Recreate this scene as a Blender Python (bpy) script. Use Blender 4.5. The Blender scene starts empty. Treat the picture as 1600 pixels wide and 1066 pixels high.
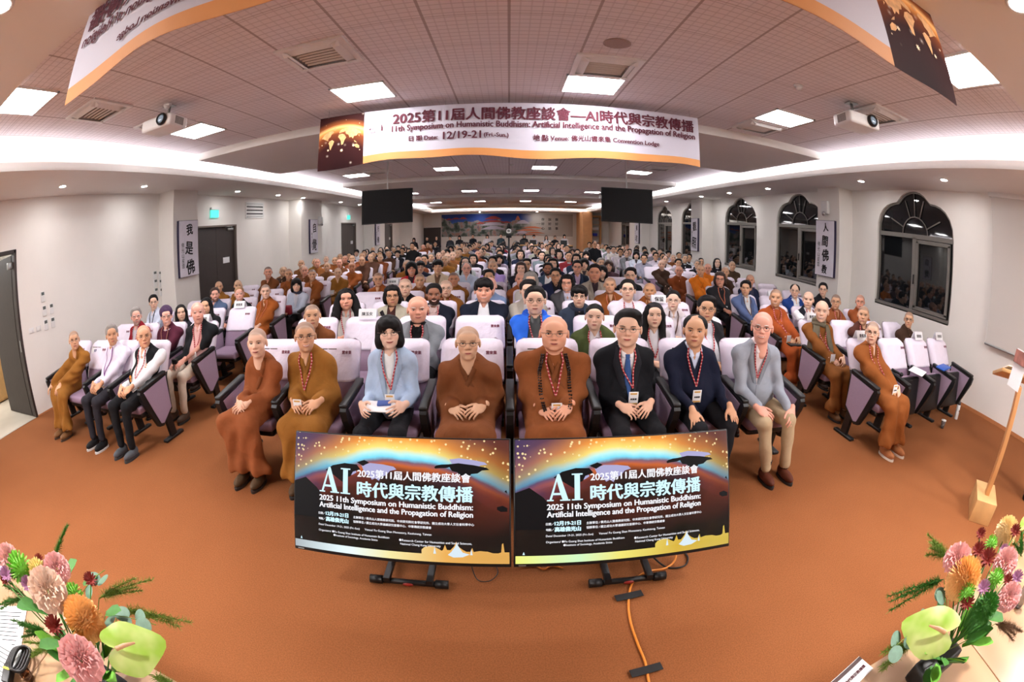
import bpy, bmesh, math, random
import numpy as np
from math import sin, cos, pi, radians as R
from mathutils import Matrix, Vector, Euler, geometry as mgeo

random.seed(7); np.random.seed(7)
SC = bpy.context.scene
COL = SC.collection
H = 1.82                                   # camera height above the hall floor

# ------------------------------------------------------------------ camera (fisheye lens)
FP, KP, PITCH, YAW, ROLL = 741.741, 0.105424, 0.234332, 0.005583, 0.001443
cam_d = bpy.data.cameras.new('fisheye_camera'); CAM = bpy.data.objects.new('fisheye_camera', cam_d); COL.objects.link(CAM)
cam_d.type = 'PANO'; cam_d.sensor_width = 36; cam_d.sensor_fit = 'HORIZONTAL'; cam_d.clip_start = 0.02; cam_d.clip_end = 200
_mm = 36 / 1600
for t in (cam_d, getattr(cam_d, 'cycles', None)):
    if t is None: continue
    try:
        t.panorama_type = 'FISHEYE_LENS_POLYNOMIAL'; t.fisheye_fov = R(190)
        t.fisheye_polynomial_k0 = 0; t.fisheye_polynomial_k1 = -1 / (FP * _mm); t.fisheye_polynomial_k2 = 0
        t.fisheye_polynomial_k3 = -KP / (FP * _mm) ** 3; t.fisheye_polynomial_k4 = 0
    except Exception: pass
CAM.matrix_world = (Matrix.Translation((0, 0, H)) @ Matrix.Rotation(-YAW, 4, 'Z') @ Matrix.Rotation(-PITCH, 4, 'X')
                    @ Matrix.Rotation(R(90), 4, 'X') @ Matrix.Rotation(-ROLL, 4, 'Z'))
SC.camera = CAM

def ray(px, py):
    x = (px - 800) / FP; y = -(py - 533) / FP
    r = math.hypot(x, y) + 1e-12; th = r * (1 + KP * r * r)
    d = [sin(th) * x / r, cos(th), sin(th) * y / r]
    c, s = cos(ROLL), -sin(ROLL); d = [c * d[0] - s * d[2], d[1], s * d[0] + c * d[2]]
    c, s = cos(PITCH), sin(PITCH); d = [d[0], c * d[1] + s * d[2], -s * d[1] + c * d[2]]
    c, s = cos(YAW), sin(YAW); return Vector((c * d[0] + s * d[1], -s * d[0] + c * d[1], d[2]))
def at(px, py, ax, v):                      # the world point of a photo pixel on the plane axis=v
    r = ray(px, py); C = Vector((0, 0, H)); return C + r * ((v - C[ax]) / r[ax])

# ------------------------------------------------------------------ world, lights, exposure
SC.view_settings.view_transform = 'Standard'; SC.view_settings.look = 'None'
SC.view_settings.gamma = 1; SC.view_settings.exposure = 0.92
try: SC.view_settings.use_curve_mapping = False
except Exception: pass
W = bpy.data.worlds.new('night'); SC.world = W; W.use_nodes = True
W.node_tree.nodes['Background'].inputs[0].default_value = (0.01, 0.012, 0.02, 1); W.node_tree.nodes['Background'].inputs[1].default_value = 0.3
SC.cycles.max_bounces = 5; SC.cycles.diffuse_bounces = 4; SC.cycles.glossy_bounces = 2; SC.cycles.transmission_bounces = 2
SC.cycles.transparent_max_bounces = 4; SC.cycles.caustics_reflective = False; SC.cycles.caustics_refractive = False
SC.cycles.use_denoising = True; SC.cycles.sample_clamp_indirect = 6
PANEL_E, COVE_W, DISC_E, STAGE_W = 23.0, 62.0, 150.0, 78.0
TX, CX_, SX_ = 4.8, 6.0, 5.14               # half widths: tiled ceiling, cove, soffit edge
XL, XR = -6.78, 6.6                         # side walls
Z_SOF, Z_BEAM, Z_TILE = 3.12, 3.29, 3.41
BAYS = [(1.28 if k == 0 else 5.85 + 7.1 * (k - 1) + 3.0, min(5.85 + 7.1 * k, 31.2)) for k in range(5)]
def area(name, loc, sx, sy, w, rot=(0, 0, 0), col=(1, 1, 1)):
    l = bpy.data.lights.new(name, 'AREA'); l.shape = 'RECTANGLE'; l.size = sx; l.size_y = sy; l.energy = w; l.color = col
    o = bpy.data.objects.new(name, l); COL.objects.link(o); o.location = loc; o.rotation_euler = rot; return o
y_prev = -1.0
for k in range(5):                          # fluorescent tubes behind the cove lip, lighting the ceiling
    y0, y1 = (-1.0 if k == 0 else 5.85 + 7.1 * (k - 1)), 5.85 + 7.1 * k if k < 4 else 31.2
    for s in (-1, 1):
        area('cove_lamp', (s * 5.42, (y0 + y1) / 2, 3.17), 0.10, y1 - y0 - .1, COVE_W * (y1 - y0) / 7.0, (R(180), R(-14 * s), 0), (0.93, 0.90, 1.0))
area('cove_lamp', (0, 31.45, 3.17), 9.5, 0.08, 380, (R(170), 0, 0), (1, 0.98, .98))
for x in (-2.34, 2.34):                     # the two stage spotlights in the first ceiling beam
    l = bpy.data.lights.new('stage_spot', 'SPOT'); l.energy = STAGE_W * 2.2; l.spot_size = R(92); l.spot_blend = .8; l.shadow_soft_size = .08; l.color = (1, .97, .94)
    o = bpy.data.objects.new('stage_spot', l); COL.objects.link(o); o.location = (x, .53, 3.24); o.rotation_euler = (R(-4), 0, 0)
for x in (-5.2, -3.8, 3.8, 5.2):            # unseen fill lamps added behind the camera to light the front rows
    area('stage_fill_lamp', (x, -.9, 3.25), 0.58, 0.58, STAGE_W, (R(25), 0, 0), (1, .975, .97))

# ------------------------------------------------------------------ helpers: materials
MATS = {}
def mat(name, c, rough=.6, metal=0., emit=0., noise=.0, nscale=40., bump=0., spec=.5, coat=0., sheen=0., trans=0., alpha=1., ecol=None):
    if name in MATS: return MATS[name]
    m = bpy.data.materials.new(name); m.use_nodes = True; nt = m.node_tree; b = nt.nodes['Principled BSDF']
    c = tuple(c)[:3]
    b.inputs['Base Color'].default_value = (*c, 1); b.inputs['Roughness'].default_value = rough; b.inputs['Metallic'].default_value = metal
    b.inputs['Specular IOR Level'].default_value = spec
    if coat: b.inputs['Coat Weight'].default_value = coat
    if sheen: b.inputs['Sheen Weight'].default_value = sheen
    if trans: b.inputs['Transmission Weight'].default_value = trans
    if alpha < 1: b.inputs['Alpha'].default_value = alpha
    if emit: b.inputs['Emission Color'].default_value = (*(ecol or c), 1); b.inputs['Emission Strength'].default_value = emit
    if noise or bump:
        tc = nt.nodes.new('ShaderNodeTexCoord'); n = nt.nodes.new('ShaderNodeTexNoise'); n.inputs['Scale'].default_value = nscale; n.inputs['Detail'].default_value = 3
        nt.links.new(tc.outputs['Object'], n.inputs['Vector'])
        if noise:
            r = nt.nodes.new('ShaderNodeMapRange'); r.inputs[1].default_value = .3; r.inputs[2].default_value = .7
            r.inputs[3].default_value = 1 - noise; r.inputs[4].default_value = 1 + noise
            nt.links.new(n.outputs['Fac'], r.inputs[0])
            mx = nt.nodes.new('ShaderNodeVectorMath'); mx.operation = 'SCALE'; mx.inputs[0].default_value = c
            nt.links.new(r.outputs[0], mx.inputs['Scale']); nt.links.new(mx.outputs[0], b.inputs['Base Color'])
        if bump:
            bp = nt.nodes.new('ShaderNodeBump'); bp.inputs['Strength'].default_value = bump; bp.inputs['Distance'].default_value = .004
            nt.links.new(n.outputs['Fac'], bp.inputs['Height']); nt.links.new(bp.outputs[0], b.inputs['Normal'])
    MATS[name] = m; return m
def S(r, g, b): # sRGB 0-255 to linear
    f = lambda v: (v / 255 / 12.92) if v <= 10 else ((v / 255 + .055) / 1.055) ** 2.4
    return (f(r), f(g), f(b))
M_wall = mat('wall_paint', S(235, 231, 225), .9, noise=.012, nscale=3)
M_ceil = mat('ceiling_paint', S(228, 224, 219), .9, noise=.01, nscale=3)
M_black = mat('black_plastic', S(18, 18, 19), .45, noise=.15, nscale=60)
M_chrome = mat('chrome', S(190, 190, 190), .25, 1.0, noise=.03)
M_steel = mat('brushed_steel', S(170, 172, 170), .4, .9, noise=.05, nscale=90)
M_whitep = mat('white_plastic', S(228, 228, 226), .45, noise=.02)
M_paper = mat('white_paper', S(240, 240, 242), .8, noise=.02, nscale=90)
M_lamp = mat('panel_light', (1, 1, 1), .5, emit=PANEL_E, ecol=(.985, .965, .985))
M_disc = mat('downlight_glow', (1, 1, 1), .5, emit=DISC_E, ecol=(1, .98, .98))
M_ink = mat('black_ink', S(22, 20, 24), .8, noise=.1)
M_maroon = mat('maroon_print', S(78, 14, 34), .8, noise=.05)

# ------------------------------------------------------------------ helpers: meshes and objects
class MB:
    def __init__(s): s.bm = bmesh.new(); s.mi = 0
    def _add(s, vs, fs, smooth=False, M=None):
        bv = [s.bm.verts.new(M @ Vector(v) if M else v) for v in vs]
        for f in fs:
            try: q = s.bm.faces.new([bv[i] for i in f])
            except ValueError: continue
            q.smooth = smooth; q.material_index = s.mi
        return s
    def box(s, c, d, M=None, bev=0.0, taper=None):
        x, y, z = d[0] / 2, d[1] / 2, d[2] / 2
        vs = [Vector((sx * x, sy * y, sz * z)) for sz in (-1, 1) for sx, sy in ((-1, -1), (1, -1), (1, 1), (-1, 1))]
        if taper:
            for v in vs[:4]: v.x *= taper; v.y *= taper
        T = Matrix.Translation(c) @ (M if M else Matrix.Identity(4))
        fs = [(3, 2, 1, 0), (4, 5, 6, 7), (0, 1, 5, 4), (1, 2, 6, 5), (2, 3, 7, 6), (3, 0, 4, 7)]
        if bev:
            t = bmesh.new(); bv = [t.verts.new(v) for v in vs]
            for f in fs: t.faces.new([bv[i] for i in f])
            bmesh.ops.bevel(t, geom=t.edges[:], offset=bev, segments=2, affect='EDGES', profile=.6)
            t.verts.index_update(); s._add([v.co.copy() for v in t.verts], [[v.index for v in f.verts] for f in t.faces], True, T); t.free()
        else: s._add(vs, fs, False, T)
        return s
    def tube(s, pts, r, n=8, closed=False, cap=True, smooth=True):
        pts = [Vector(p) for p in pts]; rs = r if isinstance(r, (list, tuple)) else [r] * len(pts); vs = []; fs = []; up = None
        for i, p in enumerate(pts):
            if closed: t = pts[(i + 1) % len(pts)] - pts[i - 1]
            else: t = pts[min(i + 1, len(pts) - 1)] - pts[max(i - 1, 0)]
            if t.length < 1e-9: t = Vector((0, 0, 1))
            t.normalize()
            if up is None: up = Vector((0, 0, 1)) if abs(t.z) < .9 else Vector((1, 0, 0))
            a = t.cross(up)
            if a.length < 1e-6: a = t.cross(Vector((1, .3, 0)))
            a.normalize(); b = a.cross(t); up = b
            for k in range(n): q = 2 * pi * k / n; vs.append(p + a * (cos(q) * rs[i]) + b * (sin(q) * rs[i]))
        m = len(pts)
        for i in range(m if closed else m - 1):
            for k in range(n):
                j = (i + 1) % m; fs.append((i * n + k, i * n + (k + 1) % n, j * n + (k + 1) % n, j * n + k))
        if cap and not closed: fs.append(tuple(range(n))[::-1]); fs.append(tuple((m - 1) * n + k for k in range(n)))
        return s._add(vs, fs, smooth)
    def lathe(s, prof, n=20, c=(0, 0, 0), M=None, smooth=True):
        vs = []; fs = []
        for r, z in prof:
            for k in range(n): q = 2 * pi * k / n; vs.append(Vector((r * cos(q), r * sin(q), z)))
        for i in range(len(prof) - 1):
            for k in range(n): fs.append((i * n + k, i * n + (k + 1) % n, (i + 1) * n + (k + 1) % n, (i + 1) * n + k))
        fs.append(tuple(range(n))[::-1]); fs.append(tuple((len(prof) - 1) * n + k for k in range(n)))
        return s._add(vs, fs, smooth, Matrix.Translation(c) @ (M if M else Matrix.Identity(4)))
    def prism(s, poly, h, M=None, smooth=False):   # polygon in XY extruded h along Z
        n = len(poly); vs = [Vector((p[0], p[1], 0)) for p in poly] + [Vector((p[0], p[1], h)) for p in poly]
        tri = mgeo.tessellate_polygon([[Vector((p[0], p[1], 0)) for p in poly]])
        fs = [tuple(t) for t in tri] + [tuple(i + n for i in t)[::-1] for t in tri] + [(i, (i + 1) % n, n + (i + 1) % n, n + i) for i in range(n)]
        s._add(vs, fs, smooth, M); return s
    def sheet(s, loops, M=None):                   # flat polygon with holes
        al = [Vector((p[0], p[1], 0)) for l in loops for p in l]
        tri = mgeo.tessellate_polygon([[Vector((p[0], p[1], 0)) for p in l] for l in loops])
        return s._add(al, [tuple(t) for t in tri], False, M)
    def ellip(s, c, r, M=None, nu=16, nv=10):
        vs = []; fs = []
        for i in range(nv + 1):
            a = pi * i / nv
            for k in range(nu): q = 2 * pi * k / nu; vs.append(Vector((r[0] * sin(a) * cos(q), r[1] * sin(a) * sin(q), r[2] * cos(a))))
        for i in range(nv):
            for k in range(nu): fs.append((i * nu + k, i * nu + (k + 1) % nu, (i + 1) * nu + (k + 1) % nu, (i + 1) * nu + k)[::-1])
        return s._add(vs, fs, True, Matrix.Translation(c) @ (M if M else Matrix.Identity(4)))
    def mesh(s, name, mats, fix=True):
        if fix: bmesh.ops.recalc_face_normals(s.bm, faces=s.bm.faces[:])
        me = bpy.data.meshes.new(name); s.bm.to_mesh(me); s.bm.free()
        for m in (mats if isinstance(mats, (list, tuple)) else [mats]): me.materials.append(m)
        return me
    def obj(s, name, mats, parent=None, fix=True): return link(name, s.mesh(name, mats, fix), parent)
def link(name, me, parent=None, loc=None, rot=None):
    o = bpy.data.objects.new(name, me); COL.objects.link(o)
    if parent: o.parent = parent
    if loc is not None: o.location = loc
    if rot is not None: o.rotation_euler = rot
    return o
def tag(o, label=None, cat=None, group=None, kind=None):
    if label: o['label'] = label
    if cat: o['category'] = cat
    if group: o['group'] = group
    if kind: o['kind'] = kind
    return o
def thing(name, label, cat, loc=(0, 0, 0), rz=0, group=None, rot=None):
    return tag(link(name, None, None, loc, rot or (0, 0, rz)), label, cat, group)
def struct(o, label=None): o['kind'] = 'structure'; return o
def dup(root, loc=None, rz=None, label=None, group=None):
    r = root.copy(); COL.objects.link(r)
    if loc is not None: r.location = loc
    if rz is not None: r.rotation_euler = (0, 0, rz)
    if label: r['label'] = label
    if group: r['group'] = group
    for ch in list(root.children):
        c = ch.copy(); COL.objects.link(c); c.parent = r
        for g in list(ch.children):
            d = g.copy(); COL.objects.link(d); d.parent = c
    return r
MXZ = Matrix(((1, 0, 0, 0), (0, 0, -1, 0), (0, 1, 0, 0), (0, 0, 0, 1)))        # XY plane -> XZ plane facing -Y
TXT = {}
def text_mesh(s, w=None, h=None, bold=0.0, mats=None, spacing=1.0, line=1.0, key=None, align='CENTER'):
    k = (s, w, h, bold, spacing, align, id(mats))
    if k in TXT: return TXT[k]
    c = bpy.data.curves.new('t', 'FONT'); c.body = s; c.size = 1; c.align_x = align; c.space_character = spacing; c.space_line = line; c.resolution_u = 3
    o = bpy.data.objects.new('t', c); COL.objects.link(o); bpy.context.view_layer.update()
    me = bpy.data.meshes.new_from_object(o.evaluated_get(bpy.context.evaluated_depsgraph_get()))
    bpy.data.objects.remove(o); bpy.data.curves.remove(c)
    n = len(me.vertices); co = np.zeros(n * 3); me.vertices.foreach_get('co', co); co = co.reshape(-1, 3)
    if n == 0: return me
    lo, hi = co.min(0), co.max(0); sx = (w / (hi[0] - lo[0])) if w else None; sy = (h / (hi[1] - lo[1])) if h else None
    if sx is None: sx = sy
    if sy is None: sy = sx
    cx = (lo[0] + hi[0]) / 2 if align == 'CENTER' else lo[0]
    co[:, 0] = (co[:, 0] - cx) * sx; co[:, 1] = (co[:, 1] - (lo[1] + hi[1]) / 2) * sy; co[:, 2] = 0
    if bold:
        fs = [tuple(p.vertices) for p in me.polygons]; vs = []; F = []
        for j, (dx, dy) in enumerate(((-1, 0), (1, 0), (0, .6), (0, -.6), (0, 0))):
            d = co + np.array([dx * bold, dy * bold, j * 4e-5]); F += [tuple(i + j * n for i in f) for f in fs]; vs.append(d)
        bpy.data.meshes.remove(me); me = bpy.data.meshes.new('lettering'); me.from_pydata(np.concatenate(vs).tolist(), [], F)
    else: me.vertices.foreach_set('co', co.ravel()); me.update()
    me.name = 'lettering'; me.materials.clear(); me.materials.append(mats or M_ink)
    TXT[k] = me; return me
# ================================================================== SETTING
def node_mat(name, build, rough=.8):
    m = bpy.data.materials.new(name); m.use_nodes = True; nt = m.node_tree; b = nt.nodes['Principled BSDF']; b.inputs['Roughness'].default_value = rough
    N = lambda t, **k: (lambda n: [setattr(n, a, v) for a, v in k.items()] and n or n)(nt.nodes.new('ShaderNode' + t))
    build(nt, b, N, nt.links.new); MATS[name] = m; return m
def mathn(nt, op, a, b=None, c=None):
    n = nt.nodes.new('ShaderNodeMath'); n.operation = op
    for i, v in enumerate((a, b, c)):
        if v is None: continue
        if hasattr(v, 'is_linked') or hasattr(v, 'links'): nt.links.new(v, n.inputs[i])
        else: n.inputs[i].default_value = v
    return n.outputs[0]
def ramp(nt, fac, stops, interp='LINEAR'):
    n = nt.nodes.new('ShaderNodeValToRGB'); n.color_ramp.interpolation = interp; e = n.color_ramp.elements
    while len(e) < len(stops): e.new(.5)
    for i, (p, c) in enumerate(stops): e[i].position = p; e[i].color = (*c, 1)
    nt.links.new(fac, n.inputs[0]); return n.outputs[0]
def mixc(nt, f, a, b, mode='MIX'):
    n = nt.nodes.new('ShaderNodeMix'); n.data_type = 'RGBA'; n.blend_type = mode
    for i, v in ((0, f), (6, a), (7, b)):
        if hasattr(v, 'links'): nt.links.new(v, n.inputs[i])
        else: n.inputs[i].default_value = v if i == 0 else (*v, 1)
    return n.outputs[2]

def carpet(nt, b, N, L):
    tc = N('TexCoord'); n1 = N('TexNoise'); n1.inputs['Scale'].default_value = 1.3; n1.inputs['Detail'].default_value = 4
    n2 = N('TexNoise'); n2.inputs['Scale'].default_value = 130; L(tc.outputs['Object'], n1.inputs[0]); L(tc.outputs['Object'], n2.inputs[0])
    c1 = ramp(nt, n1.outputs['Fac'], [(.3, S(139, 84, 48)), (.7, S(145, 89, 52))])
    c2 = ramp(nt, n2.outputs['Fac'], [(.35, (.8, .8, .8)), (.65, (1.1, 1.1, 1.1))])
    L(mixc(nt, 1.0, c1, c2, 'MULTIPLY'), b.inputs['Base Color'])
    bp = N('Bump'); bp.inputs['Strength'].default_value = .35; bp.inputs['Distance'].default_value = .004; L(n2.outputs['Fac'], bp.inputs['Height']); L(bp.outputs[0], b.inputs['Normal'])
    b.inputs['Specular IOR Level'].default_value = .15
M_carpet = node_mat('orange_carpet', carpet, .95)

def tiles(nt, b, N, L):                     # 0.6 m mineral tiles with embossed 75 mm squares and a T-bar grid
    tc = N('TexCoord'); sp = N('SeparateXYZ'); L(tc.outputs['Object'], sp.inputs[0])
    def line(src, period, half, off=0.0):
        q = mathn(nt, 'FRACT', mathn(nt, 'DIVIDE', mathn(nt, 'ADD', src, off + 600), period))
        d = mathn(nt, 'MINIMUM', q, mathn(nt, 'SUBTRACT', 1.0, q)); return mathn(nt, 'LESS_THAN', d, half / period)
    x, y = sp.outputs[0], sp.outputs[1]
    fx, fy = line(x, .075, .006), line(y, .075, .006); bx, by = line(x, .6, .011), line(y, .6, .006, .03)
    fine = mathn(nt, 'MAXIMUM', mathn(nt, 'MULTIPLY', fx, .55), fy)
    c = mixc(nt, mathn(nt, 'MULTIPLY', fine, .42), S(228, 221, 222), S(160, 148, 148))
    c = mixc(nt, mathn(nt, 'MULTIPLY', mathn(nt, 'MAXIMUM', bx, mathn(nt, 'MULTIPLY', by, .7)), .62), c, S(140, 122, 116)); L(c, b.inputs['Base Color'])
    bp = N('Bump'); bp.inputs['Strength'].default_value = .5; bp.inputs['Distance'].default_value = .006; bp.invert = True; L(fine, bp.inputs['Height']); L(bp.outputs[0], b.inputs['Normal'])
M_tile = node_mat('ceiling_tiles', tiles, .9)

YF, YB = -3.2, 33.0
f = MB(); f.sheet([[(XL, YF), (XR + .25, YF), (XR + .25, YB), (XL, YB)]]); struct(f.obj('floor', M_carpet))
def wall_sheet(name, loops, x, thick, m=M_wall):
    """side wall in the YZ plane with window/door holes and their reveals"""
    Mx = Matrix(((0, 0, 1, x), (1, 0, 0, 0), (0, 1, 0, 0), (0, 0, 0, 1)))
    w = MB(); w.sheet(loops, Mx)
    for l in loops[1:]:
        n = len(l)
        vs = [(x, p[0], p[1]) for p in l] + [(x + thick, p[0], p[1]) for p in l]
        w._add(vs, [(i, (i + 1) % n, n + (i + 1) % n, n + i) for i in range(n)])
    return struct(w.obj(name, m, fix=False))
def ogee(yc, hw=1.03, z0=1.07, k=1.0):
    half = [(1.0, 2.34), (.985, 2.52), (.92, 2.67), (.82, 2.78), (.70, 2.85), (.56, 2.89), (.44, 2.905), (.37, 2.96), (.30, 3.02), (.2, 3.07), (.08, 3.10), (0, 3.105)]
    pts = [(hw * a * 1.0, z) for a, z in half]
    r = [(yc + hw, z0)] + [(yc + a, z) for a, z in pts] + [(yc - a, z) for a, z in pts[::-1][1:]] + [(yc - hw, z0)]
    return r
WIN = [5.14, 9.08, 12.22, 16.18, 19.36, 23.3, 26.45]
wall_sheet('wall_right', [[(YF, 0), (YB, 0), (YB, 3.5), (YF, 3.5)]] + [ogee(y) for y in WIN], XR, .12)
DO = [(1.85, 3.03), (8.3, 10.08), (18.16, 20.1), (25.16, 26.9)]
wall_sheet('wall_left', [[(YF, 0), (YB, 0), (YB, 3.5), (YF, 3.5)]] + [[(a, -.001), (b, -.001), (b, 2.41), (a, 2.41)] for a, b in DO], XL, -.14)
struct(MB().box(((XL + XR) / 2, YB + .06, 1.75), (XR - XL + .5, .12, 3.5)).obj('wall_back', M_wall))
struct(MB().box(((XL + XR) / 2, YF - .06, 1.75), (XR - XL + .5, .12, 3.5)).obj('wall_front', M_wall))
# ceiling: tiled bays, plaster beams, soffits with a cove lip
for y0, y1 in BAYS:
    c = MB(); c.sheet([[(-TX, y0), (TX, y0), (TX, y1), (-TX, y1)]], Matrix.Translation((0, 0, Z_TILE))); struct(c.obj('ceiling', M_tile))
c = MB()
for s in (-1, 1):
    xa, xb, xs = s * TX, s * CX_, s * SX_; xw = XR + .2 if s > 0 else XL
    c._add([(xa, YF, Z_TILE), (xb, YF, Z_TILE), (xb, YB, Z_TILE), (xa, YB, Z_TILE)], [(0, 1, 2, 3)])
    c.box(((xb + xw) / 2, (YF + YB) / 2, (Z_SOF + 3.5) / 2), (abs(xw - xb), YB - YF, 3.5 - Z_SOF))
    c.box(((xb + xs) / 2, (YF + 31.3) / 2, Z_SOF + .015), (abs(xb - xs), 31.3 - YF, .03))
    c.box((xs + s * .02, (YF + 31.2) / 2, Z_SOF + .05), (.04, 31.2 - YF, .1))
c.box((0, (31.3 + YB) / 2, Z_SOF + .015), (XR - XL, YB - 31.3, .03)); c.box((0, 31.3, Z_SOF + .05), (2 * SX_, .04, .1))
c._add([(-TX, 31.2, Z_TILE), (TX, 31.2, Z_TILE), (TX, YB, Z_TILE), (-TX, YB, Z_TILE)], [(0, 1, 2, 3)])
struct(c.obj('ceiling', M_ceil))
for k in range(-1, 4):
    y0 = 5.85 + 7.1 * k; y1 = y0 + 3.0
    if k == -1: y0, y1 = YF, 1.28
    struct(MB().box((0, (y0 + y1) / 2, (Z_BEAM + 3.6) / 2), (2 * TX + .0, y1 - y0, 3.6 - Z_BEAM), bev=.0).obj('trim_%d' % (k + 2), M_ceil))
struct(MB().box((0, 0, 0), (20, 45, .1)).obj('ceiling', M_ceil)).location = (0, 14, 3.66)
# columns that stand out from the side walls
def column(x0, x1, y0, y1): struct(MB().box(((x0 + x1) / 2, (y0 + y1) / 2, 1.56), (abs(x1 - x0), y1 - y0, 3.12)).obj('column', M_wall))
for y0, y1 in ((6.9, 7.76), (13.25, 14.95), (21.3, 22.9)): column(XL - .05, -6.32, y0, y1)
for y0, y1 in ((6.98, 7.75), (14.2, 15.2), (21.6, 22.9)): column(6.2, XR + .05, y0, y1)
column(XL - .05, -6.0, 29.0, YB); column(5.3, XR + .05, 31.0, YB)
M_base = mat('baseboard_tan', S(186, 120, 74), .7, noise=.05)
struct(MB().box((XR - .008, (YF + YB) / 2, .025), (.016, YB - YF, .05)).obj('baseboard_right', M_base))
for a, b in ((YF, 1.85), (3.03, 8.3)): struct(MB().box((XL + .006, (a + b) / 2, .01), (.012, b - a, .02)).obj('baseboard_left', M_base))

# ---- windows of the right wall
M_alu = mat('grey_aluminium', S(128, 124, 118), .45, .5, noise=.04)
M_glass = mat('night_glass', (.006, .007, .008), .03, spec=.9, noise=.0)
def window(i, yc):
    F = MB(); xo = XR + .05
    MW = Matrix(((0, 0, 1, xo), (1, 0, 0, 0), (0, 1, 0, 0), (0, 0, 0, 1)))
    o1 = ogee(yc); inn = [(yc + (p[0] - yc) * .95, 1.12 + (p[1] - 1.07) * .96) for p in o1]
    F.sheet([o1, inn], MW); F.sheet([o1, inn], Matrix.Translation((.05, 0, 0)) @ MW)
    n = len(o1)
    F._add([(xo, p[0], p[1]) for p in inn] + [(xo + .05, p[0], p[1]) for p in inn], [(j, (j + 1) % n, n + (j + 1) % n, n + j) for j in range(n)])
    F.box((xo + .01, yc, 2.34), (.07, 2.0, .075)); F.box((xo + .01, yc - .0, 1.70), (.07, .09, 1.24)); F.box((xo, yc, 1.085), (.1, 2.04, .07))
    fr = struct(F.obj('window_%d' % i, M_alu, fix=False))
    s = MB()
    for y0, y1 in ((yc - .93, yc - .05),):
        for p, d in (((xo - .005, (y0 + y1) / 2, 2.26), (.04, y1 - y0, .06)), ((xo - .005, (y0 + y1) / 2, 1.16), (.04, y1 - y0, .06)), ((xo - .005, y0 + .03, 1.71), (.04, .06, 1.1)), ((xo - .005, y1 - .03, 1.71), (.04, .06, 1.1))): s.box(p, d)
    s.obj('sash', M_alu, fr); MB().box((xo - .04, yc - .02, 1.62), (.02, .03, .16), bev=.006).obj('handle', M_black, fr)
    g = MB(); arc = [(xo + .005, yc + .34 * cos(a), 2.37 + .3 * sin(a)) for a in np.linspace(0, pi, 11)]; g.tube(arc, .011, 6)
    for a, q in ((.38, .93), (1.18, .62), (pi - 1.18, .62), (pi - .38, .93), (pi / 2, .72)):
        r2 = {0: .9}.get(0); e = {.38: (.8, .42), pi / 2: (0, .7)}.get(a, None)
        dy, dz = cos(a), sin(a); L = .66 if abs(dy) < .1 else (.52 if abs(dy) < .6 else .62)
        g.tube([(xo + .005, yc + .34 * dy, 2.37 + .3 * dz), (xo + .005, yc + (.34 + L * .6) * dy if abs(dy) > .1 else yc, 2.37 + .3 * dz + (L * .62 * dz))], .011, 6)
    g.obj('glazing_bars', M_alu, fr)
    p = MB(); p.sheet([inn], Matrix.Translation((.03, 0, 0)) @ MW); p.obj('pane', M_glass, fr, fix=False)
for i, y in enumerate(WIN): window(i + 1, y)
struct(MB().box((XR + .5, 14, 1.7), (.05, 40, 4)).obj('wall_outside', mat('night_dark', (.004, .004, .005), .9, noise=.1)))

# ---- doors of the left wall and the back wall
M_door = mat('dark_brown_door', S(52, 42, 38), .5, noise=.08, nscale=15)
M_frame = mat('door_frame_steel', S(120, 108, 100), .5, .3, noise=.05)
def door_left(i, y0, y1, sign=False):
    d = MB()
    for yy in (y0 + .02, y1 - .02): d.box((XL - .06, yy, 1.2), (.14, .04, 2.4))
    d.box((XL - .06, (y0 + y1) / 2, 2.39), (.14, y1 - y0, .04)); fr = struct(d.obj('door_%d' % i, M_frame)); ym = (y0 + y1) / 2
    for a, b in ((y0 + .04, ym - .003), (ym + .003, y1 - .04)):
        lf = MB().box((XL - .08, (a + b) / 2, 1.185), (.045, b - a, 2.37)).obj('door_leaf', M_door, fr)
    MB().tube([(XL - .05, ym - .06, 1.05), (XL + .01, ym - .06, 1.05), (XL + .01, ym - .16, 1.05)], .009).lathe([(0, 0), (.025, 0), (.025, .01), (0, .01)], c=(XL - .05, ym - .06, 1.0)).obj('door_handle', M_steel, fr)
    k = MB().box((XL - .04, y1 - .25, 2.3), (.05, .25, .06), bev=.01); k.tube([(XL - .03, y1 - .2, 2.34), (XL + .1, y1 - .35, 2.36), (XL - .03, y1 - .5, 2.36)], .008); k.obj('door_closer', M_steel, fr)
    if sign:
        MB().box((XL - .052, y1 - .45, 1.55), (.006, .3, .14)).obj('notice', M_paper, fr)
for i, (a, b) in enumerate(DO[1:]): door_left(i + 2, a, b, True)
M_mar = node_mat('beige_stone_floor', lambda nt, b, N, L: L(ramp(nt, N('TexNoise').outputs['Fac'], [(.3, S(176, 166, 150)), (.7, S(196, 186, 170))]), b.inputs['Base Color']), .4)
d = MB()
for yy in (1.87, 3.01): d.box((XL - .07, yy, 1.2), (.16, .05, 2.4))
d.box((XL - .07, 2.44, 2.385), (.16, 1.18, .05)); fr = struct(d.obj('door_1', M_door))
lf = MB().box((0, -.52, 0), (.045, 1.04, 2.33)).obj('door_leaf', M_door, fr); lf.location = (XL - .15, 3.0, 1.18); lf.rotation_euler = (0, 0, R(-86))
MB().box((XL - .1, 2.93, 2.2), (.06, .12, .1), bev=.01).obj('door_closer', M_steel, fr)
for z in (.35, 1.15, 2.0): MB().tube([(XL - .13, 3.0, z - .06), (XL - .13, 3.0, z + .06)], .014).obj('hinge', M_steel, fr)
MB().box((XL - .02, 2.975, 1.05), (.03, .012, .16)).obj('strike_plate', M_steel, fr)
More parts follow.
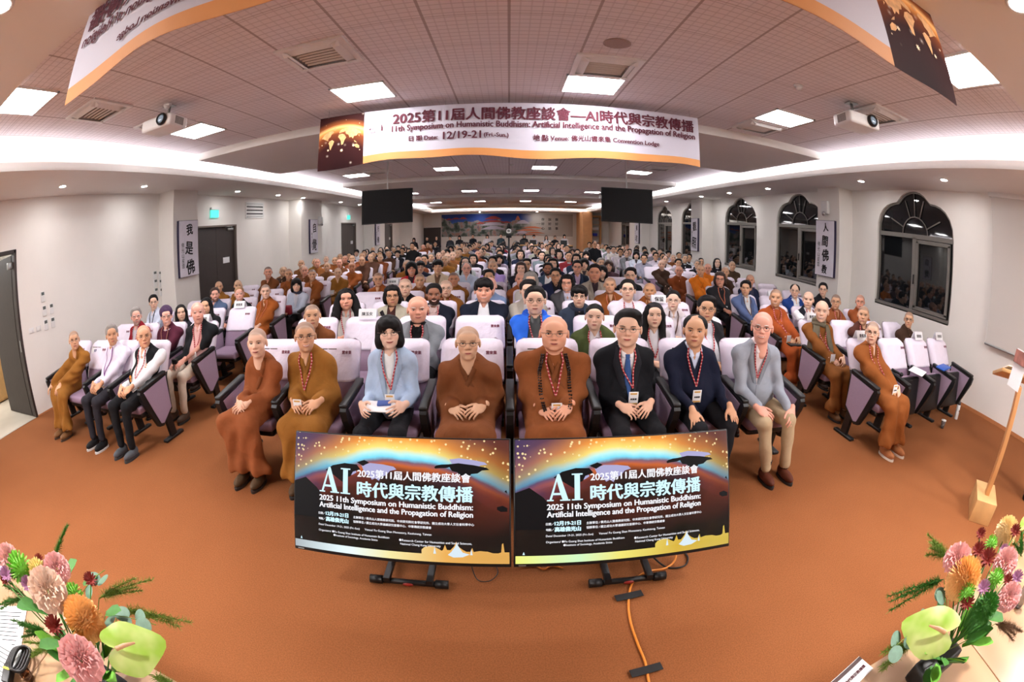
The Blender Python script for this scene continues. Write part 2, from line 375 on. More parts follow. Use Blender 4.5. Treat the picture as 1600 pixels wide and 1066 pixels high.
f = MB(); f.sheet([[(-11, .2), (XL - .0, .2), (XL - .0, 4.4), (-11, 4.4)]], Matrix.Translation((0, 0, .004))); struct(f.obj('floor', M_mar))
for p, q in (((-11, 2.3, 1.7), (.1, 4.2, 3.4)), ((-9, .15, 1.7), (4.3, .1, 3.4)), ((-9, 4.45, 1.7), (4.3, .1, 3.4)), ((-9, 2.3, 3.0), (4.3, 4.4, .1))): struct(MB().box(p, q).obj('wall_corridor', M_wall))
area('corridor_lamp', (-9, 2.3, 2.9), 1.2, 1.2, 60)
M_oak = mat('light_oak', S(208, 164, 108), .5, noise=.12, nscale=6)
t = thing('side_cabinet', 'light wooden cabinet seen through the open door at the left', 'cabinet', (-9.3, 3.5, 0))
MB().box((0, 0, .42), (.7, 1.3, .8), bev=.01).obj('body', M_oak, t)
for y in (-.33, .33): MB().box((.36, y, .42), (.02, .62, .74), bev=.004).obj('door', M_oak, t)
o = tag(MB().box((-9.3, 3.5, .9), (.74, 1.34, .14), bev=.05).obj('folded_cloth', mat('cream_cloth', S(205, 188, 172), .9, noise=.1, bump=.4)), 'crumpled cream cloth piled on the cabinet beyond the open door', 'cloth')

# ---- back wall: mural, wood pier with bookshelf, door
bd = MB().box((-5.45, YB - .03, 1.06), (1.36, .06, 2.12)).obj('door_5', M_door); struct(bd)
MB().tube([(-4.95, YB - .07, 1.0), (-5.08, YB - .07, 1.0)], .012).obj('door_handle', M_steel, bd)
MUR = (-4.72, 4.44, 1.43, 3.02)
def mural(nt, b, N, L):
    tc = N('TexCoord'); sp = N('SeparateXYZ'); L(tc.outputs['Object'], sp.inputs[0]); x, z = sp.outputs[0], sp.outputs[2]
    n = N('TexNoise'); n.inputs['Scale'].default_value = 2.6; n.inputs['Detail'].default_value = 10; L(tc.outputs['Object'], n.inputs[0])
    n2 = N('TexNoise'); n2.inputs['Scale'].default_value = 1.2; n2.inputs['Detail'].default_value = 5; L(tc.outputs['Object'], n2.inputs[0])
    sky = ramp(nt, mathn(nt, 'ADD', mathn(nt, 'DIVIDE', z, 1.6), mathn(nt, 'MULTIPLY', n2.outputs['Fac'], .25)), [(.45, S(120, 160, 215)), (.75, S(52, 92, 178)), (1.0, S(24, 62, 150))])
    hill = ramp(nt, n.outputs['Fac'], [(.32, S(30, 50, 48)), (.45, S(82, 96, 82)), (.55, S(150, 150, 150)), (.64, S(170, 128, 110)), (.75, S(70, 96, 130))])
    ridge = mathn(nt, 'LESS_THAN', z, mathn(nt, 'ADD', mathn(nt, 'MULTIPLY', n2.outputs['Fac'], 1.3), .42))
    c = mixc(nt, ridge, sky, hill)
    fade = ramp(nt, mathn(nt, 'DIVIDE', mathn(nt, 'ADD', x, 4.72), 9.16), [(.60, (0, 0, 0)), (.70, (1, 1, 1))])
    L(mixc(nt, fade, c, S(186, 180, 172)), b.inputs['Base Color'])
M_mural = node_mat('landscape_mural', mural, .6)
mu = thing('wall_mural', 'wide blue landscape mural with red-roofed temples and brush writing on the back wall', 'mural', (0, YB - .03, 0))
m = MB().box(((MUR[0] + MUR[1]) / 2, .01, (MUR[3] - MUR[2]) / 2), (MUR[1] - MUR[0], .02, MUR[3] - MUR[2])).obj('panel', M_mural, mu); m.location = (0, 0, MUR[2])
M_roofr = mat('painted_red_roof', S(168, 66, 62), .7, noise=.1); M_roofo = mat('painted_orange_roof', S(206, 120, 84), .7, noise=.1); M_pale = mat('painted_pale_wall', S(196, 190, 205), .7, noise=.1)
def flat(mb, poly, y=-.002): mb._add([(p[0], y, p[1]) for p in poly], [tuple(range(len(poly)))])
def roof(kind, x, z, w, h):
    mb = MB(); flat(mb, [(x - w, z), (x + w, z), (x + w * .6, z + h * .55), (x + w * .22, z + h), (x - w * .22, z + h), (x - w * .6, z + h * .55)])
    o = mb.obj('painted_wall' if kind == 2 else 'painted_roof', (M_roofr, M_roofo, M_pale)[kind], mu); o.location = (0, (0, -.002, .001)[kind], 0)
for x, z, w, h in ((-1.1, 2.62, .62, .22), (-1.1, 2.42, .9, .14), (-3.7, 2.66, .35, .12), (-3.2, 2.66, .3, .14), (-4.2, 2.62, .25, .12), (-.2, 2.35, .4, .12), (-2.0, 2.3, .35, .12)): roof(0, x, z, w, h)
for x, z, w, h in ((-1.1, 2.18, 1.0, .22), (-1.1, 1.9, .9, .25), (.95, 2.3, .5, .25), (.9, 1.6, .45, .2)): roof(2, x, z, w, h)
for x, z, w, h in ((1.6, 1.98, .8, .13), (1.3, 1.8, .9, .12), (1.8, 1.62, .7, .12), (.6, 2.55, .18, .3), (1.5, 1.5, .8, .08)): roof(1, x, z, w, h)
for i, s in enumerate(('做好事', '說好話', '存好心')):
    for j, ch in enumerate(s): link('lettering', text_mesh(ch, None, .2, .006), mu, (3.3 - .48 * i, -.006, 2.62 - .32 * j), (pi / 2, 0, 0))
link('lettering', text_mesh('三好運動', .35, .06), mu, (2.02, -.006, 2.3), (pi / 2, 0, pi / 2 * 0))
M_wood = mat('orange_wood_panel', S(206, 150, 96), .5, noise=.08, nscale=4)
struct(MB().box((5.0, 31.5, 1.55), (.6, 3.0, 3.1)).obj('trim_9', M_wood))
bk = thing('bookcase', 'tall wooden bookcase with boxes beside the wood panel at the back', 'bookcase', (5.66, 30.85, 0))
b = MB(); b.box((-.32, 0, 1.4), (.06, .4, 2.8)); b.box((.32, 0, 1.4), (.1, .4, 2.8)); b.box((0, 0, 2.85), (.74, .4, .12)); b.obj('frame', M_wood, bk)
MB().box((0, .19, 1.4), (.6, .02, 2.7)).obj('back_panel', mat('dark_wood', S(58, 40, 32), .6, noise=.1), bk)
for z in (.7, 1.1, 1.5, 1.9, 2.3, 2.62): MB().box((0, 0, z), (.58, .36, .025)).obj('shelf', M_wood, bk)
tag(MB().box((5.66, 30.8, 2.01), (.42, .2, .19), bev=.01).obj('storage_box', M_paper), 'white box on the upper shelf of the bookcase at the back', 'box')
tag(MB().box((5.62, 30.8, 1.63), (.3, .2, .2), bev=.02).obj('storage_bag', mat('blue_plastic', S(50, 60, 190), .4, noise=.1)), 'blue package on the middle shelf of the bookcase', 'package')

# ---- ceiling fittings
def panel_light(x, y, label):
    t = thing('ceiling_light', label, 'ceiling light', (x, y, Z_TILE), 0, 'square ceiling lights')
    F = MB()
    for a, b, c_, d in ((0, .29, .6, .02), (0, -.29, .6, .02), (.29, 0, .02, .6), (-.29, 0, .02, .6)): F.box((a, b, -.008), (c_, d, .016))
    F.obj('frame', M_whitep, t); MB().box((0, 0, -.004), (.56, .56, .008)).obj('diffuser', M_lamp, t); return t
def vent(x, y, label, ac=False):
    t = thing('air_vent', label, 'air vent', (x, y, Z_TILE), 0, 'square ceiling air vents')
    F = MB()
    for s, w in ((.3, .05), ): 
        for a in range(4): F.box((0, 0, 0), (2 * s - (0 if a % 2 else 2 * w), w, .02), Matrix.Rotation(a * pi / 2, 4, 'Z') @ Matrix.Translation((0, s - w / 2, -.012)))
    for a in range(4): F.box((0, 0, 0), (.50, .07, .004), Matrix.Rotation(a * pi / 2, 4, 'Z') @ Matrix.Translation((0, .215, -.03)) @ Matrix.Rotation(R(28), 4, 'X'))
    F.obj('frame', M_whitep, t)
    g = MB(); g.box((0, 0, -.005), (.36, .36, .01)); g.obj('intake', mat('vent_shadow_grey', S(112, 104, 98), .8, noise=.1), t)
    g = MB()
    for k in range(6): g.box((0, -.15 + .06 * k, -.022), (.35, .012, .02), Matrix.Rotation(R(30), 4, 'X'))
    g.obj('grille', M_whitep, t); return t
bayn = ('first', 'second', 'third', 'fourth', 'fifth'); coln = ('far left', 'centre left', 'centre right', 'far right')
for k in range(5):
    for i, x in enumerate((-3.87, -1.53, .85, 3.24)):
        y = (4.64, 11.5, 18.3, 24.9, 29.4)[k]  # last row is unseen, added to brighten the back of the hall
        panel_light(x, y, 'bright square ceiling light, %s in the %s tiled bay' % (coln[i], bayn[k]))
for i, x in ((0, -3.87), (3, 3.24)): panel_light(x, 1.62, 'bright square ceiling light at the %s, beside the end of the near banner' % ('left' if i == 0 else 'right'))
for x, y, s in ((-1.53, 3.36, 'left of centre above the near banner edge'), (.87, 4.02, 'directly in front of the centre right light'), (-3.87, 2.72, 'left, between two square lights near the left cove'), (3.8, 3.42, 'right, beyond the right projector'), (-3.87, 3.9, 'just behind the left projector'), (3.24, 5.3, 'behind the right projector light'),
                (3.4, 10.3, 'in the second bay at the right'), (-3.2, 11.1, 'in the second bay at the left')): vent(x, y, 'square ceiling air vent %s' % s)
sp = tag(MB().lathe([(0, 0), (.11, 0), (.115, -.006), (.09, -.012), (.0, -.012)], 24, (.85, 3.43, Z_TILE)).obj('ceiling_speaker', mat('speaker_mesh', S(158, 138, 132), .8, noise=.2, nscale=300)), 'round ceiling speaker flush in the tiles right of centre', 'speaker')
for x, y, s in ((*at(262, 163, 2, Z_TILE).xy, 'left projector'), (*at(1247, 133, 2, Z_TILE).xy, 'right projector, nearer the centre'), (.06, 11.0, 'centre of the second bay'), (-1.9, 10.6, 'left end of the middle banner')):
    t = thing('smoke_detector', 'small round smoke detector on the ceiling by the %s' % s, 'smoke detector', (x, y, Z_TILE))
    MB().lathe([(0, 0), (.05, 0), (.05, -.02), (0, -.02)], 18).obj('base', M_whitep, t); MB().lathe([(0, -.02), (.035, -.02), (.03, -.045), (0, -.05)], 18).obj('sensor', M_whitep, t)
dl = [(-6.06, 3.65), (-6.08, 5.72), (-6.11, 9.13), (-6.12, 11.27), (-6.14, 13.0), (-6.1, 16.3), (-6.1, 18.6), (-6.1, 23.2), (5.79, 3.76), (5.77, 5.8), (5.82, 9.28), (5.85, 11.46), (5.84, 13.44), (5.85, 16.88), (5.85, 19.07), (5.85, 23.5), (1.9, 32.2), (-2.0, 32.2)]
for i, (x, y) in enumerate(dl):
    side = ('left' if x < 0 else 'right'); n = i if x < 0 and i < 8 else i - 8
    lb = 'round recessed downlight in the %s soffit, %s from the stage' % (side, ('first', 'second', 'third', 'fourth', 'fifth', 'sixth', 'seventh', 'eighth')[n % 8]) if i < 16 else 'round downlight in the back soffit, %s of the two above the mural' % ('right' if x > 0 else 'left')
    t = thing('downlight', lb, 'downlight', (x, y, Z_SOF), 0, 'soffit downlights')
    MB().lathe([(.055, .0), (.08, .0), (.08, -.006), (.062, -.008), (.055, 0)], 20).obj('trim_ring', M_whitep, t); MB().lathe([(0, -.002), (.056, -.002), (.05, -.01), (0, -.012)], 20).obj('lens', M_disc, t)
for x in (-2.34, 2.34):
    t = thing('downlight', 'large stage downlight cut by the upper %s corner of the picture' % ('left' if x < 0 else 'right'), 'downlight', (x, .53, Z_BEAM))
    MB().lathe([(.07, 0), (.1, 0), (.1, -.01), (.075, -.012), (.07, 0)], 24).obj('trim_ring', M_whitep, t); MB().lathe([(0, -.003), (.07, -.003), (.06, -.012), (0, -.014)], 24).obj('lens', M_disc, t)

# ---- things on the side walls
def wall_box(name, px, py, w, h, d, m, label, cat, group=None, X=XL, plate=True):
    p = at(px, py, 0, X); s = 1 if X < 0 else -1
    t = thing(name, label, cat, (X, p.y, p.z), 0, group); MB().box((s * d / 2, 0, 0), (d, w, h), bev=.006).obj('body', m, t); return t, s
M_lcd = mat('grey_display', S(92, 98, 96), .3, noise=.1)
near = [(66.5, 464, 'top, alone'), (69, 486, 'middle row, left'), (80, 482.6, 'middle row, right'), (71.5, 508, 'bottom row, left'), (82.3, 504, 'bottom row, right')]
far = [(241.7, 430, 'top left'), (250, 430, 'top right'), (242.7, 442.8, 'middle left'), (250.7, 443, 'middle right'), (243.6, 456.3, 'bottom left'), (252, 456.3, 'bottom right')]
for px, py, s in near:
    t, g = wall_box('wall_controller', px, py, .09, .15, .02, M_whitep, 'white air conditioner controller in the cluster beside the open door, %s' % s, 'wall controller', 'controllers on the left wall near the open door')
    MB().box((.022, 0, .045), (.004, .066, .045)).obj('display', M_lcd, t)
for px, py, s in far:
    t, g = wall_box('wall_controller', px, py, .12, .15, .02, M_whitep, 'white air conditioner controller in the block before the left column, %s' % s, 'wall controller', 'controllers on the left wall before the column')
    MB().box((.022, 0, .045), (.004, .08, .045)).obj('display', M_lcd, t)
for px, py, s in ((49, 517, 'first from the open door'), (60, 513.6, 'second from the open door')):
    t, g = wall_box('light_switch', px, py, .12, .075, .012, M_whitep, 'flat white switch plate on the left wall, %s' % s, 'light switch', 'switch plates by the open door')
    for k in (-.028, .028): MB().box((.014, k, 0), (.006, .04, .045), bev=.002).obj('rocker', M_whitep, t)
t = thing('wall_vent', 'white louvred vent high on the left wall beyond the first door', 'wall vent', (XL, 11.05, 2.77))
b = MB(); 
for y, z, w, h in ((0, .2, 1.0, .03), (0, -.2, 1.0, .03), (-.49, 0, .03, .42), (.49, 0, .03, .42)): b.box((.01, y, z), (.03, w, h))
b.obj('frame', M_whitep, t); MB().box((.002, 0, 0), (.004, .96, .38)).obj('duct', M_black, t)
b = MB()
for k in range(4): b.box((.02, 0, -.14 + .095 * k), (.005, .95, .06), Matrix.Rotation(R(20), 4, 'Y'))
b.obj('louvres', M_whitep, t)
M_exit = mat('exit_green', S(60, 200, 180), .5, emit=.5, ecol=S(90, 235, 215))
for y, z, s in ((9.01, 2.7, 'first'), (19.05, 2.66, 'second')):
    t = thing('exit_sign', 'small lit green exit sign above the %s closed door of the left wall' % s, 'exit sign', (XL, y, z))
    MB().box((.03, 0, .1), (.06, .34, .06)).obj('housing', M_whitep, t); MB().box((.03, 0, -.02), (.03, .34, .18)).obj('lit_panel', M_exit, t)
M_scroll = mat('scroll_paper', S(226, 222, 232), .8, noise=.03, nscale=12); M_edge = mat('scroll_edge', S(42, 32, 62), .6, noise=.05)
def scroll(x, y0, y1, z0, z1, chars, label, side, sizes=.26, note=True):
    s = 1 if x < 0 else -1
    t = thing('calligraphy_board', label, 'calligraphy', (x + s * .004, (y0 + y1) / 2, (z0 + z1) / 2)); w = y1 - y0; h = z1 - z0
    MB().box((s * .03, 0, 0), (.06, w, h)).obj('board', M_edge, t); MB().box((s * .0615, 0, 0), (.003, w - .015, h - .015)).obj('paper', M_scroll, t)
    rot = (pi / 2, 0, pi / 2) if s > 0 else (pi / 2, 0, -pi / 2)
    for i, ch in enumerate(chars):
        zz = h / 2 - h * (i + .5) / len(chars)
        link('lettering', text_mesh(ch, None, sizes * (.85 + .3 * ((i * 7) % 3) / 2), .009), t, (s * .066, (.03 - .02 * (i % 2)) * s, zz), (rot[0], R(6 * ((i % 2) * 2 - 1)), rot[2]))
    if note:
        link('lettering', text_mesh('佛\n光\n山\n星\n雲', None, .5), t, (s * .066, -s * w * .32, -h * .12), rot)
scroll(-6.32, 7.02, 7.70, 1.385, 2.50, '我是佛', 'white calligraphy board reading three large characters on the first left column', 'l', .25)
scroll(6.2, 7.08, 7.74, 1.34, 2.45, '人間佛教', 'white calligraphy board reading four large characters on the first right column', 'r', .2)
scroll(-6.32, 13.82, 14.45, 1.37, 2.47, '自覺', 'white calligraphy board with two flowing characters on the second left column', 'l', .36)
scroll(6.2, 14.45, 15.05, 1.36, 2.47, '觀照', 'white calligraphy board with dense brushwork on the second right column', 'r', .36)
scroll(-6.32, 21.6, 22.3, 1.3, 2.36, '行佛', 'white calligraphy board on the third left column behind the hanging screen', 'l', .3)
scroll(6.2, 21.85, 22.6, 1.33, 2.36, '般若', 'white calligraphy board on the third right column below the hanging screen', 'r', .3)
for x, y, z, s in ((6.2, 7.42, 2.68, 'first right column above the calligraphy'), (-6.32, 14.75, 2.4, 'second left column beside the calligraphy')):
    g = -1 if x > 0 else 1
    t = thing('emergency_lamp', 'white emergency lamp box with a round lamp on the %s' % s, 'emergency lamp', (x, y, z))
    MB().box((g * .04, 0, .03), (.08, .3 if x < 0 else .22, .26), bev=.015).obj('body', M_whitep, t); MB().ellip((g * .09, 0, -.1), (.05, .05, .05)).obj('lamp_head', M_chrome, t)
t = thing('projection_screen', 'large grey-white pull-down screen hanging on the right wall', 'projection screen', (6.5, 0, 0))
MB().box((0, 1.6, 2.07), (.012, 3.1, 2.08)).obj('fabric', mat('blind_fabric', S(205, 200, 194), .9, noise=.03, nscale=200), t)
MB().box((0, 1.6, 1.02), (.03, 3.14, .03), bev=.01).obj('bottom_bar', M_steel, t)
MB().box((0.02, 1.6, 3.1), (.09, 3.2, .09), bev=.01).obj('cassette', M_whitep, t)
# ================================================================== SCULPTING: smooth blended solids meshed with surface nets
def P_(kind, tag, k, *a, op='u'): return (kind, tag, k, a, op)
def cone(tag, a, b, ra, rb, k=.02, op='u'): return ('c', tag, k, (np.array(a, float), np.array(b, float), ra, rb), op)
def ell(tag, c, r, k=.02, M=None, op='u'): return ('e', tag, k, (np.array(c, float), np.array(r, float), M), op)
def rbox(tag, c, hs, r, k=.02, M=None, op='u'): return ('b', tag, k, (np.array(c, float), np.array(hs, float), r, M), op)
def pdist(p, X, Y, Z):
    kind, a = p[0], p[3]
    if kind == 'c':
        A, B, ra, rb = a; d = B - A; L2 = max(float(d @ d), 1e-9)
        t = np.clip(((X - A[0]) * d[0] + (Y - A[1]) * d[1] + (Z - A[2]) * d[2]) / L2, 0, 1)
        return np.sqrt((X - A[0] - t * d[0]) ** 2 + (Y - A[1] - t * d[1]) ** 2 + (Z - A[2] - t * d[2]) ** 2) - (ra + t * (rb - ra))
    c, r, M = a[0], a[1], a[-1]; x, y, z = X - c[0], Y - c[1], Z - c[2]
    if M is not None: x, y, z = M[0, 0] * x + M[1, 0] * y + M[2, 0] * z, M[0, 1] * x + M[1, 1] * y + M[2, 1] * z, M[0, 2] * x + M[1, 2] * y + M[2, 2] * z
    if kind == 'e':
        k0 = np.sqrt((x / r[0]) ** 2 + (y / r[1]) ** 2 + (z / r[2]) ** 2); k1 = np.sqrt((x / r[0] ** 2) ** 2 + (y / r[1] ** 2) ** 2 + (z / r[2] ** 2) ** 2) + 1e-9
        return k0 * (k0 - 1) / k1
    rr = a[2]; q = [np.abs(x) - r[0] + rr, np.abs(y) - r[1] + rr, np.abs(z) - r[2] + rr]
    return np.sqrt(sum(np.maximum(v, 0) ** 2 for v in q)) + np.minimum(np.maximum(np.maximum(q[0], q[1]), q[2]), 0) - rr
def pbound(p):
    a = p[3]
    if p[0] == 'c':
        m = max(a[2], a[3]); return np.minimum(a[0], a[1]) - m, np.maximum(a[0], a[1]) + m
    m = a[1] if a[-1] is None else np.full(3, np.linalg.norm(a[1])); return a[0] - m, a[0] + m
def combine(F, D, p):
    k, op = p[2], p[4]
    if op == 'u':
        if k <= 0: return np.minimum(F, D)
        h = np.maximum(k - np.abs(F - D), 0) / k; return np.minimum(F, D) - h * h * k * .25
    if op == 's':
        h = np.maximum(k - np.abs(F + D), 0) / k if k > 0 else 0; return np.maximum(F, -D) + (h * h * k * .25)
    return np.maximum(F, D)
def sdf_at(prims, P):
    F = np.full(len(P), .3)
    for p in prims: F = combine(F, pdist(p, P[:, 0], P[:, 1], P[:, 2]), p)
    return F
def sculpt(prims, h, disp=None, pad=.02):
    bs = [pbound(p) for p in prims if p[4] == 'u']
    lo = np.min([b[0] for b in bs], 0) - pad - 2 * h; hi = np.max([b[1] for b in bs], 0) + pad + 2 * h
    n = np.ceil((hi - lo) / h).astype(int) + 1
    ax = [lo[i] + h * np.arange(n[i]) for i in range(3)]; F = np.full(tuple(n), .3)
    for p in prims:
        b0, b1 = pbound(p); m = p[2] + 2.5 * h + .01
        i0 = np.clip(np.floor((b0 - m - lo) / h).astype(int), 0, n - 1); i1 = np.clip(np.ceil((b1 + m - lo) / h).astype(int) + 1, 1, n)
        if p[4] == 'i': i0, i1 = np.zeros(3, int), n
        s = tuple(slice(i0[i], i1[i]) for i in range(3))
        X, Y, Z = ax[0][s[0]][:, None, None], ax[1][s[1]][None, :, None], ax[2][s[2]][None, None, :]
        F[s] = combine(F[s], pdist(p, X, Y, Z), p)
    if disp is not None: F = F + disp(ax[0][:, None, None], ax[1][None, :, None], ax[2][None, None, :])
    F[0], F[-1], F[:, 0], F[:, -1], F[:, :, 0], F[:, :, -1] = .3, .3, .3, .3, .3, .3
    neg = F < 0
    cnt = np.zeros(tuple(n - 1), int)
    sl = lambda d, i: slice(1, None) if d else slice(None, -1)
    for a in (0, 1):
        for b in (0, 1):
            for c in (0, 1): cnt += neg[sl(a, 0), sl(b, 0), sl(c, 0)]
    I = np.argwhere((cnt > 0) & (cnt < 8))
    if len(I) == 0: return np.zeros((0, 3)), np.zeros((0, 4), int)
    idx = -np.ones(tuple(n - 1), int); idx[tuple(I.T)] = np.arange(len(I))
    acc = np.zeros((len(I), 3)); num = np.zeros(len(I))
    cs = [(a, b, c) for a in (0, 1) for b in (0, 1) for c in (0, 1)]
    vals = {c: F[I[:, 0] + c[0], I[:, 1] + c[1], I[:, 2] + c[2]] for c in cs}
    for c in cs:
        for d in range(3):
            if c[d]: continue
            e = list(c); e[d] = 1; e = tuple(e); a, b = vals[c], vals[e]; m = (a < 0) != (b < 0)
            t = np.where(m, a / np.where(m, a - b, 1), 0); pt = np.tile(np.array(c, float), (len(I), 1)); pt[:, d] = t
            acc[m] += pt[m]; num[m] += 1
    V = lo + h * (I + acc / num[:, None])
    Q = []
    for d in range(3):
        s0 = [slice(None)] * 3; s1 = [slice(None)] * 3; s0[d] = slice(None, -1); s1[d] = slice(1, None)
        A, B = neg[tuple(s0)], neg[tuple(s1)]; E = np.argwhere(A != B); o = [x for x in range(3) if x != d]
        E = E[(E[:, o[0]] > 0) & (E[:, o[1]] > 0) & (E[:, o[0]] < n[o[0]] - 1) & (E[:, o[1]] < n[o[1]] - 1)]
        q = []
        for da, db in ((1, 1), (0, 1), (0, 0), (1, 0)):
            G = E.copy(); G[:, o[0]] -= da; G[:, o[1]] -= db; q.append(idx[tuple(G.T)])
        q = np.stack(q, 1); fl = A[tuple(E.T)] if d != 1 else ~A[tuple(E.T)]
        q[~fl] = q[~fl][:, ::-1]; Q.append(q)
    return V, np.concatenate(Q)
def tags_of(prims, P):
    us = [p for p in prims if p[4] == 'u']; D = np.stack([pdist(p, P[:, 0], P[:, 1], P[:, 2]) for p in us]); t = np.array([p[1] for p in us]); return t[D.argmin(0)]
def raw_mesh(name, V, Q, mats, mi=None, col=None, smooth=True):
    me = bpy.data.meshes.new(name); n, m = len(V), len(Q)
    me.vertices.add(n); me.vertices.foreach_set('co', np.asarray(V, np.float32).ravel())
    if isinstance(Q, np.ndarray):
        k = Q.shape[1] if m else 4; me.loops.add(m * k); me.loops.foreach_set('vertex_index', Q.astype(np.int32).ravel()); me.polygons.add(m); me.polygons.foreach_set('loop_start', np.arange(0, m * k, k, dtype=np.int32))
    else:
        L = [len(q) for q in Q]; me.loops.add(sum(L)); me.loops.foreach_set('vertex_index', np.concatenate([np.asarray(q) for q in Q]).astype(np.int32)); me.polygons.add(m)
        me.polygons.foreach_set('loop_start', np.concatenate([[0], np.cumsum(L)[:-1]]).astype(np.int32))
    for x in (mats if isinstance(mats, (list, tuple)) else [mats]): me.materials.append(x)
    if mi is not None: me.polygons.foreach_set('material_index', np.asarray(mi, np.int32))
    me.update(calc_edges=True); me.polygons.foreach_set('use_smooth', np.full(m, smooth))
    if col is not None:
        at_ = me.color_attributes.new('tone', 'FLOAT_COLOR', 'POINT'); c = np.ones((n, 4), np.float32); c[:, :3] = col; at_.data.foreach_set('color', c.ravel())
    return me
def subset(V, Q, mask):
    q = Q[mask]; u, inv = np.unique(q, return_inverse=True); return V[u], inv.reshape(q.shape), u
class Bag:                                   # collects pieces (verts, faces, material index, colour) into one mesh
    def __init__(s): s.V, s.F, s.M, s.C, s.n = [], [], [], [], 0
    def add(s, V, F, mi=0, col=(1, 1, 1), T=None):
        V = np.asarray(V, float)
        if T is not None: M = np.array(T); V = V @ M[:3, :3].T + M[:3, 3]
        s.V.append(V); s.F += [np.asarray(f) + s.n for f in F]; s.M += [mi] * len(F) if np.isscalar(mi) else list(mi)
        c = np.asarray(col, float); s.C.append(np.tile(c, (len(V), 1)) if c.ndim == 1 else c); s.n += len(V); return s
    def addmb(s, mb, mi=0, col=(1, 1, 1), T=None):
        bmesh.ops.recalc_face_normals(mb.bm, faces=mb.bm.faces[:]); mb.bm.verts.index_update()
        s.add([v.co[:] for v in mb.bm.verts], [[v.index for v in f.verts] for f in mb.bm.faces], mi, col, T); mb.bm.free(); return s
    def mesh(s, name, mats): return raw_mesh(name, np.concatenate(s.V), s.F, mats, s.M, np.concatenate(s.C))

# ------------------------------------------------------------------ skin, hair and cloth materials
def skin_nodes(nt, b, N, L):
    a = N('Attribute'); a.attribute_name = 'tone'; L(a.outputs['Color'], b.inputs['Base Color']); b.inputs['Subsurface Weight'].default_value = 0.0
    b.inputs['Specular IOR Level'].default_value = .35
M_skin = node_mat('skin', skin_nodes, .5)
M_eye = mat('eye_white', S(214, 205, 200), .3, noise=.02)
M_dark = mat('eye_dark', S(30, 20, 18), .4, noise=.1)
M_lip = mat('lips', S(186, 100, 92), .5, noise=.05)
M_teeth = mat('teeth', S(232, 226, 216), .3, noise=.02)
HAIRC = {'black': mat('black_hair', S(15, 11, 12), .6, noise=.3, nscale=120, bump=.3, spec=.22), 'brown': mat('brown_hair', S(60, 38, 30), .5, noise=.3, nscale=120, bump=.3),
         'grey': mat('grey_hair', S(140, 134, 130), .6, noise=.25, nscale=120, bump=.3), 'blond': mat('blond_hair', S(170, 130, 92), .55, noise=.25, nscale=120, bump=.3),
         'purple': mat('purple_headwrap', S(62, 36, 72), .8, noise=.3, nscale=30, bump=.5)}
def cloth(name, rgb, rough=.85, bump=.5, nscale=9, noise=.07):
    key = 'cloth_' + name
    if key in MATS: return MATS[key]
    m = mat(key, S(*rgb), rough, noise=noise, nscale=nscale, bump=bump, spec=.2, sheen=.0)
    for n in m.node_tree.nodes:
        if n.type == 'BUMP': n.inputs['Distance'].default_value = .012
        if n.type == 'TEX_NOISE': n.inputs['Distortion'].default_value = 1.2
    return m
SKIN = {'light': (232, 190, 164), 'fair': (236, 200, 178), 'tan': (214, 166, 132), 'pink': (234, 176, 156), 'red': (228, 166, 140), 'dark': (128, 84, 62), 'olive': (202, 152, 118), 'old': (214, 172, 140)}

HC = {}
def head_prims(fw=1.0, age=0, jaw=1.0):
    w = fw
    return [ell('skin', (0, .018, .036), (.074 * (.5 + .5 * w), .09, .083)), ell('skin', (0, -.03, -.022), (.062 * w, .06, .08), .03), ell('skin', (0, -.036, -.072), (.045 * w * jaw, .044, .042), .03),
            ell('skin', (-.034 * w, -.058, -.028), (.024, .022, .026), .02), ell('skin', (.034 * w, -.058, -.028), (.024, .022, .026), .02),
            cone('skin', (-.034, -.075, .026), (.034, -.075, .026), .011, .011, .018), ell('skin', (0, -.07, .05), (.05, .022, .03), .03),
            ell('skin', (-.031, -.094, .003), (.02, .013, .011), .012, op='s'), ell('skin', (.031, -.094, .003), (.02, .013, .011), .012, op='s'),
            cone('skin', (0, -.08, .018), (0, -.103, -.026), .0075, .0115, .014), ell('skin', (-.0125, -.093, -.03), (.0085, .01, .008), .008), ell('skin', (.0125, -.093, -.03), (.0085, .01, .008), .008),
            ell('skin', (0, -.078, -.062), (.028, .018, .018), .02), ell('skin', (0, -.074, -.1), (.019 * w, .016, .015), .02),
            ell('skin', (-.076 * (.4 + .6 * w), .006, -.006), (.009, .019, .031), .008), ell('skin', (.076 * (.4 + .6 * w), .006, -.006), (.009, .019, .031), .008),
            cone('skin', (0, .022, -.07), (0, .05, -.20), .05 * (.5 + .5 * w), .056 * (.5 + .5 * w), .03)]
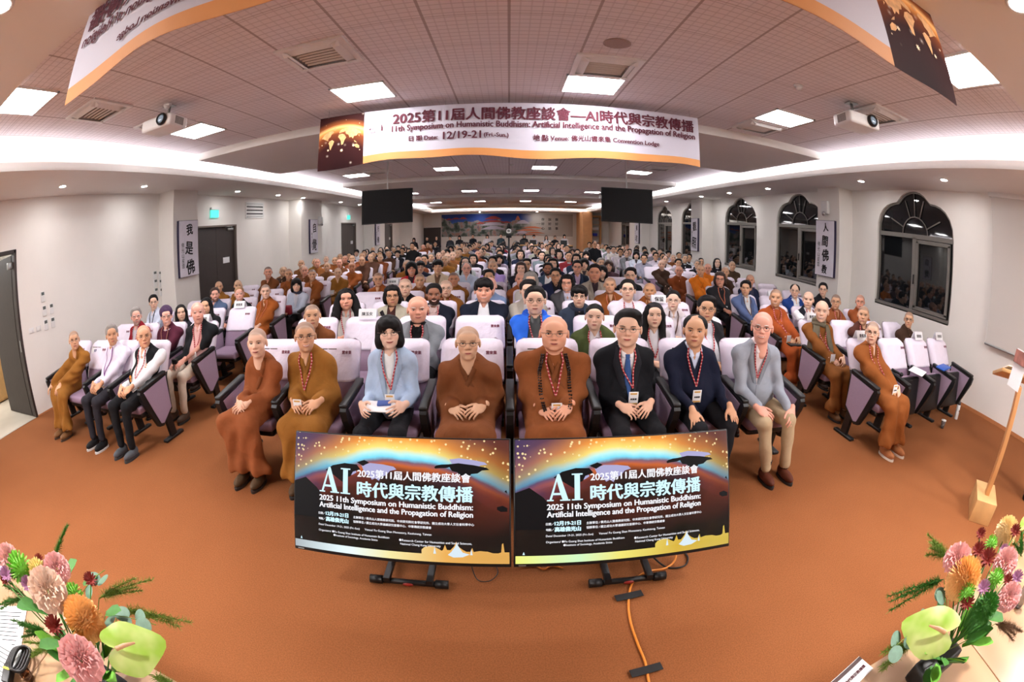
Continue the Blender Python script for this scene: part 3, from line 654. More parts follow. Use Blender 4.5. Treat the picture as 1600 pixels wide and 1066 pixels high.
def head_mesh(bag, T, s, h):
    tn_ = s.get('tone', 'light'); tone = np.array(S(*(SKIN[tn_] if isinstance(tn_, str) else tn_)))
    fw = s.get('fw', 1.0); key = ('head', round(fw, 2), s.get('jaw', 1), h)
    if key not in HC: HC[key] = sculpt(head_prims(fw, 0, s.get('jaw', 1)), h)
    V, Q = HC[key]; C = np.tile(tone, (len(V), 1)); x, y, z = V.T
    rosy = np.exp(-(((np.abs(x) - .036) / .02) ** 2 + ((y + .08) / .03) ** 2 + ((z + .03) / .02) ** 2)) + .8 * np.exp(-((x / .014) ** 2 + ((y + .1) / .02) ** 2 + ((z + .025) / .016) ** 2))
    C *= 1 - rosy[:, None] * np.array([.0, .14, .16])
    ht = s.get('hair', 'shaved')
    if ht in ('shaved', 'balding'):
        st = np.clip((z - (.062 - np.clip(y + .05, 0, .1) * 1.1)) / .018, 0, 1) * (np.abs(x) < .2) * (z > -.045)
        st = np.maximum(st, np.clip((y - .02) / .02, 0, 1) * np.clip((z + .055) / .02, 0, 1))
        ear = (np.abs(x) > .072 * fw) & (np.abs(y - .006) < .022) & (z < .03); st[ear] = 0
        k = s.get('stubble', .45); C = C * (1 - k * st[:, None]) + np.array(S(92, 84, 82)) * k * st[:, None]
    if s.get('beard'):
        bd = np.clip((-.045 - z) / .012, 0, 1) * (y < .0) * np.clip((z + .125) / .01, 0, 1); bd *= ~((np.abs(x) < .02) & (np.abs(z + .062) < .007))
        mo = (np.abs(x) < .028) & (np.abs(z + .047) < .007) & (y < -.07); bd = np.maximum(bd, mo)
        C = C * (1 - s['beard'] * bd[:, None]) + np.array(S(*s.get('beardc', (60, 42, 36)))) * s['beard'] * bd[:, None]
    bag.add(V, Q, 0, C, T)
    # eyes, brows and mouth, laid on the modelled surface
    fk = ('front', round(fw, 2), s.get('jaw', 1))
    if fk not in HC:
        gx, gz = np.meshgrid(np.linspace(-.06, .06, 61), np.linspace(-.085, .045, 66), indexing='ij'); ys = np.linspace(-.125, -.02, 106)
        P = np.stack([np.repeat(gx.ravel(), 106), np.tile(ys, gx.size), np.repeat(gz.ravel(), 106)], 1); D = sdf_at(head_prims(fw, 0, s.get('jaw', 1)), P).reshape(-1, 106)
        HC[fk] = ys[(D < 0).argmax(1)].reshape(gx.shape)
    G = HC[fk]
    def sp(x, z, off=0.0): return (x, float(G[int(round((min(max(x, -.06), .06) + .06) / .002)), int(round((min(max(z, -.085), .045) + .085) / .002))]) + off, z)
    nar = s.get('eye', .0048); ex = .031 * (.5 + .5 * fw); gz_ = s.get('gaze', 0)
    e = MB(); [e.ellip(sp(sx * ex, .003, .001), (.0135, .0042, nar + .0008), nu=10, nv=6) for sx in (-1, 1)]; bag.addmb(e, 1, T=T)
    e = MB()
    for sx in (-1, 1):
        e.ellip(sp(sx * ex + gz_, .0028, -.0018), (.0056, .003, min(.0056, nar)), nu=8, nv=6)
        e.tube([sp(sx * (ex - .0145), .0025, -.001), sp(sx * (ex - .006), .0035 + nar, -.003), sp(sx * (ex + .006), .0038 + nar, -.003), sp(sx * (ex + .0155), .0028, -.001)], [.001, .0019, .0019, .001], 5)
    bag.addmb(e, 2, T=T)
    if not s.get('nobrow'):
        e = MB(); b = s.get('brow', .0028)
        for sx in (-1, 1): e.tube([sp(sx * (ex - .017), .0205, .0), sp(sx * (ex - .004), .0245, .0), sp(sx * (ex + .008), .0255, .0), sp(sx * (ex + .016), .0225, .0)], [b * .9, b * 1.2, b, b * .5], 6)
        bag.addmb(e, s.get('browm', 2), T=T)
    sm = s.get('smile', .5); e = MB(); zc = -.0625; mw = .021 + .006 * sm
    xs_ = [-mw, -mw * .5, 0, mw * .5, mw]; up = [.009 * sm, .002 * sm, 0, .002 * sm, .009 * sm]
    e.tube([sp(x, zc + u + .0015, -.0005) for x, u in zip(xs_, up)], [.001, .0028, .003, .0028, .001], 6); e.tube([sp(x * .9, zc + u * .9 - .005 - .004 * sm * (sm > .75), -.0008) for x, u in zip(xs_, up)], [.001, .0032, .004, .0032, .001], 6); bag.addmb(e, 3, T=T)
    e = MB(); e.tube([sp(x, zc + u - .0018, -.0022) for x, u in zip(xs_, up)], [.0008, .0012, .0012, .0012, .0008], 5); bag.addmb(e, 2, T=T)
    if sm > .75:
        e = MB(); e.tube([sp(x * .82, zc + u - .0035, -.0028) for x, u in zip(xs_, up)], [.0015, .003, .0034, .003, .0015], 6); bag.addmb(e, 4, T=T)
    e = MB(); [e.ellip((sx * .0085, -.099, -.0375), (.003, .003, .0018), nu=6, nv=4) for sx in (-1, 1)]; bag.addmb(e, 2, T=T)
def hair_prims(kind):
    k = kind
    if k == 'short': return [ell('h', (0, .026, .045), (.088, .096, .086)), ell('h', (0, -.01, .1), (.06, .06, .034), .03), ell('h', (0, -.110, -.022), (.064, .074, .088), .008, op='s'), rbox('h', (0, -.02, -.13), (.2, .2, .105), .01, .01, op='s'), ell('h', (-.09, -.02, -.03), (.03, .05, .04), .01, op='s'), ell('h', (.09, -.02, -.03), (.03, .05, .04), .01, op='s')]
    if k == 'side': return [ell('h', (0, .026, .048), (.090, .098, .088)), ell('h', (.016, -.012, .103), (.064, .06, .034), .03), ell('h', (-.006, -.112, -.018), (.064, .074, .088), .008, op='s'), rbox('h', (0, -.02, -.13), (.2, .2, .1), .01, .01, op='s')]
    if k == 'mop': return [ell('h', (0, .02, .05), (.093, .106, .098)), ell('h', (0, -.06, .075), (.075, .045, .042), .03), ell('h', (0, -.125, -.045), (.066, .075, .088), .006, op='s'), rbox('h', (0, 0, -.15), (.2, .2, .105), .01, .01, op='s')]
    if k == 'thin': return [ell('h', (0, .03, .042), (.087, .093, .081)), ell('h', (0, -.1, .01), (.07, .09, .105), .006, op='s'), rbox('h', (0, -.02, -.13), (.2, .2, .1), .01, .01, op='s')]
    if k == 'fringe_bald': return [ell('h', (0, .035, .01), (.082, .085, .062)), ell('h', (0, -.05, .06), (.07, .13, .07), .006, op='s'), rbox('h', (0, -.12, 0), (.2, .09, .2), .01, .01, op='s'), rbox('h', (0, -.02, -.14), (.2, .2, .085), .01, .01, op='s')]
    if k == 'bob': return [ell('h', (0, .018, .03), (.094, .106, .108)), ell('h', (-.068, .0, -.06), (.034, .062, .07), .03), ell('h', (.068, .0, -.06), (.034, .062, .07), .03), ell('h', (0, .06, -.06), (.07, .045, .06), .03), ell('h', (0, -.06, .06), (.07, .05, .05), .03),
                           ell('h', (0, -.115, -.05), (.052, .085, .09), .006, op='s'), rbox('h', (0, -.02, -.19), (.2, .2, .07), .01, .01, op='s')]
    if k == 'long': return [ell('h', (0, .02, .035), (.089, .1, .098)), cone('h', (-.07, .01, 0), (-.085, -.02, -.24), .036, .032, .03), cone('h', (.07, .01, 0), (.085, -.02, -.24), .036, .032, .03), cone('h', (0, .07, 0), (0, .09, -.26), .07, .06, .03), ell('h', (0, -.125, -.035), (.054, .09, .11), .006, op='s')]
    if k == 'curly': return [ell('h', (0, .02, .035), (.1, .11, .1)), cone('h', (-.08, .01, 0), (-.125, -.02, -.2), .045, .055, .03), cone('h', (.08, .01, 0), (.125, -.02, -.2), .045, .055, .03), cone('h', (0, .07, 0), (0, .09, -.22), .08, .08, .03), ell('h', (0, -.125, -.04), (.058, .09, .095), .006, op='s')]
    if k == 'tied': return [ell('h', (0, .026, .05), (.08, .096, .084)), ell('h', (0, .115, -.01), (.03, .03, .035), .02), ell('h', (0, -.105, -.012), (.062, .07, .09), .006, op='s'), rbox('h', (0, -.02, -.13), (.2, .2, .095), .01, .01, op='s')]
    if k == 'wrap': return [ell('h', (0, .02, .06), (.094, .108, .09)), ell('h', (0, .0, .12), (.05, .05, .03), .02), ell('h', (0, -.12, -.035), (.07, .08, .09), .006, op='s'), rbox('h', (0, 0, -.13), (.2, .2, .1), .01, .01, op='s')]
    if k == 'wavy': return [ell('h', (0, .022, .045), (.09, .104, .095)), ell('h', (-.07, .02, -.03), (.036, .06, .07), .03), ell('h', (.07, .02, -.03), (.036, .06, .07), .03), ell('h', (0, -.04, .09), (.07, .05, .04), .03), ell('h', (0, -.12, -.025), (.062, .085, .088), .006, op='s'), rbox('h', (0, -.02, -.19), (.2, .2, .09), .01, .01, op='s')]
def hair_sdf(kind, h):
    key = ('hair', kind, h)
    if key not in HC:
        amp = .004 if kind in ('curly', 'wavy', 'mop') else .0018
        HC[key] = sculpt(hair_prims(kind), h, lambda X, Y, Z: amp * np.sin(95 * X + 30 * Z) * np.cos(80 * Y + 25 * Z))
    return HC[key]

# ------------------------------------------------------------------ hands
def finger(base, dirn, lens, rad, bend, side=0, tag='s'):
    out = []; p = np.array(base, float); a = dirn; x = side
    for i, L in enumerate(lens):
        d = np.array([sin(x) * 1.0, -cos(a) * cos(x), -sin(a)]); q = p + d * L; out.append(cone(tag, p, q, rad * (1 - .1 * i), rad * (1 - .1 * (i + 1)), .003 if i else .006)); p = q; a += bend
    return out
def hand_prims(curl=.35, sx=1):
    """palm at the origin (wrist) pointing to -Y, back of the hand up; the thumb leaves the side of the palm toward sx"""
    pr = [ell('s', (0, -.045, 0), (.041, .05, .015), .01), cone('s', (0, .03, .004), (0, -.01, 0), .026, .026, .02), ell('s', (sx * .02, -.032, -.006), (.02, .03, .014), .012)]
    for i, (fx, L, yy) in enumerate(((.03, .072, -.086), (.0105, .08, -.092), (-.0095, .074, -.09), (-.028, .06, -.082))):
        pr += finger((sx * fx, yy, .001), .12 + .05 * i, (L * .45, L * .32, L * .27), .0088 - .0004 * i, curl + .05 * i, sx * (.10 - .075 * i))
    t0 = np.array((sx * .034, -.022, -.005)); t1 = t0 + np.array((sx * .022, -.028, -.006)); t2 = t1 + np.array((sx * .010, -.028, -.005)); t3 = t2 + np.array((sx * .001, -.022, -.005))
    pr += [cone('s', t0, t1, .0135, .0105, .01), cone('s', t1, t2, .0103, .0092, .003), cone('s', t2, t3, .009, .0078, .003)]
    return pr
def hand_sdf(curl, sx, h):
    key = ('hand', curl, sx, h)
    if key not in HC: HC[key] = sculpt(hand_prims(curl, sx), h, pad=.006)
    return HC[key]
# ================================================================== SEATED PEOPLE
BODYM = [M_skin, M_eye, M_dark, M_lip, M_teeth]
def ik(a, b, l1, l2, pole):
    a, b, pole = map(lambda v: np.array(v, float), (a, b, pole)); d = b - a; L = np.linalg.norm(d); u = d / L
    L = min(L, (l1 + l2) * .995); x = (l1 * l1 - l2 * l2 + L * L) / (2 * L); h = math.sqrt(max(l1 * l1 - x * x, 0)); p = pole - a; p = p - u * (p @ u); p /= np.linalg.norm(p) + 1e-9
    return a + u * x + p * h
def frontproj(prims, pts, y0=-.75, y1=.15, n=150):
    pts = np.asarray(pts, float); ys = np.linspace(y0, y1, n); P = np.stack([np.repeat(pts[:, 0], n), np.tile(ys, len(pts)), np.repeat(pts[:, 1], n)], 1)
    D = sdf_at(prims, P).reshape(-1, n); i = (D < 0).argmax(1); ok = (D < 0).any(1); y = ys[i]
    if (~ok).any(): y[~ok] = y[ok].max() if ok.any() else 0
    return y
def ribbon(prims, path, w, off, th=.004, smoothn=3, sub=8, **kw):
    """cloth band following the front of the body: path of (x, z), w wide"""
    p = []
    for a, b in zip(path[:-1], path[1:]):
        for t in np.linspace(0, 1, sub, endpoint=False): p.append((a[0] + (b[0] - a[0]) * t, a[1] + (b[1] - a[1]) * t))
    p.append(path[-1]); p = np.array(p); w = np.full(len(p), w) if np.isscalar(w) else np.interp(np.linspace(0, 1, len(p)), np.linspace(0, 1, len(w)), w)
    t = np.gradient(p, axis=0); t /= np.linalg.norm(t, axis=1)[:, None] + 1e-9; nrm = np.stack([-t[:, 1], t[:, 0]], 1)
    L, Rr = p + nrm * w[:, None] / 2, p - nrm * w[:, None] / 2
    rows = [L, p, Rr]; ys = [frontproj(prims, r, **kw) for r in rows]
    for _ in range(smoothn): ys = [np.convolve(np.pad(y, 1, 'edge'), [.25, .5, .25], 'valid') for y in ys]
    vs = []; n = len(p)
    for o in (off, off - th):
        for r, y in zip(rows, ys): vs += [(r[i, 0], y[i] - o, r[i, 1]) for i in range(n)]
    F = []
    for i in range(n - 1):
        for j in (0, 1): F.append((j * n + i, j * n + i + 1, (j + 1) * n + i + 1, (j + 1) * n + i)); F.append((3 * n + j * n + i, 3 * n + (j + 1) * n + i, 3 * n + (j + 1) * n + i + 1, 3 * n + j * n + i + 1))
        F.append((i, 3 * n + i, 3 * n + i + 1, i + 1)); F.append((2 * n + i, 2 * n + i + 1, 5 * n + i + 1, 5 * n + i))
    return vs, F
def mk_obj(name, V, F, mats, parent, col=None):
    b = raw_mesh(name, V, F, mats, col=col); return link(name, b, parent)

ROW_Y = lambda k: 3.39 + 1.03 * k
def joints(s):
    """all joints in the frame of the seat (origin on the floor under the seat, facing -Y)"""
    J = {}; W = s.get('w', 1.0)
    hd = np.array(s['head'], float); tyaw = s.get('twist', 0)
    nb = hd + np.array((0, .045, -.130)) * s.get('hs', 1.0); pv = np.array((s.get('px_', 0) + hd[0] * .35, -.15, .53))
    ch = pv + (nb - pv) * .62 + np.array((0, .025, 0)); sw = s.get('sw', .155) * 1.09 * (.5 + .5 * W); sx = np.array((cos(tyaw), sin(tyaw), 0))
    J.update(H=hd, N=nb, P=pv, C=ch, sx=sx)
    pose = s.get('pose', 'clasp'); 
    hh = {'clasp': [(-.075, -.39, .635), (.075, -.39, .635)], 'knees': [(-.13, -.47, .60), (.13, -.47, .60)], 'low': [(-.085, -.38, .635), (.085, -.38, .635)], 'lapleft': [(-.10, -.45, .62), (-.02, -.45, .63)], 'paper': [(-.13, -.40, .64), (.13, -.40, .64)], 'hold': [(-.1, -.40, .62), (.06, -.42, .64)]}[pose if isinstance(pose, str) else 'clasp']
    if not isinstance(pose, str): hh = pose
    for i, g in enumerate((-1, 1)):
        sh = nb + sx * g * sw + np.array((0, .005, -.084)); hnd = np.array(hh[i], float) + np.array((hd[0] * .3, 0, 0))
        rb = s.get('cl', 'robe') == 'robe'; el = ik(sh, hnd, .245 if rb else .27, .225 if rb else .25, sh + sx * g * (.10 if pose != 'knees' else .22) + np.array((0, .22, -.42)))
        J['S', g], J['E', g], J['W', g] = sh, el, hnd
        hp = pv + np.array((g * .095, 0, -.01)); kn = np.array((g * s.get('kw', .125) + pv[0] * .8 + s.get('ks', 0), -.565, .50)); an = np.array((g * s.get('aw', .10) + pv[0] * .6 + s.get('as', 0), -.60 + s.get('ay', 0), .09))
        J['hip', g], J['K', g], J['A', g] = hp, kn, an
    return J
def torso_prims(J, W, tag='t', belly=1.0, ex=0.0):
    N, P, C, sx = J['N'], J['P'], J['C'], J['sx']; up = (N - P) / np.linalg.norm(N - P)
    return [ell(tag, C + up * .03, (.168 * W + ex, .11 * (.6 + .4 * W) + ex, .17), .05), cone(tag, J['S', -1] + np.array((.03, 0, 0)), J['S', 1] - np.array((.03, 0, 0)), .056 + ex, .056 + ex, .05), cone(tag, N + np.array((-.03, .015, -.022)), J['S', -1] + np.array((.02, 0, .0)), .048 + ex, .045 + ex, .04), cone(tag, N + np.array((.03, .015, -.022)), J['S', 1] + np.array((-.02, 0, .0)), .048 + ex, .045 + ex, .04), cone(tag, N + np.array((0, .015, -.045)), N + np.array((0, .0, .01)), .075 + ex, .052 + ex, .05),
            ell(tag, P + (C - P) * .45 + np.array((0, -.03 * belly, 0)), (.155 * W + ex, .125 * W * belly + ex, .16), .08), ell(tag, P + np.array((0, .0, .03)), (.175 * W + ex, .14 + ex, .12), .08)]
def build_person(s):
    """s: spec dict. Returns the root Empty with body, hair and clothes as its children"""
    k, sxw = s['row'], s['x']; y0 = ROW_Y(k); org = np.array((sxw, y0, 0.0)); hd = s['headw'] - org; s['head'] = hd
    J = joints(s); W = s.get('w', 1.0); q = s['q']; hv, cv = {0: (.0045, .009), 1: (.0055, .012), 2: (.007, .015)}[q]
    root = thing('person', s['label'], 'person', tuple(org), group=s.get('group'))
    hs = s.get('hs', 1.0)
    # ---- head turned to the camera, hands, and the body under the clothes: one mesh
    d = np.array((0, 0, H)) - s['headw']; yaw = math.atan2(d[0], -d[1]) * s.get('look', 1.0) + s.get('hyaw', 0); pit = math.atan2(d[2], math.hypot(d[0], d[1])) * .6 + s.get('hpitch', 0)
    TH = Matrix.Translation(tuple(hd)) @ Matrix.Rotation(yaw, 4, 'Z') @ Matrix.Rotation(s.get('tilt', 0), 4, 'Y') @ Matrix.Rotation(-pit, 4, 'X') @ Matrix.Diagonal((hs * 1.10, hs * 1.03, hs * .96, 1))
    bag = Bag(); head_mesh(bag, TH, s, hv); tn = s.get('tone', 'light'); tone = np.array(S(*(SKIN[tn] if isinstance(tn, str) else tn)))
    m = MB(); m.tube([J['N'] + (0, .03, -.2), J['N'] + (0, .02, -.02), J['N'] + (0, .0, .05)], [.045, .045, .04], 10); m.tube([J['P'], J['C'] + (0, .02, 0), J['N'] + (0, .03, -.08)], [.08, .06, .05], 10)
    for g in (-1, 1):
        m.tube([J['S', g], J['E', g], J['W', g] + (0, .03, 0)], [.038, .032, .024], 8); m.tube([J['hip', g], J['K', g], J['A', g]], [.06, .045, .035], 8)
    bag.addmb(m, 0, tone * .97)
    hh = {0: .004, 1: .006, 2: .009}[q]
    for g in (-1, 1):
        f = J['W', g] - J['E', g]; f /= np.linalg.norm(f); pose = s.get('pose', 'clasp')
        if pose in ('clasp', 'low') or not isinstance(pose, str): dirn = np.array((-g * .78, -.62, -.30 if g < 0 else -.40)); roll = g * R(30)
        elif pose == 'knees': dirn = np.array((g * .05, -.85, -.45)); roll = g * R(8)
        elif pose == 'paper': dirn = np.array((-g * .5, -.8, -.05)); roll = g * R(60)
        else: dirn = np.array((-g * .3, -.85, -.4)); roll = g * R(20)
        if pose != 'knees': dirn = dirn / np.linalg.norm(dirn) * .55 + f * .45
        dirn = dirn / np.linalg.norm(dirn); yv = Vector(-dirn); xv = yv.cross(Vector((0, 0, 1))).normalized(); zv = xv.cross(yv)
        if zv.z < 0: xv, zv = -xv, -zv
        Mh = Matrix((xv, yv, zv)).transposed().to_4x4(); curl = .62 if pose in ('clasp', 'low') else (.28 if pose == 'knees' else .5)
        V, Q = hand_sdf(curl, -g, hh); T = Matrix.Translation(tuple(J['W', g] + (-g * -.025, (-.012 if g > 0 else 0), .016 if g > 0 else 0))) @ Mh @ Matrix.Rotation(roll, 4, 'Y') @ Matrix.Scale(.98, 4); bag.add(V, Q, 0, tone * np.array((1.0, .95, .92)), T)
    body = link('body', bag.mesh('body', BODYM), root)
    # ---- hair
    ht = s.get('hair', 'shaved')
    if ht not in ('shaved', 'balding', 'none'):
        V, Q = hair_sdf(ht, hv * 1.25); o = link('headwrap' if ht == 'wrap' else 'hair', raw_mesh('hair', V, Q, HAIRC[s.get('hairc', 'black')]), root); o.matrix_local = TH
    # ---- clothes
    kind = s.get('cl', 'robe'); top = s.get('top', (150, 84, 40)); T = torso_prims(J, W, 't', s.get('belly', 1.0)); full = s.get('full', q == 0 or k <= 1 or abs(sxw) > 3)
    if kind == 'robe':
        A = []
        for g in (-1, 1):
            sh, el, wr = J['S', g], J['E', g], J['W', g]; f = (wr - el) / np.linalg.norm(wr - el); cuff = wr - f * .0
            A += [cone('a', sh + (0, 0, -.005), el, .058 * W, .07, .045), cone('a', el, cuff - f * .02, .07, .054, .035), cone('a', el + (0, .0, -.03), cuff + np.array((-g * .01, .01, -.05)), .06, .05, .05), cone('a', el + (0, .02, -.09), cuff + np.array((g * .03, .04, -.09)), .03, .035, .05)]
        Lg = []
        for g in (-1, 1): Lg += [cone('l', J['hip', g], J['K', g] + (0, .03, -.005), .095 * W, .074, .05), cone('l', J['K', g] + (0, .01, -.02), J['A', g] + (0, 0, .06), .070, .066, .05)]
        TA_ = T + A; mk = (J['K', -1] + J['K', 1]) / 2; ma = (J['A', -1] + J['A', 1]) / 2
        Lg += [rbox('l', (J['P'] + mk) / 2 + (0, 0, .0), (.12, .22, .06), .05, .08), rbox('l', (mk + ma) / 2 + (0, .02, .0), (.15 * s.get('skw', 1), .055, .18), .04, .06)]
        for g in (-1, 1): Lg.append(ell('l', J['A', g] + (g * .03, .0, .04), (.10, .09, .10), .05))
        Lg.append(rbox('l', (0, -.6, -.40), (1.5, 1.2, .51), 0, 0, op='s')); zt = J['P'][2]
        def fold(X, Y, Z):
            wob = .010 * np.sin(46 * X + 5 * np.sin(4 * Z + s.get('seed', 0))) * np.clip((zt - .02 - Z) / .12, 0, 1)
            return wob + .007 * np.sin(30 * Z + 26 * np.abs(X - hd[0] * .5) + 9 * Y + s.get('seed', 0)) * np.clip((Z - zt + .06) / .1, 0, 1) * np.clip((np.abs(X) - .06) / .06, 0, 1) + .006 * np.sin(24 * Z - 24 * X * np.sin(5 * Z)) * np.clip((Z - zt) / .1, 0, 1)
        pr = T + A + (Lg if full else Lg[:1] + Lg[2:3])
        V, Q = sculpt(pr, cv, fold); m = cloth('robe_%d_%d_%d' % top, top); mk_obj('robe', V, Q, m, root)
        mc = cloth('collar_%d_%d_%d' % top, tuple(int(v * .9) for v in top))
        zn = J['N'][2]; x0 = J['N'][0]
        if q < 2 or k < 6:
            for g, e in ((1, -.055), (-1, .05)):
                vs, F = ribbon(T, [(x0 + g * .052, zn + .012), (x0 + g * .042, zn - .05), (x0 + g * .004, zn - .135), (x0 + e * 1.2, zn - .24)], .034, .007 if g > 0 else .004, .009); mk_obj('collar', vs, F, mc, root)
        # skin shows in the neckline
        vs, F = ribbon(T, [(x0, zn + .01), (x0, zn - .09)], [.07, .01], .003, .004, sub=5); mk_obj('neckline', vs, F, [M_skin], root, col=tone * .93)
    else:
        TA_ = T; zn, x0 = J['N'][2], J['N'][0]; A = []; th = {'suit': .010, 'jacket': .014, 'vest': .012}.get(kind, 0.0)
        for g in (-1, 1):
            sh, el, wr = J['S', g], J['E', g], J['W', g]; f = (wr - el) / np.linalg.norm(wr - el)
            A += [cone('a', sh, el, .05 * W + th * .5, .044 + th * .5, .035), cone('a', el, wr - f * .035, .043 + th * .5, .034 + th * .4, .025)]
        amp = .005 if q < 2 else .004
        fold = lambda X, Y, Z: amp * np.sin(34 * Z + 30 * np.abs(X) + 20 * Y + s.get('seed', 0)) * np.clip((np.abs(X - x0) - .09) / .05, 0, 1) + .0025 * np.sin(26 * Z + 14 * X)
        vw = s.get('vw', .062); vb = s.get('vb', .30)     # opening: half width at the neck, depth below the neck
        shirt = s.get('shirt'); mt = cloth('top_%d_%d_%d' % top, top)
        def hwid(P):
            t = (zn + .02 - P[:, 2]) / vb
            return (vw * .8 + s['open'] * np.clip(t, 0, 4) * .05) if kind in ('jacket', 'vest') and s.get('open', 0) else np.clip(vw * (1 - t), 0, vw * 1.3)
        def snap(P):
            P = P.copy(); hw = hwid(P); dx = P[:, 0] - x0; m = (np.abs(np.abs(dx) - hw) < cv * .75) & (P[:, 1] < J['C'][1] - .01) & (hw > .004); P[m, 0] = x0 + np.sign(dx[m]) * hw[m]; return P
        def inv(P):
            t = (zn + .02 - P[:, 2]) / vb
            if kind in ('jacket', 'vest') and s.get('open', 0): hw = vw * .8 + s['open'] * np.clip(t, 0, 4) * .05; return (np.abs(P[:, 0] - x0) < hw) & (P[:, 1] < J['C'][1] - .01) & (t > -.3)
            return (np.abs(P[:, 0] - x0) < vw * (1 - t)) & (P[:, 1] < J['C'][1] - .01) & (t > -.3) & (t < 1)
        if kind == 'vest':
            V, Q = sculpt(T, cv, fold); c = V[Q].mean(1); mi = inv(c); a, b, _ = subset(snap(V), Q, ~mi); mk_obj('vest', a, b, mt, root)
            T2 = torso_prims(J, W, 't', s.get('belly', 1.0), -.008); V, Q = sculpt(T2 + A, cv, fold); mk_obj('shirt', V, Q, cloth('shirt_%d_%d_%d' % shirt, shirt), root)
        elif shirt and kind in ('suit', 'jacket', 'cardigan'):
            Tx = torso_prims(J, W, 't', s.get('belly', 1.0), .008); V, Q = sculpt(Tx + A, cv, fold); c = V[Q].mean(1); mi = inv(c); a, b, _ = subset(snap(V), Q, ~mi)
            mk_obj(s.get('tn', 'jacket'), a, b, mt, root); V, Q = sculpt(T, cv * 1.1, fold); mk_obj('shirt', V, Q, cloth('shirt_%d_%d_%d' % shirt, shirt), root)
        else:
            V, Q = sculpt(T + A, cv, fold); mk_obj(s.get('tn', 'shirt'), V, Q, mt, root)
        if kind == 'suit':
            ml = cloth('lapel_%d_%d_%d' % top, tuple(int(v * .88) if v > 90 else int(v * 1.2 + 8) for v in top))
            for g in (-1, 1):
                vs, F = ribbon(T, [(x0 + g * (vw + .004), zn + .01), (x0 + g * (vw + .016), zn - .1), (x0 + g * .018, zn - vb + .03)], [.03, .062, .02], .0175, .006); mk_obj('lapel', vs, F, ml, root)
            vs, F = ribbon(T, [(x0, zn - vb + .02), (x0 + .005, zn - vb - .16)], .008, .013, .005); mk_obj('front_seam', vs, F, ml, root)
        cc = s.get('collar')
        if cc:
            mc = cloth('shirtcollar_%d_%d_%d' % cc, cc)
            for g in (-1, 1):
                vs, F = ribbon(T, [(x0 + g * .055, zn + .028), (x0 + g * .045, zn - .012), (x0 + g * .018, zn - .055)], [.03, .05, .03], .012, .008, sub=5); mk_obj('shirt_collar', vs, F, mc, root)
        if s.get('neck', 1) and not s.get('tie'):
            vs, F = ribbon(T, [(x0, zn + .015), (x0, zn - (.075 if cc else .04))], [.075, .012], .006, .004, sub=5); mk_obj('neckline', vs, F, [M_skin], root, col=tone * .93)
        if s.get('tie'): vs, F = ribbon(T, [(x0, zn - .035), (x0, zn - .065), (x0, zn - .075), (x0, zn - .2), (x0, zn - .36)], [.036, .028, .034, .058, .07], .012, .007); mk_obj('necktie', vs, F, cloth('tie_%d_%d_%d' % s['tie'], s['tie']), root)
        if s.get('scarf'): m = MB(); m.tube([(x0 + .07 * cos(a), J['N'][1] - .02 + .065 * sin(a), zn + .02 + .012 * sin(a * 2)) for a in np.linspace(0, 2 * pi, 20, endpoint=False)], .03, 10, closed=True); m.obj('scarf', cloth('scarf_%d_%d_%d' % s['scarf'], s['scarf']), root)
        if s.get('hood'): m = MB(); m.tube([(x0 + .09 * cos(a), J['N'][1] + .02 + .075 * sin(a), zn + .0 + .02 * sin(a)) for a in np.linspace(0, 2 * pi, 20, endpoint=False)], .034, 10, closed=True); m.obj('hood', cloth('hood_%d_%d_%d' % s['hood'], s['hood']), root)
        tr = s.get('trousers', (28, 28, 32)); Lg = [ell('l', J['P'] + (0, 0, -.01), (.165 * W, .13, .09), .05)]
        for g in (-1, 1): Lg += [cone('l', J['hip', g], J['K', g], .088 * W, .062, .03), cone('l', J['K', g], J['A', g] + (0, 0, .03), .06, .048, .02)]
        if full: V, Q = sculpt(Lg, cv, lambda X, Y, Z: .003 * np.sin(30 * Z + 24 * Y + 15 * X)); mk_obj('trousers', V, Q, cloth('trousers_%d_%d_%d' % tr, tr), root)
    if kind == 'robe' and s.get('scarf'):
        zn, x0 = J['N'][2], J['N'][0]; ms = cloth('scarf_%d_%d_%d' % s['scarf'], s['scarf'])
        m = MB(); [m.tube([(x0 + r * cos(a), J['N'][1] - .01 + r * .95 * sin(a), zn + zz + .012 * sin(a * 2)) for a in np.linspace(0, 2 * pi, 22, endpoint=False)], .03, 10, closed=True) for r, zz in ((.072, .035), (.082, -.005))]; m.obj('scarf', ms, root)
        for g in (-1, 1): vs, F = ribbon(T, [(x0 + g * .075, zn - .01), (x0 + g * .1, zn - .15), (x0 + g * .105, zn - .40)], [.06, .085, .09], .03, .022); mk_obj('scarf_end', vs, F, ms, root)
    # ---- shoes
    if full:
        sc = s.get('shoes', (60, 48, 44)); ms = cloth('shoe_%d_%d_%d' % sc, sc, .5)
        for g in (-1, 1):
            a = J['A', g]; V, Q = sculpt([ell('s', a + (0, -.06, -.045), (.043, .115, .042), .03), ell('s', a + (0, .03, -.03), (.036, .05, .05), .03), rbox('s', (0, 0, -.6), (3, 3, .6), .0, 0, op='s')], .009 if q == 0 else .014)
            o = mk_obj('shoe', V, Q, ms, root); so = S_sole(s); ms2 = mat('sole_%d' % so[0], S(*so), .7, noise=.05)
            MB().prism([(a[0] + .046 * cos(t), a[1] - .05 + .13 * sin(t)) for t in np.linspace(0, 2 * pi, 18, endpoint=False)], .02, Matrix.Translation((0, 0, .0))).obj('sole', ms2, o)
            if s.get('socks'): MB().tube([a + (0, 0, .0), a + (0, .005, .09)], [.042, .045], 12).obj('sock', cloth('sock_%d' % s['socks'][0], s['socks']), root)
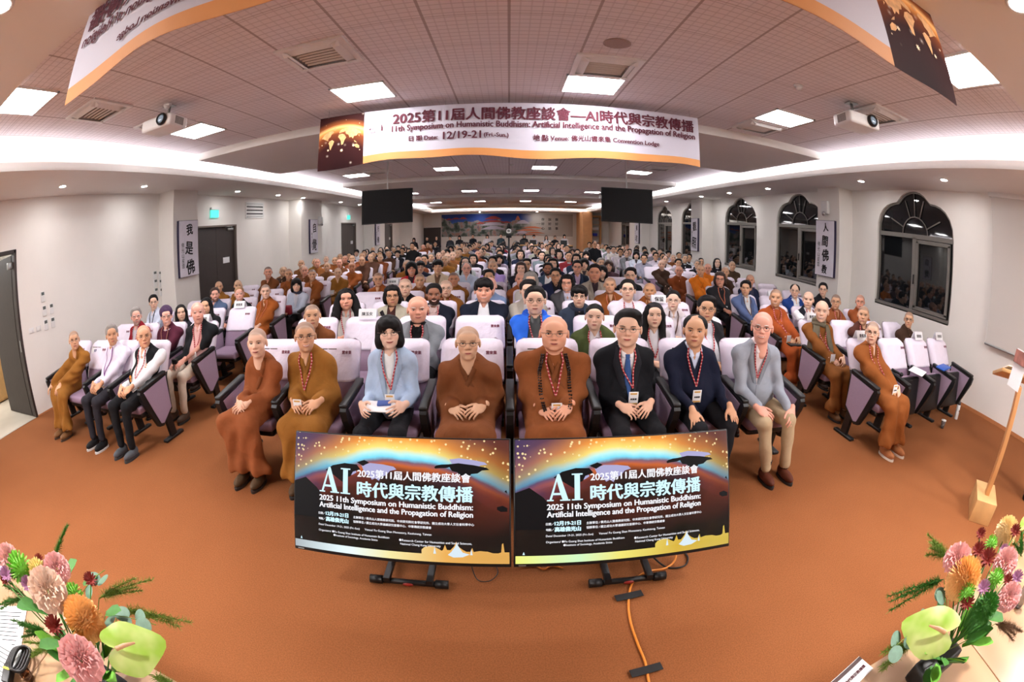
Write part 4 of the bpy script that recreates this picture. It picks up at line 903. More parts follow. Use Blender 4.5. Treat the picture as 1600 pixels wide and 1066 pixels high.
    # ---- glasses
    if s.get('glasses'):
        r = s.get('gr', .019); m = MB()
        for g in (-1, 1): m.tube([(g * .031 + r * cos(a), -.101 + .004 * abs(cos(a)), .001 + r * .82 * sin(a)) for a in np.linspace(0, 2 * pi, 18, endpoint=False)], .0013 if q == 0 else .0018, 5, closed=True); m.tube([(g * .05, -.096, .008), (g * .078, -.04, .008), (g * .078, .01, .002)], .0014, 5)
        m.tube([(-.012, -.102, .004), (0, -.108, .007), (.012, -.102, .004)], .0014, 5)
        o = m.obj('glasses', mat('glasses_%s' % s['glasses'], {'dark': S(36, 26, 26), 'thin': S(120, 96, 84), 'black': S(12, 12, 14), 'gold': S(160, 120, 80)}[s['glasses']], .35, .3, noise=.05), root); o.matrix_local = TH
    # ---- lanyard with badge, beads
    zn, x0 = J['N'][2], J['N'][0]
    if s.get('lanyard'):
        bz = zn - s.get('bdrop', .29); bx = x0 + s.get('bx', 0); lw = .010 if q == 0 else .012
        vs1, F1 = ribbon(TA_, [(x0 - .05, zn + .01), (x0 - .062, zn - .05), (x0 - .04, zn - .14), (bx, bz + .03)], lw, .022, .004); vs2, F2 = ribbon(TA_, [(x0 + .05, zn + .01), (x0 + .062, zn - .05), (x0 + .04, zn - .14), (bx, bz + .03)], lw, .022, .004)
        lc = s['lanyard'] if isinstance(s['lanyard'], tuple) else (168, 34, 44)
        mk_obj('lanyard', vs1 + vs2, F1 + [tuple(i + len(vs1) for i in f) for f in F2], M_lan if lc == (168, 34, 44) else cloth('lanyard_%d' % lc[0], lc), root)
        if s.get('badge', 1):
            y = float(frontproj(TA_, [(bx, bz), (bx, bz - .04), (bx, bz - .08)]).min()) - .026
            t = MB().box((bx, y, bz - .035), (.072, .006, .098), bev=.002).obj('badge', M_paper, root)
            MB().box((bx, y - .0035, bz - .075), (.062, .002, .012)).obj('badge_band', mat('badge_gold', S(214, 168, 90), .6, noise=.05), t)
            if q == 0: MB().box((bx, y - .0035, bz + .0), (.05, .002, .012)).obj('badge_band', mat('badge_gold', S(214, 168, 90)), t); link('lettering', text_mesh(s.get('bt', '來賓證'), .048, .014, .001), t, (bx, y - .0045, bz - .04), (pi / 2, 0, 0))
    if s.get('beads'):
        m = MB()
        for g in (-1, 1):
            pth = [(x0 + g * .075, zn - .01), (x0 + g * .1, zn - .12), (x0 + g * .095, zn - .25), (x0 + g * .06, zn - .36)]
            for rr in ((0, .012), (g * .014, .014)):
                for a, b in zip(pth[:-1], pth[1:]):
                    for t in np.linspace(0, 1, 9, endpoint=False): p = (a[0] + (b[0] - a[0]) * t + rr[0], a[1] + (b[1] - a[1]) * t); m.ellip((p[0], float(frontproj(TA_, [p])[0]) - .014, p[1]), (.0075, .0075, .0075), nu=7, nv=5)
        m.obj('prayer_beads', mat('black_beads', S(28, 16, 14), .25, noise=.1), root)
    return root, J
def S_sole(s): return s.get('sole', (40, 36, 34))
def lan(nt, b, N, L):
    tc = N('TexCoord'); w = N('TexWave'); w.wave_type = 'BANDS'; w.bands_direction = 'Z'; w.inputs['Scale'].default_value = 14; w.inputs['Distortion'].default_value = .6; L(tc.outputs['Object'], w.inputs[0])
    L(ramp(nt, w.outputs['Fac'], [(.72, S(166, 34, 50)), (.9, S(226, 170, 160))]), b.inputs['Base Color'])
M_lan = node_mat('red_white_lanyard', lan, .7)
# ================================================================== AUDITORIUM SEATS
M_lilac = mat('lilac_fabric', S(152, 128, 150), .95, noise=.10, nscale=220, bump=.3)
M_lilac2 = mat('lilac_panel', S(160, 138, 160), .95, noise=.12, nscale=300, bump=.2)
M_cover = mat('white_slipcover', S(232, 222, 236), .85, noise=.02, nscale=14, bump=.6)
for n in M_cover.node_tree.nodes:
    if n.type == 'BUMP': n.inputs['Distance'].default_value = .012
M_cred = mat('cover_print', S(112, 36, 60), .8, noise=.05)
def back_section(z):                          # centre line of the seat back: y as a function of height
    return -.01 + .28 * (max(z - .40, 0) / .555) ** 1.25
def shellmesh(w0, w1, z0, z1, th, off, rnd=.05, nz=14, nx=12, bulge=.015):
    V = []; F = []; zs = np.linspace(z0, z1, nz)
    for side in (0, 1):
        for z in zs:
            t = (z - z0) / (z1 - z0); hw = (w0 + (w1 - w0) * t) / 2; e = z1 - z
            if e < rnd: hw -= rnd - math.sqrt(max(rnd * rnd - (rnd - e) ** 2, 0))
            for x in np.linspace(-1, 1, nx):
                b = bulge * (1 - x * x) + (-(th * .5) * max(0, abs(x) - .86) / .14)
                topr = -(th * .45) * max(0, 1 - e / .04)
                y = back_section(z) + off + (-(th / 2 + b + topr) if side == 0 else (th / 2 + topr * .6)); V.append((x * hw, y, z))
    N_ = nz * nx
    for i in range(nz - 1):
        for j in range(nx - 1):
            a = i * nx + j; F += [(a, a + 1, a + nx + 1, a + nx), (N_ + a, N_ + a + nx, N_ + a + nx + 1, N_ + a + 1)]
    for i in range(nz - 1): F += [(i * nx, (i + 1) * nx, N_ + (i + 1) * nx, N_ + i * nx), (i * nx + nx - 1, N_ + i * nx + nx - 1, N_ + (i + 1) * nx + nx - 1, (i + 1) * nx + nx - 1)]
    for j in range(nx - 1): F += [(j, N_ + j, N_ + j + 1, j + 1), ((nz - 1) * nx + j, (nz - 1) * nx + j + 1, N_ + (nz - 1) * nx + j + 1, N_ + (nz - 1) * nx + j)]
    return V, F
def seat_meshes():
    D = {}
    b = Bag(); b.add(*shellmesh(.49, .47, .40, .945, .075, 0)); me = b.mesh('backrest', [M_lilac]); D['backrest'] = me
    b = Bag(); b.add(*shellmesh(.50, .48, .36, .935, .03, .05, bulge=0)); D['back_shell'] = b.mesh('back_shell', [M_black])
    b = Bag(); V, F = shellmesh(.505, .488, .665, .962, .11, .008, rnd=.06, nz=16); V = [(x, y + .0035 * sin(60 * x + 20 * z) * (1 - (z - .665) / .3), z) for x, y, z in V]; b.add(V, F); D['headrest_cover'] = b.mesh('headrest_cover', [M_cover])
    m = MB(); m.box((0, -.215, .425), (.47, .44, .085), bev=.03); D['seat_cushion'] = m.mesh('seat_cushion', M_lilac)
    m = MB(); m.box((0, -.205, .365), (.45, .40, .07), bev=.03); m.box((0, .0, .36), (.5, .05, .05)); D['seat_shell'] = m.mesh('seat_shell', M_black)
    Mt = Matrix.Translation((0, -.03, .42)) @ Matrix.Rotation(R(-68), 4, 'X') @ Matrix.Translation((0, .03, -.42))
    m = MB(); m.box((0, -.10, .44), (.46, .10, .36), Matrix.Rotation(R(-8), 4, 'X'), bev=.035); D['seat_cushion_up'] = m.mesh('seat_cushion', M_lilac)
    m = MB(); m.box((0, -.175, .41), (.48, .075, .44), Matrix.Rotation(R(-8), 4, 'X'), bev=.034); m.box((0, -.216, .60), (.07, .012, .02), bev=.003); D['seat_shell_up'] = m.mesh('seat_shell', M_black)
    # side: black rim, lilac panel, arm pad, slanted leg with foot
    prof = [(-.44, .60), (-.42, .625), (.03, .69), (.06, .64), (.045, .30), (-.16, .185), (-.235, .20), (-.42, .52)]
    MYZ = Matrix(((0, 0, 1, 0), (1, 0, 0, 0), (0, 1, 0, 0), (0, 0, 0, 1)))
    m = MB(); m.prism(prof, .05, Matrix.Translation((-.025, 0, 0)) @ MYZ); D['side_frame'] = m.mesh('side_frame', M_black)
    inn = [(-.375, .60), (.03, .655), (.03, .325), (-.15, .215), (-.2, .225)]
    m = MB(); m.prism(inn, .062, Matrix.Translation((-.031, 0, 0)) @ MYZ); D['side_panel'] = m.mesh('side_panel', M_lilac2)
    m = MB(); m.box((0, -.19, .662), (.062, .48, .032), Matrix.Rotation(R(7), 4, 'X'), bev=.012); D['armrest'] = m.mesh('armrest', M_black)
    m = MB(); m.box((0, -.035, .15), (.045, .10, .25), Matrix.Rotation(R(8), 4, 'X')); m.box((0, -.02, .015), (.07, .34, .03), bev=.01); D['leg'] = m.mesh('leg', M_black)
    return D
SM = seat_meshes(); P0 = .595
txt = text_mesh('雲來集', .085, .03, .0012, M_cred)
def side_part(parent, x, far=False):
    s = link('side_frame', SM['side_frame'], parent, (x, 0, 0)); link('side_panel', SM['side_panel'], s); link('armrest', SM['armrest'], s); link('leg', SM['leg'], s); return s
def make_seat(up=False, right=False, left=True, cover=True, letters=True):
    t = thing('auditorium_seat', 'seat', 'seat', (0, 0, -5), 0, 'seats')
    for n in ('backrest', 'back_shell', 'seat_cushion' + ('_up' if up else ''), 'seat_shell' + ('_up' if up else '')): link(n.replace('_up', ''), SM[n], t)
    c = link('headrest_cover', SM['headrest_cover'], t)
    if letters: link('lettering', txt, c, (.155, .1625, .88), (R(59), 0, 0))
    if left: side_part(t, -P0 / 2)
    if right: side_part(t, P0 / 2)
    return t
def merged(objs_meshes, name):
    b = Bag(); mats = []
    for me, x in objs_meshes:
        for m in me.materials:
            if m not in mats: mats.append(m)
        V = np.zeros(len(me.vertices) * 3); me.vertices.foreach_get('co', V); V = V.reshape(-1, 3) + (x, 0, 0)
        b.add(V, [tuple(p.vertices) for p in me.polygons], [mats.index(me.materials[p.material_index]) for p in me.polygons])
    return b.mesh(name, mats)
_m = MB(); _m.box((-.02, .0, .33), (.58, .05, .06)); SM['beam'] = _m.mesh('beam', M_black)
LOWSEAT = {False: merged([(SM[n], 0) for n in ('beam', )] + [(SM[n], 0) for n in ('backrest', 'back_shell', 'seat_cushion', 'seat_shell', 'headrest_cover')] + [(SM[n], -P0 / 2) for n in ('side_frame', 'side_panel', 'armrest', 'leg')], 'far_seat')}
LOWSEAT[True] = merged([(LOWSEAT[False], 0)] + [(SM[n], P0 / 2) for n in ('side_frame', 'side_panel', 'armrest', 'leg')], 'far_seat')
SEATX = [-5.585, -4.99, -4.395, -3.80] + [-2.08 + P0 * i for i in range(8)] + [3.755, 4.35, 4.945, 5.54]
ORD = ('first', 'second', 'third', 'fourth', 'fifth', 'sixth', 'seventh', 'eighth', 'ninth', 'tenth', 'eleventh', 'twelfth', 'thirteenth', 'fourteenth', 'fifteenth', 'sixteenth', 'seventeenth', 'eighteenth', 'nineteenth', 'twentieth', 'twenty-first', 'twenty-second', 'twenty-third', 'twenty-fourth')
def seat_place(k, j):
    """words for the place of seat j (0..15) in row k"""
    if j < 4: return '%s row of the left block, %s from the wall' % (ORD[k], ORD[j])
    if j < 12: return '%s row of the middle block, %s from the left' % (ORD[k], ORD[j - 4])
    return '%s row of the right block, %s from the aisle' % (ORD[k], ORD[j - 12])
PROTO = {}
UPS = {(0, 13), (0, 14), (0, 15)}
NSEATROWS = 19
def build_seats():
    global TXTSEAT
    for k in range(NSEATROWS):
        for j, x in enumerate(SEATX):
            end = j in (3, 11, 15)
            if k >= 12 and j in (0, ): pass
            up = (k, j) in UPS
            lab = 'white-covered lilac seat, %s' % seat_place(k, j)
            if k < 8:
                key = (up, end)
                if key not in PROTO: PROTO[key] = make_seat(up, end, letters=True); t = PROTO[key]
                else: t = None
                if t is None:
                    t = dup(PROTO[key])
                    for c in t.children:        # sub-parts of the sides are copied by dup; nothing else to do
                        pass
                t.location = (x, ROW_Y(k), 0); t['label'] = lab; t['group'] = 'auditorium seats'
            else:
                o = link('auditorium_seat', LOWSEAT[end], None, (x, ROW_Y(k), 0)); tag(o, lab, 'seat', 'auditorium seats')
build_seats()
# ================================================================== THE PEOPLE ONE CAN TELL APART
RUST, BRN, GOLD, DKB, ORG, OCH = (142, 80, 44), (120, 70, 38), (146, 96, 38), (70, 48, 36), (230, 128, 34), (138, 86, 36)
WHT, BLK, NVY = (236, 236, 240), (22, 22, 25), (24, 30, 50)
PEOPLE = []
def p(k, j, px, py, cl, top, label, **kw):
    kw.update(row=k, j=j, px=px, py=py, cl=cl, top=top, label=label); PEOPLE.append(kw)
L = (168, 34, 44)
# front row of the middle block
p(0, 4, 402, 536, 'robe', RUST, 'shaven nun in rust robe, hands folded, first on the left of the middle front row', pose=[(-.06, -.43, .64), (.0, -.46, .62)], dy=-.2, w=.85, sw=.14, tone='light', fw=.95, hyaw=-.25, twist=-.15, stubble=.5, shoes=(92, 72, 52), sole=(50, 40, 36), aw=.085, ks=-.08, look=1, smile=.5, seed=1, as_=0, brow=.0015, smile_=1)
p(0, 5, 477, 526, 'robe', GOLD, 'smiling shaven monk with glasses in golden-brown robe and red lanyard beside the nun', pose='low', glasses='dark', lanyard=L, smile=.9, tone='tan', w=.95, dy=-.15, stubble=.6, shoes=(92, 72, 52), seed=2)
p(0, 6, 608, 520, 'suit', (176, 196, 222), 'woman with black bob and glasses in pale blue blazer holding paper on her lap', shirt=(226, 228, 228), pose='paper', hair='bob', glasses='thin', lanyard=L, smile=.7, tone='fair', w=.85, sw=.138, vw=.055, vb=.36, tn='blazer', dy=-.12, bx=.02, seed=3)
p(0, 7, 731, 536, 'robe', BRN, 'elderly shaven monk with round glasses in brown robe, hands low in his lap', pose='low', glasses='dark', tone='old', w=1.0, dy=-.1, stubble=.35, seed=4, smile=0, fw=.94, brow=.0012, eye=.004)
p(0, 8, 866, 521, 'robe', (134, 76, 38), 'stout bald monk in brown robe with black prayer beads, glasses and name badge', pose='clasp', glasses='thin', lanyard=L, beads=1, tone=(230, 172, 142), w=1.18, sw=.185, belly=1.15, fw=1.2, jaw=1.15, hs=1.06, dy=-.12, stubble=.05, seed=5, smile=.2)
p(0, 9, 981, 514, 'suit', (20, 21, 26), 'man with side-parted black hair in black suit, white shirt and blue tie', shirt=WHT, collar=WHT, tie=(58, 88, 142), pose='clasp', hair='side', glasses='thin', lanyard=L, tone='light', fw=1.1, w=1.08, hs=1.1, dy=-.15, vb=.38, seed=6, smile=.4, bx=.03)
p(0, 10, 1086, 517, 'cardigan', (22, 26, 46), 'man with thinning black hair in navy cardigan over light blue shirt, hands on knees', shirt=(204, 214, 238), collar=(206, 216, 240), pose='knees', hair='thin', lanyard=L, tone='tan', w=1.05, hs=1.05, dy=-.15, vb=.17, tn='cardigan', seed=7, smile=.25, fw=1.03)
p(0, 11, 1191, 512, 'suit', (158, 166, 178), 'bald man with round glasses in light grey blazer and khaki trousers, front row end', shirt=(240, 232, 238), collar=(240, 234, 240), pose=[(-.14, -.5, .6), (.14, -.52, .56)], hair='balding', stubble=.05, glasses='black', lanyard=L, badge=0, tone='pink', trousers=(186, 164, 132), shoes=(96, 50, 36), socks=(26, 26, 34), w=1.05, hs=1.05, dy=-.3, vb=.34, gr=.021, seed=8, smile=.8, browm=0, tn='blazer', as_=.07, ay=.02)
# front row of the left block
p(0, 0, 116, 532, 'robe', GOLD, 'shaven monk with glasses in ochre robe, hands on knees, beside the left wall', pose='knees', glasses='dark', tone='tan', w=.9, dy=.04, ks=.14, as_=.17, shoes=(130, 92, 58), socks=(220, 214, 206), twist=.25, stubble=.55, seed=9, sole=(70, 50, 36))
p(0, 2, 175, 524, 'shirt', (222, 214, 230), 'grey-haired man in white shirt with purple tie-like lanyard and black sneakers', pose='clasp', hair='short', hairc='grey', lanyard=(120, 60, 130), collar=(226, 218, 234), tone='olive', trousers=(44, 42, 48), shoes=(30, 30, 32), sole=(225, 225, 225), w=1.0, dy=.0, twist=.3, seed=10, eye=.003, smile=0)
p(0, 3, 225, 526, 'vest', (24, 23, 26), 'bald old man in black vest with orange lettering over white shirt, hands clasped', shirt=WHT, collar=WHT, open=.9, pose='clasp', hair='balding', stubble=.12, glasses='gold', lanyard=L, badge=0, tone=(222, 168, 134), trousers=(26, 26, 29), shoes=(86, 90, 96), sole=(60, 62, 66), w=1.15, belly=1.1, fw=1.12, dy=.0, twist=.25, seed=11, smile=.2, vestlet=1)
# front row of the right block
p(0, 12, 1363, 520, 'robe', (146, 84, 38), 'shaven nun with dark glasses in brown robe and white-soled shoes, front of the right block', pose=[(-.02, -.42, .6), (.05, -.44, .6)], glasses='black', lanyard=L, tone='light', w=.85, sw=.14, dy=-.02, shoes=(170, 108, 66), sole=(228, 216, 200), twist=-.25, stubble=.6, seed=12, smile=.2, bx=.06)
# second row
p(1, 1, 213, 495, 'jacket', (150, 30, 44), 'man with glasses and grey beard in red vest, second row by the wall', shirt=(200, 190, 200), open=.4, hair='short', hairc='grey', glasses='dark', beard=.6, beardc=(140, 130, 126), tone='pink', lanyard=L, badge=0, dy=-.05, tn='vest', browm=0)
p(1, 2, 260, 495, 'sweater', (84, 34, 52), 'person with purple knitted headwrap, glasses and pearl necklace in maroon sweater', hair='wrap', hairc='purple', glasses='thin', tone='pink', smile=1.0, tn='sweater', w=1.12, sw=.16, lanyard=(150, 100, 90), badge=0, pearls=1, trousers=(200, 190, 184), dy=-.05, browm=0)
p(1, 3, 309, 489, 'jacket', (28, 29, 32), 'bald man in open black jacket, pink shirt and beige trousers behind the left front row', shirt=(236, 190, 186), collar=(236, 196, 192), open=.8, hair='balding', stubble=.05, tone='pink', lanyard=L, pose='hold', trousers=(214, 200, 182), shoes=(84, 66, 54), hs=1.08, w=1.08, smile=.6, dy=-.1, twist=.25, browm=0)
p(1, 4, 488, 494, 'robe', BRN, 'shaven grey-haired monk looking over the shoulder of the golden-robed monk', tone='tan', stubble=.7, smile=0, dy=-.05, w=.95)
p(1, 6, 653, 484, 'suit', (132, 136, 142), 'smiling grey-haired man in grey blazer and open black shirt behind the pale blue blazer', shirt=(24, 22, 24), collar=(26, 24, 26), hair='fringe_bald', hairc='grey', tone='red', lanyard=L, badge=0, w=1.2, hs=1.12, fw=1.12, smile=.7, vb=.4, vw=.075, tn='blazer', browm=0, dy=0)
p(1, 8, 836, 470, 'jacket', (46, 110, 226), 'man with black hair and glasses in bright blue hooded jacket over checked shirt', shirt=(84, 88, 90), collar=(92, 96, 98), open=.7, hair='short', glasses='thin', tone='light', lanyard=L, badge=0, w=1.1, hs=1.1, fw=1.08, smile=.3, hood=(36, 92, 210), dy=0, tallfix=1)
p(1, 9, 929, 496, 'jacket', (74, 84, 46), 'young woman with fringe in olive green jacket and white top, second row', shirt=(232, 226, 232), open=.35, hair='tied', tone='light', lanyard=L, badge=0, w=.95, sw=.145, smile=0, fw=1.05)
p(1, 10, 1022, 493, 'jacket', (214, 208, 214), 'young woman with very long straight black hair in white jacket glancing aside', shirt=(232, 228, 234), open=.3, hair='long', tone='light', lanyard=L, badge=0, w=.85, sw=.138, smile=0, gaze=.006, hyaw=.12)
p(1, 11, 1104, 483, 'jacket', (32, 32, 36), 'man with black hair and glasses in black jacket over light grey hoodie, second row end', shirt=(206, 206, 214), open=.6, hair='side', glasses='black', tone='tan', lanyard=L, badge=0, hood=(208, 208, 216), hs=1.08, fw=1.08, w=1.1, smile=.2, hyaw=.12)
p(1, 12, 1284, 487, 'robe', (132, 80, 36), 'smiling shaven monk in brown robe with grey-green scarf, second row of the right block', scarf=(112, 104, 86), pose='clasp', lanyard=L, tone='light', stubble=.15, smile=.85, eye=.0032, hs=1.1, w=1.0, dy=-.1, twist=-.2, shoes=(120, 84, 56))
p(1, 14, 1349, 493, 'robe', (86, 48, 38), 'shaven monk in dark maroon-brown robe behind the nun with dark glasses', tone='tan', stubble=.6, lanyard=L, badge=0, smile=.4, hs=1.05)
p(1, 15, 1420, 500, 'robe', DKB, 'shaven monk with glasses in dark brown robe alone below the large window', glasses='dark', tone='tan', stubble=.6, smile=.1, dy=-.05)
# third row
p(2, 0, 240, 473, 'shirt', (206, 212, 230), 'tall man with black hair and glasses in pale blue shirt by the left wall', hair='short', glasses='thin', collar=(210, 216, 234), tone='light', lanyard=(60, 60, 70), badge=0, smile=.1)
p(2, 1, 283, 489, 'jacket', (40, 38, 46), 'girl with long black hair and fringe leaning low behind the purple headwrap', hair='long', tone='light', smile=.5, w=.8, sw=.13, shirt=(60, 60, 70), dy=-.2, hs=.95)
p(2, 2, 322, 479, 'jacket', (30, 28, 32), 'woman with black hood-like long hair partly hidden behind the bald man in black jacket', hair='long', tone='tan', smile=.4, shirt=(50, 44, 48), hyaw=-.3)
p(2, 4, 541, 468, 'jacket', (198, 192, 186), 'woman with long wavy black hair in pale grey shirt, third row left side', hair='curly', collar=(204, 198, 192), shirt=(206, 200, 196), tone='red', lanyard=L, smile=.6, hs=1.05, fw=1.12, w=1.1, open=.1, tn='shirt_jacket')
p(2, 5, 613, 463, 'jacket', (176, 168, 150), 'person with wavy dark hair and glasses in khaki jacket, bag strap across the chest', hair='wavy', glasses='black', tone='olive', shirt=(64, 34, 32), open=.2, smile=.2, strap=1, hs=1.05, w=1.05)
p(2, 6, 678, 461, 'jacket', (26, 30, 44), 'dark-bearded man smiling in navy jacket over pinkish shirt behind the grey blazer', hair='short', tone=(150, 100, 76), beard=.85, beardc=(28, 22, 22), shirt=(196, 170, 164), collar=(198, 172, 166), open=.5, smile=1.0, lanyard=L, badge=0, hs=1.06, w=1.12)
p(2, 7, 756, 455, 'jacket', (24, 30, 46), 'broad young man with mop of black hair in navy jacket and white printed t-shirt', hair='mop', tone='red', shirt=WHT, open=.9, smile=.8, w=1.3, sw=.18, hs=1.15, fw=1.12, teeprint=1)
p(2, 8, 825, 455, 'jacket', (164, 156, 146), 'man in beige jacket hidden behind the bright blue jacket', hair='side', tone='light', shirt=(190, 186, 186), open=.4, hs=1.05)
p(2, 9, 905, 464, 'jacket', (52, 62, 80), 'young man with black fringe and round black glasses in dark blue-grey hoodie', hair='mop', glasses='black', tone='light', shirt=(28, 28, 34), hood=(50, 56, 74), open=.3, smile=.1, gr=.022)
p(2, 10, 981, 454, 'shirt', (236, 228, 238), 'man with black hair and glasses looking up in white shirt, third row', hair='short', glasses='dark', tone='light', collar=(238, 230, 240), lanyard=L, badge=0, hs=1.06, w=1.1, hpitch=.12, smile=0)
p(2, 11, 1052, 470, 'shirt', (216, 206, 210), 'woman with tied-back hair and glasses in pale blouse, third row end', hair='tied', glasses='thin', tone='fair', collar=(226, 218, 222), lanyard=(90, 60, 50), badge=0, w=.88, sw=.14, smile=.4)
p(2, 12, 1212, 466, 'robe', (168, 80, 36), 'smiling shaven monk in reddish-brown robe with laptop on his lap, right block', pose='clasp', lanyard=L, tone='tan', stubble=.6, smile=.85, hs=1.08, w=1.05)
p(2, 13, 1263, 469, 'vest', (26, 28, 38), 'bald man in navy waistcoat over white shirt between two monks, right block', shirt=WHT, collar=WHT, open=.5, hair='balding', stubble=.1, tone='light', smile=.3, lanyard=L, badge=0, hs=1.05)
p(2, 14, 1306, 472, 'robe', RUST, 'shaven monk with glasses in rust robe behind the scarf-wearing monk', glasses='dark', lanyard=L, badge=0, tone='tan', stubble=.8, smile=0)
p(2, 15, 1344, 472, 'robe', (150, 80, 42), 'shaven monk with glasses in rust-brown robe under the large window edge, third row', glasses='thin', tone='red', stubble=.5, smile=.2)
# fourth row
p(3, 1, 336, 461, 'jacket', (96, 116, 150), 'smiling man with brown beard and hair in denim shirt, fourth row left block', hair='short', hairc='brown', beard=.8, beardc=(110, 76, 60), tone='pink', shirt=(90, 100, 120), collar=(90, 108, 142), smile=1.0, browm=2)
p(3, 2, 374, 460, 'sweater', (26, 26, 30), 'woman with short blond hair in black top, fourth row left block', hair='tied', hairc='blond', tone='pink', smile=.8, tn='sweater', browm=0, w=.9)
p(3, 3, 415, 456, 'robe', (162, 86, 34), 'smiling nun in rust robe with white badge sitting on the aisle, fourth row left block', pose=[(-.02, -.4, .6), (.04, -.42, .6)], lanyard=(200, 120, 90), tone='light', stubble=.7, smile=.9, w=.9, sw=.14, bdrop=.4)
p(3, 5, 633, 449, 'jacket', (24, 22, 24), 'bald man with glasses in black collared shirt, fourth row', hair='balding', stubble=.3, glasses='thin', tone='light', shirt=(26, 24, 26), collar=(26, 24, 26), hs=1.05, fw=1.08, smile=.1, tn='shirt_jacket')
p(3, 6, 697, 451, 'robe', OCH, 'young shaven monk with round glasses in ochre robe, fourth row', glasses='dark', tone='light', stubble=.4, smile=.4, lanyard=L, badge=0)
p(3, 7, 766, 447, 'shirt', (130, 152, 192), 'bald man in blue shirt hidden behind the mop-haired young man', hair='balding', stubble=.1, tone='pink', smile=.2)
p(3, 8, 829, 439, 'jacket', (190, 184, 176), 'grey-haired man with glasses whose face is half hidden, fourth row right of centre', hair='wavy', hairc='grey', glasses='thin', tone='light', shirt=(180, 176, 180), smile=.2)
p(3, 9, 886, 443, 'suit', (74, 72, 76), 'smiling man with black hair and glasses in dark grey blazer over lilac shirt', shirt=(200, 196, 214), collar=(206, 202, 220), hair='wavy', glasses='thin', tone='red', smile=.9, hyaw=-.1)
p(3, 10, 953, 446, 'robe', (146, 82, 36), 'stern shaven monk in brown robe with thin lanyard between the blazer and the nun', tone='tan', stubble=.5, lanyard=(200, 150, 120), badge=0, smile=0)
p(3, 11, 1015, 455, 'robe', (162, 90, 42), 'smiling shaven nun in light rust robe, fourth row end of the middle block', tone=(214, 160, 118), stubble=.25, smile=.9, lanyard=(210, 160, 120), badge=0, fw=1.08)
p(3, 12, 1165, 451, 'suit', (92, 108, 148), 'man with black hair in blue-grey blazer with badge on the aisle of the right block', shirt=(206, 206, 208), collar=(210, 210, 212), hair='side', tone='tan', lanyard=(90, 60, 50), smile=.6, pose='clasp', trousers=(36, 36, 44), vb=.4, tn='blazer')
p(3, 14, 1242, 455, 'jacket', (34, 62, 128), 'man with glasses in royal blue jacket and white collar, right block', shirt=WHT, collar=WHT, open=.35, hair='thin', glasses='thin', tone='light', smile=.3)
p(3, 15, 1286, 453, 'jacket', (26, 24, 28), 'man with square black hair in black jacket below the first right calligraphy board', shirt=(40, 36, 38), open=.3, hair='short', tone='light', smile=.2, glasses='thin')
# fifth row
p(4, 0, 342, 449, 'robe', GOLD, 'pale shaven monk by the dark door, fifth row left block', tone='tan', stubble=.2)
p(4, 1, 372, 447, 'robe', GOLD, 'shaven monk directly behind the blond woman', tone='old', stubble=.2)
p(4, 3, 463, 446, 'jacket', (188, 196, 212), 'woman with black bob, glasses and dark scarf holding a red bag, fifth row aisle', shirt=(200, 200, 210), hair='bob', glasses='thin', tone='light', scarf=(70, 70, 86), w=.9, pose='hold', smile=.2)
p(4, 4, 591, 437, 'robe', (156, 84, 38), 'shaven monk with glasses in rust robe, fifth row left end of the middle block', glasses='thin', tone='tan', stubble=.5, smile=.3)
p(4, 5, 656, 439, 'robe', BRN, 'shaven monk in brown robe behind the bald man in black shirt', tone='tan', stubble=.6, smile=.1)
p(4, 6, 709, 437, 'robe', OCH, 'shaven monk with dark stubble in ochre robe behind the round-glasses monk', tone=(196, 138, 106), stubble=.8, smile=.4)
p(4, 7, 764, 433, 'jacket', (60, 56, 60), 'person with short dark hair whose face is hidden, fifth row centre', hair='short', tone='tan', shirt=(60, 60, 64))
p(4, 8, 814, 437, 'robe', (150, 84, 44), 'red-faced bald monk leaning, fifth row just right of centre', tone='red', stubble=.15, smile=.1)
p(4, 9, 868, 431, 'jacket', (32, 38, 70), 'stern man with glasses in navy jacket, fifth row', hair='short', glasses='thin', tone='olive', shirt=(28, 26, 34), smile=0)
p(4, 10, 929, 427, 'suit', (172, 160, 146), 'broad-faced man in beige blazer and dark patterned shirt, fifth row', shirt=(56, 40, 44), hair='short', tone=(208, 146, 116), hs=1.18, fw=1.15, smile=.3, tn='blazer')
p(4, 11, 985, 431, 'suit', (24, 26, 30), 'man with side-swept hair and glasses in black suit, fifth row end', shirt=(210, 210, 216), hair='side', glasses='gold', tone='light', hs=1.08, fw=1.08, smile=.2)
p(4, 12, 1125, 437, 'jacket', (44, 44, 48), 'man with tousled dark hair and glasses in charcoal jacket with badge, right block aisle', shirt=(36, 34, 38), hair='wavy', hairc='brown', glasses='dark', tone='red', lanyard=(200, 200, 210), pose='clasp', smile=.2, hs=1.1, w=1.1)
p(4, 13, 1172, 439, 'jacket', (34, 40, 66), 'balding man in navy jacket behind the blue-grey blazer', hair='balding', stubble=.3, tone=(206, 150, 120), shirt=(60, 60, 80))
